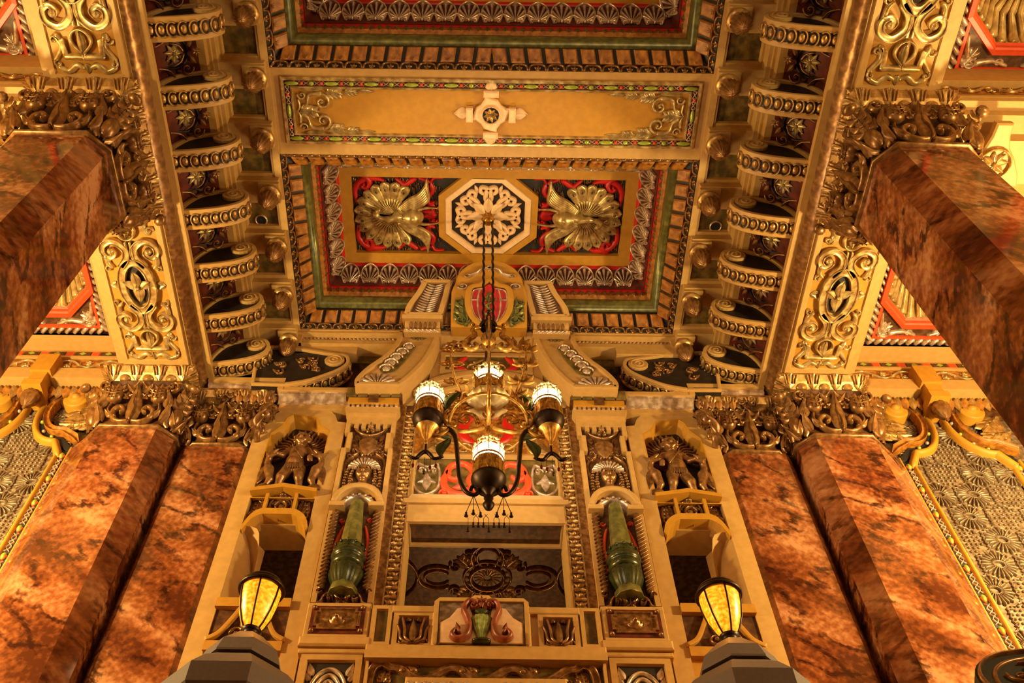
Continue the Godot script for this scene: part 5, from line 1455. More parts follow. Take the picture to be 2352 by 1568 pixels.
# ---------- niche bays ----------
func niche_bays():
	for s in [-1, 1]:
		var w = "left" if s < 0 else "right"
		var b = struct_node("trim_niche_%s" % w, "tan niche bay on the %s of the end wall" % w)
		# outer frame with shaped head (X measured from the centre)
		var outer = MB.v2([1.97, 6.2, 1.97, 11.5, 2.09, 11.52, 2.14, 11.66, 2.24, 11.78, 2.46, 11.84, 2.7, 11.82, 2.9, 11.77, 3.0, 11.66, 3.13, 11.5, 3.2, 11.45, 3.2, 6.2])
		var inner = MB.v2([2.17, 9.98, 2.17, 11.34, 2.3, 11.44, 2.39, 11.62, 2.74, 11.68, 2.82, 11.6, 2.86, 11.44, 2.99, 11.26, 2.99, 9.98])
		var m = MB.new(); m.T = side(s)
		# frame as stiles plus head pieces
		m.bx(1.97, 2.17, 6.2, 11.3, -8.4, -8.15); m.bx(2.99, 3.2, 6.2, 11.26, -8.4, -8.15)
		var head = MB.v2([1.97, 11.3, 2.17, 11.3]) + inner.slice(1, 8) + MB.v2([2.99, 11.26, 3.2, 11.26]) + MB.v2([3.13, 11.5, 3.0, 11.66, 2.9, 11.77, 2.7, 11.82, 2.46, 11.84, 2.24, 11.78, 2.14, 11.66, 2.09, 11.52, 1.97, 11.5])
		m.T = side(s); m.prism(head, -8.4, -8.15)
		add("niche_frame", m, "tan", b)
		m = MB.new(); m.T = side(s)
		# splayed lining
		var inn2 = inner.duplicate()
		m.mould(inner if MB_area(inner) > 0 else rev(inner), [Vector2(0, -8.15), Vector2(0.015, -8.15), Vector2(0.02, -8.19), Vector2(0.07, -8.37)])
		add("niche_lining", m, "ochre", b)
		m = MB.new(); m.T = side(s); m.bx(2.1, 3.05, 9.95, 11.75, -8.41, -8.37); add("niche_back", m, "dark", b)
		m = MB.new(); m.T = side(s) * at(2.55, 11.1, -8.37)
		for i in 21:
			var a = -0.55 + i * 0.21
			var d = Vector2.from_angle(a); var nn = Vector2(-d.y, d.x)
			m.stroke(MB.cr([d * 0.16, d * 0.24 + nn * 0.02, d * 0.33 - nn * 0.02, d * 0.42 + nn * 0.01], 3), 0.045, 0.015, 0.05, 0.01)
		add("ray", m, "bronze", b).set_meta("kind", "stuff")
		m = MB.new(); m.T = side(s) * at(2.5, 11.02, -8.365); m.lathe_z([Vector2(0, 0.02), Vector2(0.2, 0.02), Vector2(0.22, 0.0)], 20); add("red_disc", m, "maroon", b)
		# shelf with peaked front and panel row under it
		m = MB.new(); m.T = side(s)
		m.prism(MB.v2([2.15, 10.02, 2.59, 10.1, 2.99, 10.02, 2.99, 10.08, 2.59, 10.17, 2.15, 10.08]), -8.4, -8.06)
		m.bx(2.39, 2.43, 9.78, 10.08, -8.4, -8.14); m.bx(2.76, 2.8, 9.78, 10.08, -8.4, -8.14)
		# hood of the opening: flat middle with curved drops
		m.prism(MB.cr(MB.v2([2.17, 9.46, 2.22, 9.62, 2.3, 9.72, 2.4, 9.78]), 4) + MB.v2([2.79, 9.78]) + MB.cr(MB.v2([2.86, 9.74, 2.93, 9.64, 2.99, 9.46]), 4) + MB.v2([2.97, 9.4]) + MB.cr(MB.v2([2.9, 9.58, 2.84, 9.64, 2.77, 9.68]), 3) + MB.v2([2.41, 9.68]) + MB.cr(MB.v2([2.34, 9.64, 2.25, 9.54, 2.2, 9.4]), 3), -8.4, -8.12)
		add("shelf", m, "ochre", b)
		m = MB.new(); m.T = side(s)
		# curved corbel in the reveal and splayed jambs
		var rows = []
		for q in [[0.0, 0.0], [0.12, -0.02], [0.2, -0.12], [0.24, -0.3]]:
			rows.append(PackedVector3Array([Vector3(2.99 - q[0], 9.5 + q[1] * 0.4, -8.15), Vector3(2.99 - q[0], 9.4 + q[1] * 0.4, -8.3), Vector3(2.99 - q[0] * 0.8, 9.0 + q[1], -8.6)]))
		m.grid(rows)
		m.quad(Vector3(2.99, 8.3, -8.15), Vector3(2.99, 9.5, -8.15), Vector3(2.76, 9.5, -8.6), Vector3(2.76, 8.3, -8.6))
		m.quad(Vector3(2.17, 8.3, -8.15), Vector3(2.17, 9.5, -8.15), Vector3(2.24, 9.5, -8.6), Vector3(2.24, 8.3, -8.6))
		m.bx(2.17, 2.99, 9.66, 9.78, -8.75, -8.3)
		add("reveal", m, "tan", b)
		m = MB.new(); m.T = side(s); m.bx(2.17, 2.99, 9.7, 10.06, -8.4, -8.25); add("panel_ground", m, "brown", b)
		# carved pieces under the shelf
		var c = thing("shelf_carving", "bronze carved scrolls under the cherub shelf on the %s" % w, "carving", at(s * 2.59, 9.9, -8.24), "carvings under the cherub shelves")
		m = MB.new(); m.T = side(s)
		m.stroke(MB.arc(Vector2(0, 0), 0.07, 0.075, 0, TAU, 16), 0.035, 0.035, 0.06); m.blob(Vector3(0, 0, 0.01), Vector3(0.05, 0.05, 0.03)); add("medallion", m, "bronze", c)
		m = MB.new(); m.T = side(s)
		for q in [-1, 1]:
			m.stroke(MB.cr(MB.v2([q * 0.02, -0.13, q * 0.12, -0.1, q * 0.14, 0.03, q * 0.09, 0.14, q * 0.02, 0.13]), 4), 0.05, 0.03, 0.06)
			m.acanthus(Vector2(q * 0.12, 0.02), Vector2(q * 0.04, 0.17), 0.1, 0.05)
		m.acanthus(Vector2(0, 0.1), Vector2(0, 0.22), 0.12, 0.06, 0.02, 0.05); m.leaf(Vector2(0, -0.1), Vector2(0, -0.24), 0.1, 0.05)
		add("side_scrolls", m, "bronze", c)
		for q in [-1, 1]:
			m = MB.new(); m.T = side(s) * at(q * 0.29, 0, 0)
			m.scroll(Vector2(q * 0.03, -0.16), 0.07, 0, q, 1.1, 0.04, 0.05); m.acanthus(Vector2(0, -0.14), Vector2(0, 0.14), 0.17, 0.05); m.leaf(Vector2(q * 0.04, -0.2), Vector2(q * 0.1, -0.34), 0.08, 0.04); m.scroll(Vector2(-q * 0.04, 0.1), 0.04, 0, -q, 1.0, 0.03, 0.04)
			add("end_carving", m, "bronze", c)
		# lower sill, split panels with ogee frame
		m = MB.new(); m.T = side(s)
		m.bx(2.17, 3.0, 8.24, 8.36, -8.4, -8.1); m.bx(2.17, 3.0, 7.68, 7.8, -8.4, -8.12)
		m.bx(2.17, 3.0, 6.2, 7.68, -8.4, -8.2)
		m.T = side(s) * at(0, 0, -8.16)
		for q in [-1, 1]: m.stroke(MB.cr([Vector2(2.58 + q * 0.13, 8.24), Vector2(2.58 + q * 0.2, 8.08), Vector2(2.58 + q * 0.3, 7.9), Vector2(2.58 + q * 0.42, 7.82)], 5), 0.05, 0.05, 0.05, 0.0, 2)
		add("lower_frame", m, "ochre", b)
		m = MB.new(); m.T = side(s); m.bx(2.17, 3.0, 7.8, 8.24, -8.4, -8.17); add("lower_ground", m, "brown", b)
		m = MB.new(); m.T = side(s) * at(2.58, 7.98, -8.17)
		for q in [-1, 1]:
			m.scroll(Vector2(q * 0.1, -0.08), 0.08, 0, q, 1.2, 0.04, 0.06); m.leaf(Vector2(q * 0.04, 0.0), Vector2(q * 0.1, 0.18), 0.09, 0.05)
		m.acanthus(Vector2(0, -0.12), Vector2(0, 0.2), 0.18, 0.06)
		add("lower_carving", m, "bronze", b)
		cherub(s, w)

func cherub(s: int, w: String):
	var t = thing("cherub_statue", "gilded cherub statue standing in the %s niche" % w, "statue", at(s * 2.54, 10.13, -8.22), "cherub statues in the niches")
	var V = func(x, y, z): return Vector3(x * s, y, z)
	var m = MB.new()
	var B = []
	# torso, belly, chest
	B.append([V.call(0, 0.46, 0.0), V.call(0.01, 0.56, 0.03), 0.11, 0.12]); B.append([V.call(0.01, 0.56, 0.03), V.call(0, 0.78, 0.02), 0.115, 0.105])
	B.append([V.call(-0.09, 0.82, 0), V.call(0.09, 0.82, 0), 0.06, 0.06]); B.append([V.call(0, 0.84, 0.01), V.call(-0.005, 0.93, 0.02), 0.055, 0.05])
	# head
	B.append([V.call(-0.01, 0.99, 0.03), V.call(-0.01, 1.06, 0.02), 0.085, 0.1]); B.append([V.call(-0.01, 0.95, 0.07), V.call(-0.01, 0.97, 0.07), 0.05, 0.05])
	B.append([V.call(-0.01, 1.03, 0.125), V.call(-0.01, 0.995, 0.14), 0.012, 0.02])
	B.append([V.call(-0.06, 0.98, 0.085), V.call(-0.05, 0.97, 0.09), 0.035, 0.035]); B.append([V.call(0.04, 0.98, 0.085), V.call(0.03, 0.97, 0.09), 0.035, 0.035])
	B.append([V.call(-0.11, 1.0, 0.02), V.call(-0.115, 1.03, 0.02), 0.02, 0.025]); B.append([V.call(0.09, 1.0, 0.02), V.call(0.095, 1.03, 0.02), 0.02, 0.025])
	# arms: one stretched over the dolphin, the other bent down
	B.append([V.call(0.12, 0.83, 0), V.call(0.2, 0.7, 0.03), 0.058, 0.047]); B.append([V.call(0.2, 0.7, 0.03), V.call(0.27, 0.66, 0.11), 0.047, 0.034])
	B.append([V.call(-0.12, 0.83, 0), V.call(-0.2, 0.72, 0.02), 0.056, 0.045]); B.append([V.call(-0.2, 0.72, 0.02), V.call(-0.19, 0.6, 0.1), 0.045, 0.034])
	for a in [[0.27, 0.66, 0.11, 0.05, -0.01], [-0.19, 0.6, 0.1, -0.01, -0.05]]:
		B.append([V.call(a[0], a[1], a[2]), V.call(a[0] + a[3] * 0.7, a[1] + a[4] * 0.7, a[2] + 0.01), 0.034, 0.032])
		for k in 4:
			var ox = 0.0 if absf(a[3]) > 0.03 else (k - 1.5) * 0.018
			var oy = (k - 1.5) * 0.018 if absf(a[3]) > 0.03 else 0.0
			B.append([V.call(a[0] + a[3] * 0.8 + ox, a[1] + a[4] * 0.8 + oy, a[2] + 0.015), V.call(a[0] + a[3] * 1.5 + ox, a[1] + a[4] * 1.5 + oy, a[2] + 0.005), 0.011, 0.009])
		B.append([V.call(a[0] + a[3] * 0.3, a[1] + a[4] * 0.3, a[2] + 0.03), V.call(a[0] + a[3] * 0.8 + 0.02, a[1] + a[4] * 0.8 + 0.025, a[2] + 0.035), 0.012, 0.01])
	# legs
	B.append([V.call(0.07, 0.44, 0.02), V.call(0.13, 0.24, 0.08), 0.088, 0.064]); B.append([V.call(0.13, 0.24, 0.08), V.call(0.16, 0.06, 0.03), 0.062, 0.038]); B.append([V.call(0.16, 0.045, 0.03), V.call(0.18, 0.03, 0.11), 0.036, 0.026])
	B.append([V.call(-0.07, 0.44, 0.02), V.call(-0.1, 0.24, 0.07), 0.086, 0.062]); B.append([V.call(-0.1, 0.24, 0.07), V.call(-0.13, 0.06, 0.02), 0.06, 0.036]); B.append([V.call(-0.13, 0.045, 0.02), V.call(-0.15, 0.03, 0.1), 0.034, 0.024])
	bones_mesh(m, B, 0.013, 0.02)
	add("body", m, "bronze", t)
	m = MB.new()
	var rng = RandomNumberGenerator.new(); rng.seed = 21
	for i in 26:
		var a = rng.randf_range(-0.3, PI + 0.3); var zz = rng.randf_range(-0.05, 0.06)
		m.blob(V.call(-0.01 + cos(a) * 0.1, 1.05 + sin(a) * 0.085, zz), Vector3(0.028, 0.028, 0.028), 6, 4)
	add("hair", m, "bronze", t)
	for q in [-1, 1]:
		m = MB.new(); m.blob(V.call(-0.01 + q * 0.037, 1.035, 0.108), Vector3(0.013, 0.008, 0.008), 6, 4); add("eye", m, "iron", t)
	m = MB.new(); m.blob(V.call(-0.01, 0.962, 0.12), Vector3(0.022, 0.007, 0.008), 6, 4); add("mouth", m, "iron", t)
	m = MB.new()
	m.tube(MB.cr([V.call(0.1, 0.88, 0.05), V.call(0.03, 0.74, 0.14), V.call(-0.1, 0.56, 0.12)], 5), 0.012, 0.012, 5)
	for i in 7: m.leaf(Vector2((-0.09 + i * 0.03) * s, 0.47), Vector2((-0.1 + i * 0.034) * s, 0.37), 0.05, 0.03, 0.11, 0.0)
	add("sash_and_leaf_skirt", m, "bronze", t)
	# dolphins beside it
	for q in [-1, 1]:
		var d = thing("dolphin_figure", "gilded dolphin at the %s side of the cherub in the %s niche" % ["outer" if q > 0 else "inner", w], "statue", at(s * (2.54 + q * 0.31), 10.13, -8.2), "dolphins beside the cherubs")
		m = MB.new()
		var D = []
		D.append([V.call(0, 0.36, 0.07), V.call(-q * 0.04, 0.2, 0.05), 0.07, 0.05]); D.append([V.call(-q * 0.04, 0.2, 0.05), V.call(q * 0.02, 0.04, 0.03), 0.048, 0.02])
		D.append([V.call(0, 0.36, 0.07), V.call(q * 0.05, 0.5, 0.06), 0.066, 0.036]); D.append([V.call(q * 0.05, 0.5, 0.06), V.call(q * 0.03, 0.6, 0.09), 0.036, 0.045])
		D.append([V.call(q * 0.03, 0.61, 0.1), V.call(-q * 0.07, 0.68, 0.14), 0.04, 0.016]); D.append([V.call(q * 0.02, 0.58, 0.11), V.call(-q * 0.08, 0.59, 0.14), 0.03, 0.013]); D.append([V.call(q * 0.06, 0.63, 0.08), V.call(q * 0.11, 0.73, 0.05), 0.026, 0.008])
		bones_mesh(m, D, 0.012, 0.014)
		add("body", m, "bronze", d)
		m = MB.new(); m.T = side(s)
		m.leaf(Vector2(q * 0.04, 0.48), Vector2(q * 0.12, 0.1), 0.14, 0.04, 0.04); m.leaf(Vector2(q * 0.02, 0.1), Vector2(-q * 0.08, 0.0), 0.09, 0.03, 0.05); m.leaf(Vector2(q * 0.02, 0.1), Vector2(q * 0.1, 0.0), 0.09, 0.03, 0.05)
		add("fins", m, "bronze", d)

# ---------- ornate pilasters ----------
func pilasters():
	for s in [-1, 1]:
		var w = "left" if s < 0 else "right"
		var X = 1.605
		var t = thing("ornate_pilaster", "tan pilaster with carved panels on the %s of the central opening" % w, "pilaster", at(s * X, 6.0, -8.4), "ornate pilasters")
		var m = MB.new()
		m.bx(-0.34, 0.34, 0, 2.25, 0, 0.28); m.bx(-0.33, 0.33, 2.2, 6.0, 0, 0.22)
		add("body", m, "tan", t)
		var Z = 0.22
		m = MB.new(); m.T = at(0, 0, Z)
		# stepped frame
		for q in [-1, 1]:
			m.bx(q * 0.285, q * 0.345, 2.3, 4.9, 0, 0.09); m.bx(q * 0.235, q * 0.295, 4.9, 5.22, 0, 0.09); m.bx(q * 0.285, q * 0.345, 5.22, 5.42, 0, 0.09)
		m.bx(-0.345, 0.345, 5.42, 5.56, 0, 0.09)
		m.prism(MB.v2([-0.345, 5.56, 0.345, 5.56, 0.385, 5.66, 0.385, 5.7, -0.385, 5.7, -0.385, 5.66]), -0.2, 0.16)
		for i in 5: m.bx(-0.2 + i * 0.1 - 0.03, -0.2 + i * 0.1 + 0.03, 5.34, 5.42, 0, 0.085)
		add("frame", m, "tan", t)
		m = MB.new(); m.T = at(0, 0, Z); m.slab(-0.29, 0.29, 2.3, 5.45, -0.01, 0.01, 0.002); add("panel_ground", m, "brown", t)
		# top cornice
		m = MB.new(); m.T = at(0, 0, 0)
		m.bx(-0.36, 0.36, 5.74, 5.86, 0, 0.42); m.bx(-0.3, 0.3, 5.86, 6.0, 0, 0.4)
		add("cornice", m, "ochre", t)
		m = MB.new(); m.bx(-0.07, 0.07, 5.75, 5.87, 0.3, 0.46); m.bx(-0.4, 0.4, 5.87, 6.03, 0, 0.43); add("cornice_cap", m, "brown", t)
		for i in 11:
			m = MB.new(); m.bx(-0.37 + i * 0.068, -0.33 + i * 0.068, 5.7, 5.74, 0.2, 0.4); add("dentil", m, "silver", t)
		for i in 5:
			m = MB.new(); m.T = xf(Basis(Vector3(1, 0, 0), 0.3), Vector3(-0.32 + i * 0.16, 5.9, 0.44)); m.slab(-0.07, 0.07, -0.04, 0.12, 0, 0.02, 0.01); add("cap_leaf", m, "olive", t)
		# vase ornament
		m = MB.new(); m.T = at(0, 0, Z)
		for q in [-1, 1]:
			m.stroke(MB.cr(MB.v2([0.0, 5.2, q * 0.12, 5.24, q * 0.22, 5.34]), 4), 0.05, 0.03, 0.07); m.scroll(Vector2(q * 0.1, 5.38), 0.05, PI / 2, -q, 1.0, 0.03, 0.06); m.leaf(Vector2(q * 0.14, 5.12), Vector2(q * 0.2, 5.3), 0.08, 0.05)
		m.acanthus(Vector2(0, 5.28), Vector2(0, 5.44), 0.14, 0.07, 0.02, 0.05)
		add("vase_foliage", m, "bronze", t)
		m = MB.new(); m.T = xf(Basis(Vector3(1, 0, 0), Vector3(0, 1, 0), Vector3(0, 0, 0.6)), Vector3(0, 4.9, Z + 0.02))
		m.lathe([Vector2(0.02, -0.08), Vector2(0.1, 0.0), Vector2(0.14, 0.1), Vector2(0.15, 0.18), Vector2(0.1, 0.2), Vector2(0.12, 0.24), Vector2(0.0, 0.25)], 32, 0, TAU, 0.1, 10); add("vase", m, "bronze", t)
		# mask
		var k = thing("mask_relief", "gilded woman's mask with braids on the %s pilaster" % w, "mask", xf(Basis.from_scale(Vector3(1.22, 1.22, 1.2)), Vector3(s * X, 10.3, -8.17)), "masks on the ornate pilasters")
		m = MB.new()
		bones_mesh(m, [[Vector3(0, 0.16, 0.0), Vector3(0, 0.09, 0.02), 0.09, 0.078], [Vector3(0, 0.05, 0.04), Vector3(0, 0.03, 0.05), 0.05, 0.036], [Vector3(0, 0.15, 0.085), Vector3(0, 0.105, 0.105), 0.009, 0.018], [Vector3(-0.045, 0.175, 0.075), Vector3(0.045, 0.175, 0.075), 0.016, 0.016],
			[Vector3(-0.02, 0.062, 0.088), Vector3(0.02, 0.062, 0.088), 0.011, 0.011], [Vector3(-0.045, 0.09, 0.06), Vector3(-0.05, 0.1, 0.06), 0.03, 0.03], [Vector3(0.045, 0.09, 0.06), Vector3(0.05, 0.1, 0.06), 0.03, 0.03], [Vector3(0, 0.02, 0.0), Vector3(0, -0.08, 0.0), 0.05, 0.055]], 0.009, 0.012)
		add("face", m, "bronze", k)
		for q in [-1, 1]:
			m = MB.new(); m.blob(Vector3(q * 0.037, 0.15, 0.092), Vector3(0.014, 0.006, 0.006), 6, 4); add("eye", m, "iron", k)
			for j in 2:
				m = MB.new()
				for i in 11:
					var f = i / 10.0
					m.blob(Vector3(q * (0.1 + 0.055 * j + 0.035 * sin(f * 3)), 0.2 - f * (0.36 + 0.06 * j), 0.05 - 0.02 * f), Vector3(0.022, 0.016, 0.02), 6, 4)
				add("braid", m, "bronze", k)
		m = MB.new()
		for i in 11:
			var a = 0.35 + i * 0.244
			m.stroke([Vector2(cos(a) * 0.09, 0.14 + sin(a) * 0.1), Vector2(cos(a) * 0.17, 0.14 + sin(a) * 0.17)], 0.025, 0.045, 0.05, 0.04)
		add("headdress", m, "silver", k)
		m = MB.new(); m.T = at(0, 0, Z)
		for q in [-1, 1]:
			m.stroke(MB.cr(MB.v2([q * 0.12, 4.86, q * 0.22, 4.76, q * 0.26, 4.6, q * 0.22, 4.42, q * 0.14, 4.34]), 4), 0.04, 0.07, 0.05); m.scroll(Vector2(q * 0.22, 4.8), 0.05, 0, q, 1.0, 0.03, 0.05); m.scroll(Vector2(q * 0.18, 4.9), 0.04, 0, -q, 1.0, 0.025, 0.05)
			m.acanthus(Vector2(q * 0.14, 4.3), Vector2(q * 0.24, 4.05), 0.16, 0.05); m.leaf(Vector2(q * 0.05, 4.24), Vector2(q * 0.14, 4.06), 0.1, 0.05)
		m.leaf(Vector2(0, 4.28), Vector2(0, 4.12), 0.1, 0.06)
		for q in [-1, 1]:
			m.acanthus(Vector2(q * 0.06, 4.9), Vector2(q * 0.2, 5.12), 0.16, 0.05); m.leaf(Vector2(q * 0.08, 4.82), Vector2(q * 0.02, 4.98), 0.08, 0.05); m.scroll(Vector2(q * 0.17, 4.2), 0.05, 0, q, 1.1, 0.03, 0.05)
		add("mask_surround", m, "bronze", t)
		# arch with side colonnettes
		m = MB.new(); m.T = at(0, 0, Z)
		m.stroke(MB.arc(Vector2(0, 3.78), 0.29, 0.3, 0, PI, 18), 0.07, 0.07, 0.2, 0.0, 2)
		for q in [-1, 1]: m.slab(minf(q * 0.15, q * 0.34), maxf(q * 0.15, q * 0.34), 3.72, 3.79, 0, 0.2, 0.015)
		add("arch", m, "tan", t)
		m = MB.new(); m.T = at(0, 0, Z); m.stroke(MB.arc(Vector2(0, 3.78), 0.21, 0.22, 0, PI, 16), 0.09, 0.09, 0.1, 0.0)
		for i in 7:
			var a = 0.35 + i * 0.4
			m.blob(Vector3(cos(a) * 0.21, 3.78 + sin(a) * 0.22, 0.1), Vector3(0.025, 0.025, 0.02), 6, 4)
		add("beaded_soffit", m, "silver", t)
		for q in [-1, 1]:
			m = MB.new(); m.tube([Vector3(q * 0.26, 2.5, Z + 0.07), Vector3(q * 0.26, 3.72, Z + 0.07)], 0.045, 0.045, 10)
			for i in 20: m.stroke_at(Vector3(q * 0.26, 2.55 + i * 0.058, Z + 0.1))
			add("colonnette", m, "bronze", t)
			m = MB.new(); m.T = at(0, 0, Z)
			m.stroke(MB.cr(MB.v2([q * 0.16, 3.0, q * 0.2, 3.15, q * 0.17, 3.35, q * 0.13, 3.5]), 4), 0.1, 0.04, 0.06); m.scroll(Vector2(q * 0.17, 3.6), 0.04, 0, q, 1.0, 0.03, 0.05)
			for i in 3: m.blob(Vector3(q * 0.19, 2.98 - i * 0.07, 0.03), Vector3(0.04, 0.035, 0.04), 8, 4)
			add("red_flourish", m, "vermilion", t)
			m = MB.new(); m.T = at(0, 0, Z + 0.03)
			m.stroke(MB.cr(MB.v2([q * 0.04, 2.32, q * 0.12, 2.4, q * 0.2, 2.36, q * 0.24, 2.27, q * 0.33, 2.24]), 4), 0.07, 0.02, 0.12); m.scroll(Vector2(q * 0.28, 2.46), 0.04, 0, q, 1.0, 0.03, 0.08); m.scroll(Vector2(q * 0.14, 2.33), 0.035, 0, -q, 1.0, 0.03, 0.13)
			add("foot_scroll", m, "bronze", t)
		m = MB.new(); m.T = at(0, 0, Z + 0.03); m.acanthus(Vector2(0, 2.4), Vector2(0, 2.2), 0.2, 0.12, 0, 0.05); add("foot_leaf", m, "bronze", t)
		# base block with rosette panel
		m = MB.new(); m.T = at(0, 0, 0.28)
		m.slab(-0.345, 0.345, 1.78, 2.24, -0.1, 0.1, 0.01); m.slab(-0.37, 0.37, 1.66, 1.78, -0.1, 0.13, 0.02); m.slab(-0.36, 0.36, 1.6, 1.66, -0.1, 0.08, 0.01)
		m.rect(-0.32, -0.5, 0.32, 1.6, [Vector2(0, 0), Vector2(0, 0.06), Vector2(0.07, 0.06), Vector2(0.075, 0)])
		add("pedestal", m, "tan", t)
		m = MB.new(); m.T = at(0, 0, 0.375); m.slab(-0.295, 0.295, 1.82, 2.19, 0, 0.012, 0.004); add("pedestal_panel", m, "maroon", t)
		m = MB.new(); m.T = at(0, 2.005, 0.385)
		var st = MB.v2([-0.25, 0.1, -0.21, 0.1, -0.21, 0.14, 0.21, 0.14, 0.21, 0.1, 0.25, 0.1, 0.25, -0.1, 0.21, -0.1, 0.21, -0.14, -0.21, -0.14, -0.21, -0.1, -0.25, -0.1])
		m.mould(st if MB_area(st) > 0 else rev(st), [Vector2(0, 0), Vector2(0, 0.025), Vector2(0.02, 0.03), Vector2(0.03, 0.012), Vector2(0.1, 0.012)])
		for q in [-1, 1]:
			for z in [-1, 1]: m.blob(Vector3(q * 0.26, z * 0.15, 0.01), Vector3(0.03, 0.03, 0.03), 8, 4)
			m.leaf(Vector2(q * 0.06, 0), Vector2(q * 0.17, 0), 0.08, 0.03, 0.01)
		add("stepped_frame", m, "bronze", t)
		m = MB.new(); m.T = at(0, 2.005, 0.39); m.lathe_z([Vector2(0, 0.09), Vector2(0.02, 0.08), Vector2(0.025, 0.05), Vector2(0.05, 0.05), Vector2(0.06, 0.02), Vector2(0.085, 0.025), Vector2(0.09, 0.0)], 20); add("rosette", m, "bronze", t)
		# arched shell panel below
		m = MB.new(); m.T = at(0, 1.2, 0.285); m.slab(-0.25, 0.25, -0.9, 0.33, 0, 0.008, 0.002); add("lower_ground", m, "dark", t)
		for j in 3:
			m = MB.new(); m.T = at(0, 1.0, 0.29); m.stroke(MB.cr(MB.v2([-0.21 + j * 0.06, -0.5, -0.2 + j * 0.06, 0.1, -0.13 + j * 0.035, 0.35 - j * 0.06, 0, 0.44 - j * 0.07, 0.13 - j * 0.035, 0.35 - j * 0.06, 0.2 - j * 0.06, 0.1, 0.21 - j * 0.06, -0.5]), 5), 0.045, 0.045, 0.04); add("arched_band", m, "silver", t)
		for q in [-1, 1]:
			m = MB.new(); m.T = at(0, 1.0, 0.29); m.leaf(Vector2(q * 0.18, 0.36), Vector2(q * 0.23, 0.52), 0.08, 0.03); m.leaf(Vector2(q * 0.2, 0.3), Vector2(q * 0.24, 0.4), 0.06, 0.03); add("corner_leaf", m, "silver", t)
		# green turned column in the arch
		var g = thing("green_baluster", "green fluted baluster column in the arch of the %s pilaster" % w, "baluster", at(s * X, 8.36, -8.06), "green balusters in the pilaster arches")
		m = MB.new(); m.lathe([Vector2(0.135, 0.68), Vector2(0.085, 1.46), Vector2(0.0, 1.46)], 8, 0.2, TAU + 0.2)
		m = MB.new()
		for i in 8:
			var a0 = TAU * i / 8 + 0.2; var a1 = TAU * (i + 1) / 8 + 0.2
			m.quad(Vector3(cos(a0) * 0.14, 0.66, sin(a0) * 0.14), Vector3(cos(a1) * 0.14, 0.66, sin(a1) * 0.14), Vector3(cos(a1) * 0.082, 1.46, sin(a1) * 0.082), Vector3(cos(a0) * 0.082, 1.46, sin(a0) * 0.082))
		add("faceted_shaft", m, "green", g)
		m = MB.new(); m.lathe([Vector2(0.13, 0.72), Vector2(0.165, 0.71), Vector2(0.175, 0.68), Vector2(0.16, 0.655), Vector2(0.165, 0.63), Vector2(0.2, 0.58), Vector2(0.205, 0.54), Vector2(0.19, 0.51), Vector2(0.17, 0.5), Vector2(0.19, 0.48), Vector2(0.19, 0.42), Vector2(0.16, 0.4)], 32); add("collar", m, "deepgreen", g)
		m = MB.new(); m.lathe([Vector2(0.16, 0.41), Vector2(0.2, 0.36), Vector2(0.2, 0.3), Vector2(0.17, 0.2), Vector2(0.14, 0.13), Vector2(0.15, 0.11)], 48, 0, TAU, 0.1, 14); add("gadrooned_bulb", m, "deepgreen", g)
		m = MB.new(); m.lathe([Vector2(0.14, 0.13), Vector2(0.16, 0.1), Vector2(0.17, 0.02), Vector2(0.17, 0.0), Vector2(0, 0)], 8); add("foot", m, "green", g)
		for i in 12:
			var a = TAU * i / 12
			m = MB.new(); m.blob(Vector3(cos(a) * 0.178, 0.69, sin(a) * 0.178), Vector3(0.02, 0.025, 0.02), 6, 4); add("bead", m, "deepgreen", g)

func rev(a: Array) -> Array:
	var b = a.duplicate(); b.reverse(); return b

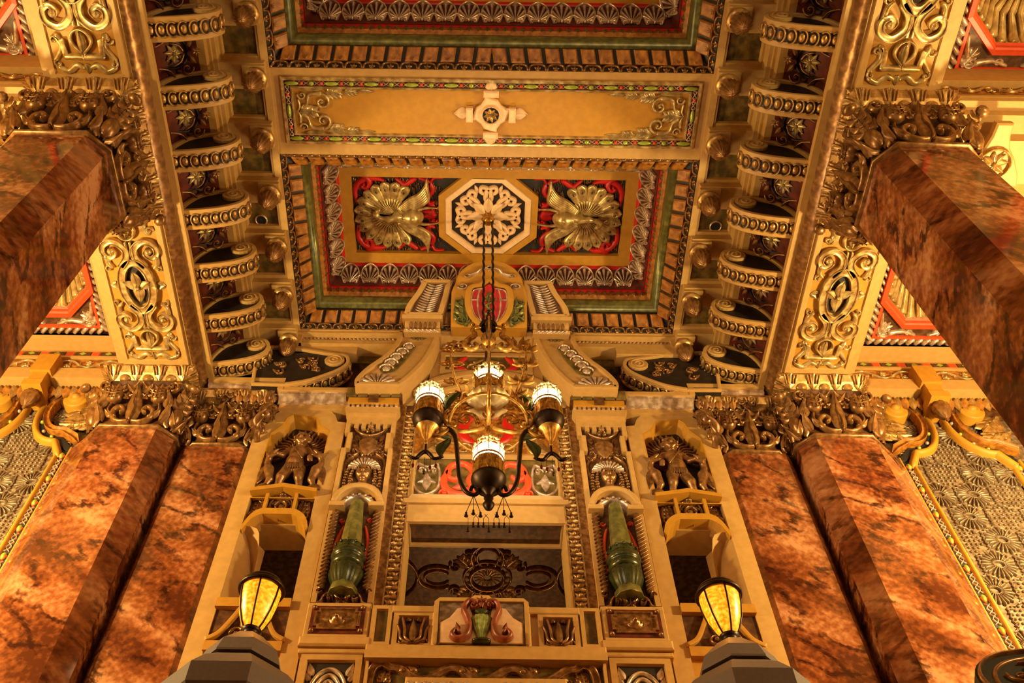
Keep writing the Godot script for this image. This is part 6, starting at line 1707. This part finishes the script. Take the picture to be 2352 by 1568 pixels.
# ---------- broken pediment over the centre ----------
const TILT := Basis(Vector3(0.96, 0, 0), Vector3(0, 0.47, 0.34), Vector3(0, -0.585, 0.81))
func hood():
	for s in [-1, 1]:
		var w = "left" if s < 0 else "right"
		# big S shaped buttress, face towards the viewer, plate thickness in z
		var t = thing("scroll_buttress", "tan S-shaped scroll buttress with shell inlay on the %s of the pediment" % w, "buttress", at(s * 1.3, 11.8, -8.1), "scroll buttresses of the pediment")
		var O = Vector3(1.3, 11.8, -8.1)
		var T = Transform3D(Basis(Vector3(s, 0, 0), Vector3.UP, Vector3(0, 0, 1)), Vector3(-1.3 * s, -11.8, 0))
		var lo = MB.cr(MB.v2([1.87, 11.9, 1.87, 12.05, 1.74, 12.32, 1.5, 12.66, 1.37, 13.0, 1.35, 13.3]), 5)
		var ro = MB.cr(MB.v2([0.73, 13.3, 0.76, 13.0, 0.9, 12.5, 1.1, 12.1, 1.24, 11.9]), 5)
		var P = lo + ro
		var m = MB.new(); m.T = T
		m.prism(P, -0.25, 0.28, 0.0)
		add("plate", m, "tan", t)
		m = MB.new(); m.T = T
		var Q = MB.ring(P, 0.03 if MB_area(P) > 0 else -0.03); Q.append(Q[0])
		m.stroke(Q, 0.07, 0.07, 0.05, 0.28, 2)
		add("rim", m, "tan", t)
		m = MB.new(); m.T = T
		m.stroke(MB.cr(MB.v2([1.46, 12.32, 1.28, 12.66, 1.16, 12.95]), 4), 0.28, 0.2, 0.015, 0.28, 2); add("inlay_ground", m, "olive", t)
		for i in 5:
			var f = i / 4.0
			m = MB.new(); m.T = T
			var c = Vector2(1.46, 12.32).lerp(Vector2(1.17, 12.88), f) + Vector2(0.02, 0) * sin(f * 3)
			m.stroke(MB.arc(c, 0.1 - 0.02 * f, 0.09, 0.2, PI - 0.2, 8), 0.03, 0.03, 0.05, 0.28); m.blob(Vector3(c.x, c.y + 0.01, 0.28), Vector3(0.075, 0.07, 0.04), 8, 4)
			add("scale", m, "silver", t)
		for i in 9:
			var a = 0.15 + i * 0.355
			m = MB.new(); m.T = T
			var d = Vector2.from_angle(a)
			m.stroke([Vector2(1.56, 11.93) + d * 0.1, Vector2(1.56, 11.93) + d * 0.26], 0.03, 0.075, 0.04, 0.28); add("fan_rib", m, "silver", t)
		for i in 7:
			var a = PI + 0.25 + i * 0.44
			var d = Vector2.from_angle(a)
			m = MB.new(); m.T = T; m.stroke([Vector2(1.05, 13.25) + d * 0.06, Vector2(1.05, 13.25) + d * 0.15], 0.02, 0.045, 0.03, 0.28); add("upper_fan_rib", m, "olive", t)
		# block and curved hood above, leaning out under the coffer
		var h = thing("hood_block", "tan curved hood with carved panel on the %s of the cartouche" % w, "hood", Transform3D(TILT, Vector3(s * 0.97, 13.05, -7.62)), "hoods beside the cartouche")
		T = Transform3D(Basis(Vector3(s, 0, 0), Vector3.UP, Vector3(0, 0, 1)), Vector3(-1.0 * s, -13.05, 7.6))
		m = MB.new(); m.T = T
		m.bx(0.72, 1.3, 13.0, 13.1, -8.1, -7.58); m.bx(0.73, 1.29, 13.1, 13.36, -8.1, -7.66); m.bx(0.69, 1.33, 13.36, 13.47, -8.1, -7.54)
		var HP = MB.cr(MB.v2([1.31, 13.46, 1.27, 13.75, 1.12, 14.15, 1.02, 14.5]), 4) + MB.v2([0.54, 14.5]) + MB.cr(MB.v2([0.57, 14.3, 0.62, 13.9, 0.69, 13.46]), 4)
		m.prism(HP, -8.1, -7.6)
		add("hood_body", m, "tan", h)
		m = MB.new(); m.T = T
		var Q2 = MB.ring(HP, 0.05 if MB_area(HP) > 0 else -0.05); Q2.append(Q2[0])
		m.stroke(Q2, 0.09, 0.09, 0.05, -7.6, 2); add("hood_rim", m, "tan", h)
		m = MB.new(); m.T = T; m.prism(MB.v2([1.2, 13.53, 1.13, 13.85, 1.0, 14.2, 0.95, 14.38, 0.68, 14.38, 0.7, 14.1, 0.76, 13.75, 0.79, 13.53]), -7.62, -7.585); add("hood_panel", m, "brown", h)
		for i in 12:
			m = MB.new(); m.T = T
			var f = i / 11.0; var c = Vector2(lerpf(0.98, 0.82, f), lerpf(13.55, 14.3, f))
			for q in [-1, 1]: m.leaf(c, c + Vector2(q * 0.15, 0.09), 0.06, 0.03, -7.585)
			add("panel_leaf", m, "silver", h)
		for i in 6:
			m = MB.new(); m.T = T; m.leaf(Vector2(0.82 + i * 0.075, 13.34), Vector2(0.82 + i * 0.075, 13.12), 0.06, 0.03, -7.66); add("tongue", m, "bronze", h)
		m = MB.new(); m.T = T * at(0, 0, -7.58); rope(m, 0.76, 1.26, 13.05, 0.03, 0.0, 0.06); add("rope_strip", m, "silver", h).set_meta("kind", "stuff")
	# cartouche
	var t = thing("cartouche", "tan round-headed cartouche with red shield above the chandelier", "cartouche", Transform3D(TILT, Vector3(0.03, 13.07, -7.58)))
	var m = MB.new()
	var P = MB.arc(Vector2(0, 1.22), 0.54, 0.7, 0.05, PI - 0.05, 18) + MB.v2([-0.6, 1.0, -0.6, 0.0, 0.6, 0.0, 0.6, 1.0])
	m.prism(P, -0.35, 0.08, 0.02); add("back_plate", m, "ochre", t)
	# oval shield surround
	var sh = MB.cr(MB.v2([0, -0.05, 0.18, 0.08, 0.3, 0.35, 0.34, 0.7, 0.3, 1.05, 0.14, 1.14, 0, 1.28, -0.14, 1.14, -0.3, 1.05, -0.34, 0.7, -0.3, 0.35, -0.18, 0.08, 0, -0.05]), 4)
	m = MB.new(); m.stroke(sh, 0.1, 0.1, 0.09, 0.08, 2); add("shield_surround", m, "ochre", t)
	m = MB.new(); m.T = xf(Basis(Vector3(0.84, 0, 0), Vector3(0, 0.86, 0), Vector3(0, 0, 1)), Vector3(0, 0.09, 0)); m.prism(sh.slice(0, sh.size() - 1), 0.07, 0.13, 0.02); add("shield", m, "red", t)
	for q in [-1, 1]:
		m = MB.new()
		m.stroke(MB.cr(MB.v2([q * 0.12, 0.12, q * 0.17, 0.4, q * 0.18, 0.75, q * 0.15, 1.02]), 4), 0.03, 0.03, 0.03, 0.13); m.stroke(MB.v2([q * 0.17, 0.72, q * 0.28, 0.72]), 0.04, 0.04, 0.03, 0.13)
		m.stroke(MB.cr(MB.v2([0, 0.02, q * 0.15, 0.15, q * 0.25, 0.4, q * 0.285, 0.7, q * 0.25, 0.98, q * 0.1, 1.04]), 4), 0.03, 0.03, 0.03, 0.13)
		add("shield_bar", m, "silver", t)
		m = MB.new(); m.scroll(Vector2(q * 0.42, 1.12), 0.09, PI, -q, 1.4, 0.045, 0.06, 0.08); m.blob(Vector3(q * 0.33, 1.02, 0.09), Vector3(0.04, 0.04, 0.04)); add("volute", m, "silver", t)
		m = MB.new(); m.stroke(MB.cr(MB.v2([q * 0.05, 1.66, q * 0.16, 1.6, q * 0.22, 1.5, q * 0.33, 1.44]), 4), 0.06, 0.09, 0.06, 0.08); m.scroll(Vector2(q * 0.36, 1.42), 0.05, 0, q, 1.0, 0.035, 0.06, 0.08); add("crest_scroll", m, "silver", t)
		m = MB.new(); m.acanthus(Vector2(q * 0.4, 0.05), Vector2(q * 0.43, 0.82), 0.3, 0.07, 0.08, 0.06); m.scroll(Vector2(q * 0.42, 0.16), 0.12, 0, q, 1.3, 0.05, 0.07, 0.09); m.scroll(Vector2(q * 0.48, 0.66), 0.07, 0, -q, 1.2, 0.04, 0.07, 0.09); m.stroke(MB.cr(MB.v2([q * 0.36, 0.02, q * 0.34, 0.2, q * 0.38, 0.5]), 4), 0.07, 0.05, 0.07, 0.08); add("green_foliage", m, "green", t)
	m = MB.new(); m.stroke(MB.arc(Vector2(0, 1.66), 0.04, 0.04, 0, TAU, 10), 0.03, 0.03, 0.06, 0.08); m.flower(Vector2(0, 1.66), 0.08, 6, 0.03, 0.06); add("crest_flower", m, "silver", t)
	m = MB.new()
	var py = []
	for i in 25: py.append(Vector3(0.045 * sin(i * 0.75), 0.12 + i * 0.028, 0.16 + 0.02 * cos(i * 0.75)))
	m.tube(py, 0.03, 0.02, 6); m.tube([Vector3(0, 0.05, 0.15), Vector3(0, 0.95, 0.15)], 0.014, 0.014, 6); m.leaf(Vector2(0, 0.8), Vector2(0, 0.96), 0.08, 0.04, 0.14)
	m.leaf(Vector2(0.01, 0.7), Vector2(0.13, 0.74), 0.07, 0.03, 0.14); m.leaf(Vector2(-0.01, 0.7), Vector2(-0.13, 0.74), 0.07, 0.03, 0.14)
	add("entwined_serpent", m, "green", t)

# ---------- chandelier ----------
const CHAND := 6.0
func lamp_cup(t: Node3D, P: Vector3, r: float, body: float, e: float):
	# P is the bottom of the bowl
	var m = MB.new(); m.T = at(P.x, P.y, P.z)
	m.lathe([Vector2(0.0, 0.0), Vector2(r * 0.35, 0.02), Vector2(r * 0.8, 0.08), Vector2(r * 1.0, 0.16), Vector2(r * 1.02, 0.19), Vector2(r * 0.95, 0.2)], 24)
	var bowl = m
	m = MB.new(); m.T = at(P.x, P.y, P.z)
	m.lathe([Vector2(r * 0.92, 0.19), Vector2(r * 0.9, 0.2 + body * 0.5), Vector2(r * 0.86, 0.19 + body), Vector2(r * 0.94, 0.21 + body), Vector2(r * 0.8, 0.2 + body)], 24)
	for i in 10:
		var a = TAU * i / 10
		m.T = at(P.x, P.y, P.z) * xf(ry(a), Vector3.ZERO) * at(0, 0.2, r * 0.9)
		m.leaf(Vector2(0, 0.01), Vector2(0, body * 0.9), r * 0.4, 0.015)
	var cup = add("lamp_cup", m, "brass", t)
	add("bowl", bowl, "iron", cup)
	m = MB.new()
	for i in 12:
		var a = TAU * i / 12
		m.T = at(P.x, P.y + 0.2 + body, P.z) * xf(ry(a), Vector3.ZERO) * xf(Basis(Vector3(1, 0, 0), -0.25), Vector3(0, 0, r * 0.86))
		m.stroke(MB.v2([-r * 0.2, 0.0, -r * 0.1, 0.05, 0, 0.085, r * 0.1, 0.05, r * 0.2, 0.0]), 0.012, 0.012, 0.012)
	add("crown_rim", m, "brass", cup)
	m = MB.new(); m.T = at(P.x, P.y + 0.2 + body, P.z)
	m.lathe([Vector2(r * 0.86, -0.03), Vector2(r * 0.93, 0.06), Vector2(r * 0.86, 0.14), Vector2(r * 0.6, 0.2), Vector2(0.0, 0.23)], 24)
	add("bulb_cluster", m, "bulb", cup)
	# pierced crystal dome above the bulbs
	m = MB.new(); m.T = at(P.x, P.y + 0.2 + body, P.z)
	for j in 4:
		var n = [14, 12, 9, 5][j]; var rr = r * [0.95, 0.85, 0.62, 0.32][j]; var y = [0.17, 0.24, 0.3, 0.34][j]
		for i in n:
			var a = TAU * (i + 0.5 * (j % 2)) / n
			m.blob(Vector3(cos(a) * rr, y, sin(a) * rr), Vector3(0.018, 0.026, 0.018), 6, 4)
	for i in 8:
		var a = TAU * i / 8
		m.tube(MB.cr([Vector3(cos(a) * r * 0.93, 0.02, sin(a) * r * 0.93), Vector3(cos(a) * r * 0.9, 0.2, sin(a) * r * 0.9), Vector3(cos(a) * r * 0.5, 0.33, sin(a) * r * 0.5), Vector3(0, 0.37, 0)], 3), 0.006, 0.006, 4)
	add("crystal_dome", m, "palegold", cup)
	omni(t, "lamp_light", e, 0.08, P + Vector3(0, 0.225 + body, 0))

func chandeliers():
	var t = thing("chandelier", "ornate gilt chandelier with four glowing lamp cups hanging before the end wall", "chandelier", at(0.0, 8.06, -6.4), "lobby chandeliers")
	var D = at(0, -8.06, 0)
	var m = MB.new(); m.T = D
	m.lathe([Vector2(0.0, 14.3), Vector2(0.06, 14.28), Vector2(0.1, 14.34), Vector2(0.06, 14.38), Vector2(0.12, 14.42), Vector2(0.15, 14.5)], 20, 0, TAU, 0.1, 10)
	add("canopy", m, "brass", t)
	for s in [-1, 1]:
		m = MB.new(); m.T = D
		var pts = []
		for i in 60: pts.append(Vector3(s * 0.065 + 0.006 * sin(i * 1.4), 14.34 - i * 0.0505, 0.006 * cos(i * 1.4)))
		m.tube(pts, 0.017, 0.017, 6); add("suspension_rod", m, "iron", t)
	m = MB.new(); m.T = D
	m.tube([Vector3(-0.13, 11.33, 0), Vector3(0.13, 11.33, 0)], 0.025, 0.025, 8); m.lathe([Vector2(0.1, 11.3), Vector2(0.12, 11.34), Vector2(0.09, 11.38), Vector2(0.04, 11.4)], 16)
	add("crown_bar", m, "iron", t)
	for k in 4:
		var R = D * xf(ry(k * PI / 2), Vector3.ZERO)
		m = MB.new(); m.T = R
		m.tube(MB.cr([Vector3(0.1, 11.33, 0), Vector3(0.2, 11.27, 0), Vector3(0.17, 11.14, 0), Vector3(0.24, 11.05, 0), Vector3(0.3, 10.92, 0), Vector3(0.23, 10.82, 0), Vector3(0.14, 10.88, 0), Vector3(0.17, 10.96, 0)], 4), 0.03, 0.024, 8, 0.04)
		m.blob(Vector3(0.2, 11.38, 0), Vector3(0.03, 0.03, 0.03))
		add("crown_scroll", m, "iron" if k % 2 else "brass", t)
	m = MB.new(); m.T = D
	m.lathe([Vector2(0.03, 11.12), Vector2(0.1, 11.08), Vector2(0.085, 11.0), Vector2(0.1, 10.92), Vector2(0.03, 10.88)], 24, 0, TAU, 0.08, 12); add("drum", m, "brass", t)
	m = MB.new(); m.T = D; m.tube([Vector3(0, 11.3, 0), Vector3(0, 8.3, 0)], 0.01, 0.01, 8); add("stem_rod", m, "brass", t)
	for k in 4:
		var R = D * xf(ry(k * PI / 2), Vector3.ZERO)
		var z = 1.0 if k % 2 == 0 else 0.8
		var pts = MB.cr([Vector3(0.24, 10.9, 0), Vector3(0.4, 10.95, 0), Vector3(0.46, 10.7, 0), Vector3(0.4, 10.25, 0), Vector3(0.31, 9.92, 0), Vector3(0.33, 9.65, 0), Vector3(0.44, 9.48, 0)], 5)
		m = MB.new(); m.T = R; m.tube(pts, 0.012, 0.016, 6)
		add("leaf_stem", m, "brass", t)
		if k % 2 == 0:
			for i in range(4, 26, 4):
				for q in [-1, 1]:
					m = MB.new(); m.T = R * at(pts[i].x, pts[i].y, 0)
					m.leaf(Vector2(q * 0.02, -0.05), Vector2(q * 0.15, 0.06), 0.1, 0.03, 0.0, 0.03); m.leaf(Vector2(q * 0.03, -0.03), Vector2(q * 0.07, 0.11), 0.07, 0.03, 0.0, 0.03); m.leaf(Vector2(q * 0.02, -0.04), Vector2(q * 0.16, -0.02), 0.07, 0.03)
					add("leaf_spray", m, "brass", t)
		# ring scrolls
		m = MB.new(); m.T = R
		m.tube(MB.cr([Vector3(0.12, 9.4, 0), Vector3(0.16, 9.52, 0), Vector3(0.27, 9.55, 0), Vector3(0.33, 9.46, 0), Vector3(0.27, 9.4, 0), Vector3(0.22, 9.45, 0), Vector3(0.25, 9.49, 0)], 4), 0.028, 0.018, 8)
		m.tube(MB.cr([Vector3(0.34, 9.55, 0), Vector3(0.45, 9.6, 0), Vector3(0.5, 9.46, 0), Vector3(0.42, 9.32, 0), Vector3(0.35, 9.38, 0), Vector3(0.37, 9.46, 0), Vector3(0.42, 9.45, 0)], 4), 0.028, 0.018, 8)
		add("ring_scroll", m, "brass", t)
		m = MB.new(); m.T = R
		m.tube(MB.cr([Vector3(0.05, 9.33, 0), Vector3(0.14, 9.28, 0), Vector3(0.3, 9.25, 0), Vector3(0.42, 9.32, 0)], 4), 0.03, 0.022, 8); add("arm", m, "brass", t)
		# lower frame rods
		m = MB.new(); m.T = R
		m.tube(MB.cr([Vector3(0.44, 9.3, 0), Vector3(0.36, 9.15, 0), Vector3(0.32, 8.76, 0), Vector3(0.29, 8.47, 0), Vector3(0.22, 8.3, 0), Vector3(0.13, 8.27, 0), Vector3(0.1, 8.35, 0), Vector3(0.16, 8.39, 0), Vector3(0.18, 8.33, 0)], 5), 0.028, 0.018, 8)
		if k % 2 == 0: add("lower_frame", m, "iron", t)
	m = MB.new(); m.T = D * at(0, 9.38, 0)
	var ring = []
	for i in 33: ring.append(Vector3(cos(TAU * i / 32) * 0.43, 0, sin(TAU * i / 32) * 0.43))
	m.tube(ring, 0.018, 0.018, 6); add("hoop", m, "brass", t)
	# lamp cups
	lamp_cup(t, Vector3(0, 9.68 - 8.06, 0.0), 0.19, 0.2, CHAND)
	lamp_cup(t, Vector3(0, 8.3 - 8.06, 0.0), 0.18, 0.26, CHAND)
	m = MB.new(); m.T = D; m.lathe([Vector2(0.0, 9.62), Vector2(0.12, 9.64), Vector2(0.22, 9.7), Vector2(0.26, 9.78), Vector2(0.24, 9.79), Vector2(0.1, 9.7)], 64, 0, TAU, 0.06, 16); add("glass_dish", m, "palegold", t)
	m = MB.new(); m.T = D
	for i in 10:
		var a = TAU * i / 10
		m.T = D * at(0, 9.8, 0) * xf(ry(a), Vector3(0, 0, 0)) * at(0, 0, 0.24); m.leaf(Vector2(0, 0), Vector2(0, 0.2), 0.1, 0.03, 0, 0.04)
	add("dish_leaves", m, "brass", t)
	m = MB.new(); m.T = D; m.lathe([Vector2(0.0, 9.42), Vector2(0.04, 9.45), Vector2(0.02, 9.5), Vector2(0.07, 9.56), Vector2(0.03, 9.62)], 16); add("dish_finial", m, "brass", t)
	for s in [-1, 1]:
		lamp_cup(t, Vector3(s * 0.67, 9.26 - 8.06, 0), 0.175, 0.26, CHAND)
		m = MB.new(); m.T = D * side(s)
		m.tube(MB.cr([Vector3(0.42, 9.3, 0), Vector3(0.5, 9.2, 0), Vector3(0.6, 9.17, 0), Vector3(0.67, 9.26, 0)], 4), 0.025, 0.03, 8); m.tube(MB.cr([Vector3(0.5, 9.24, 0), Vector3(0.56, 9.32, 0), Vector3(0.62, 9.28, 0), Vector3(0.57, 9.23, 0)], 4), 0.02, 0.012, 6)
		m.lathe_at(Vector3(0.67, 9.08, 0)); add("side_arm", m, "brass", t)
		m = MB.new(); m.T = D * side(s)
		m.leaf(Vector2(0.34, 9.93), Vector2(0.45, 9.53), 0.12, 0.03, 0.0, 0.0, 0.08); add("enamel_leaf", m, "deepgreen", t); m = MB.new(); m.T = D * side(s); m.leaf(Vector2(0.42, 9.1), Vector2(0.5, 8.8), 0.12, 0.03, 0.0, 0.0, 0.05); add("enamel_leaf", m, "deepgreen", t)
		m = MB.new(); m.T = D * side(s)
		m.stroke(MB.cr(MB.v2([0.48, 8.82, 0.57, 8.79, 0.62, 8.86, 0.67, 8.9, 0.72, 8.86, 0.77, 8.79, 0.84, 8.83]), 4), 0.02, 0.02, 0.03, 0.0, 0, 0.05); m.tube([Vector3(0.67, 9.1, 0), Vector3(0.67, 8.88, 0)], 0.012, 0.012, 6); add("drop_bracket", m, "iron", t)
		for i in 5:
			m = MB.new(); m.T = D * side(s); var x = 0.55 + i * 0.06; var y = 8.72 - (0.03 if i % 2 else 0.0) - (0.1 if i == 2 else 0.0)
			m.tube([Vector3(x, 8.82, 0), Vector3(x, y, 0)], 0.004, 0.004, 4); m.blob(Vector3(x, y - 0.03, 0), Vector3(0.017, 0.032, 0.017), 8, 5); add("jewel_drop", m, "garnet" if i != 2 else "deepgreen", t)
		# tassels
		for i in 3:
			m = MB.new(); m.T = D * side(s); var x = 0.08 + i * 0.07; var y = 8.03 - (0.0 if i == 1 else 0.03)
			m.tube([Vector3(0.15, 8.26, 0), Vector3(x, y, 0.02)], 0.004, 0.004, 4); m.T = m.T * at(x, y - 0.05, 0.02); m.lathe([Vector2(0.0, 0.06), Vector2(0.012, 0.05), Vector2(0.01, 0.03), Vector2(0.022, 0.0), Vector2(0.0, 0.0)], 8); add("tassel", m, "iron", t)
	for i in 9:
		m = MB.new(); m.T = D; var x = -0.2 + i * 0.05; var y = 7.86 - (0.06 if i % 4 == 0 else 0.0)
		m.tube([Vector3(x + (0.05 if i % 2 else -0.05) * 0.8, 7.98, 0.02), Vector3(x, 7.92, 0.02), Vector3(x, y, 0.02)], 0.003, 0.003, 4); m.T = D * at(x, y - 0.05, 0.02); m.lathe([Vector2(0.0, 0.06), Vector2(0.01, 0.05), Vector2(0.008, 0.03), Vector2(0.016, 0.0), Vector2(0.0, 0.0)], 8); add("tassel", m, "iron", t)
	m = MB.new(); m.T = D; m.lathe([Vector2(0.0, 8.05), Vector2(0.04, 8.08), Vector2(0.06, 8.13), Vector2(0.035, 8.18), Vector2(0.05, 8.22), Vector2(0.03, 8.26), Vector2(0.08, 8.32)], 16); add("finial", m, "iron", t)
	var hl = thing("hall_lamp", "globe lamp lighting the upper hall beyond the opening", "lamp", at(0, 7.6, -12.2))
	m = MB.new(); m.tube([Vector3(0, -0.4, 0), Vector3(0, 0, 0)], 0.03, 0.03); add("stand", m, "brass", hl)
	m = MB.new(); m.blob(Vector3.ZERO, Vector3(0.15, 0.15, 0.15), 16, 10); add("globe_bulb", m, "bulb", hl)
	omni(hl, "hall_light", 11.0, 0.15, Vector3.ZERO, Color(1, 0.8, 0.5))
	copy(t, "chandelier", "second gilt chandelier of the lobby hanging behind the viewer", at(0, 8.06, 1.78))

# ---------- newel posts and their lamps ----------
func newels():
	for s in [-1, 1]:
		var w = "left" if s < 0 else "right"
		var X = 2.05 * s + (0.0 if s < 0 else 0.03)
		var p = thing("newel_post", "grey stone newel post with carved band in the %s foreground" % w, "post", at(X, 0, -6.5), "stone newel posts")
		var m = MB.new()
		var lv = [[0.5, 0.0], [0.5, 5.7], [0.56, 5.78], [0.56, 5.95], [0.44, 6.1], [0.3, 6.22], [0.3, 6.24]]
		for i in lv.size() - 1:
			oct_band(m, lv[i][0], lv[i][1], lv[i + 1][0], lv[i + 1][1])
		add("shaft", m, "stone", p)
		m = MB.new(); oct_band(m, 0.28, 6.22, 0.34, 6.22); oct_band(m, 0.34, 6.22, 0.34, 6.24); oct_band(m, 0.34, 6.24, 0.29, 6.38); oct_band(m, 0.29, 6.38, 0.27, 6.4); add("carved_band", m, "stone", p)
		for i in 8:
			var a = TAU * i / 8
			m = MB.new(); m.T = xf(ry(a), Vector3(0, 6.31, 0)) * xf(Basis(Vector3(1, 0, 0), -0.32), Vector3(0, 0, 0.295))
			m.rect(-0.1, -0.055, 0.1, 0.055, [Vector2(0, 0), Vector2(0, 0.012), Vector2(0.012, 0.012), Vector2(0.016, 0)]); m.scroll(Vector2(-0.03, -0.01), 0.025, 0, 1, 1.0, 0.012, 0.012); m.scroll(Vector2(0.03, -0.01), 0.025, PI, -1, 1.0, 0.012, 0.012); m.leaf(Vector2(0, 0), Vector2(0, 0.045), 0.03, 0.012)
			add("relief", m, "stone", p)
		m = MB.new(); oct_band(m, 0.27, 6.4, 0.13, 6.56); oct_band(m, 0.13, 6.56, 0.0, 6.57); add("cap", m, "stone", p)
		var t = thing("newel_lamp", "amber glass lamp with dark ribs glowing on the %s newel post" % w, "lamp", at(X, 6.565, -6.5), "newel lamps")
		m = MB.new(); m.lathe([Vector2(0.1, 0.0), Vector2(0.1, 0.02), Vector2(0.05, 0.04), Vector2(0.07, 0.08), Vector2(0.09, 0.1), Vector2(0.07, 0.11), Vector2(0.0, 0.11)], 20); add("base", m, "iron", t)
		m = MB.new(); m.lathe([Vector2(0.06, 0.1), Vector2(0.1, 0.16), Vector2(0.145, 0.28), Vector2(0.172, 0.42), Vector2(0.18, 0.52)], 28); var shade = add("amber_shade", m, "amber", t)
		for i in 6:
			var a = TAU * (i + 0.4) / 6
			m = MB.new()
			var pts = []
			for q in [[0.07, 0.1], [0.105, 0.16], [0.15, 0.28], [0.177, 0.42], [0.185, 0.53]]: pts.append(Vector3(cos(a) * q[0], q[1], sin(a) * q[0]))
			m.tube(pts, 0.009, 0.009, 6); add("rib", m, "iron", shade)
		m = MB.new(); m.lathe([Vector2(0.17, 0.52), Vector2(0.205, 0.52), Vector2(0.215, 0.545), Vector2(0.2, 0.57), Vector2(0.185, 0.57), Vector2(0.19, 0.59), Vector2(0.17, 0.62), Vector2(0.1, 0.66), Vector2(0.0, 0.67)], 28); add("rim_cap", m, "iron", t)
		omni(t, "newel_light", 1.2, 0.08, Vector3(0, 0.35, 0), Color(1, 0.62, 0.2))
	# dark gilt frame cut by the corner of the picture
	var f = thing("dark_round_frame", "black and gold round frame at the lower right corner", "frame", Transform3D(Basis(Vector3(1, 0, 0), -0.55), Vector3(2.93, 4.33, -3.9)))
	var m = MB.new(); m.stroke(MB.arc(Vector2.ZERO, 0.5, 0.5, 0, TAU, 48), 0.02, 0.02, 0.03); m.stroke(MB.arc(Vector2.ZERO, 0.43, 0.43, 0, TAU, 48), 0.03, 0.03, 0.015); add("gilt_ring", m, "bronze", f)
	m = MB.new(); m.prism(MB.arc(Vector2.ZERO, 0.52, 0.52, 0, TAU * 47 / 48, 47), -0.06, 0.005); add("lacquer_plate", m, "void", f)
	for i in 12:
		var a = TAU * i / 12
		m = MB.new(); m.scroll(Vector2.from_angle(a) * 0.31, 0.07, a, 1 if i % 2 else -1, 1.2, 0.014, 0.02, 0.005)
		add("gilt_scroll", m, "bronze", f)

func oct_band(m: MB, r0: float, y0: float, r1: float, y1: float):
	for i in 8:
		var a = TAU * (i + 0.5) / 8; var b = TAU * (i + 1.5) / 8
		var k0 = r0 / cos(PI / 8); var k1 = r1 / cos(PI / 8)
		m.quad(Vector3(cos(a) * k0, y0, sin(a) * k0), Vector3(cos(b) * k0, y0, sin(b) * k0), Vector3(cos(b) * k1, y1, sin(b) * k1), Vector3(cos(a) * k1, y1, sin(a) * k1))
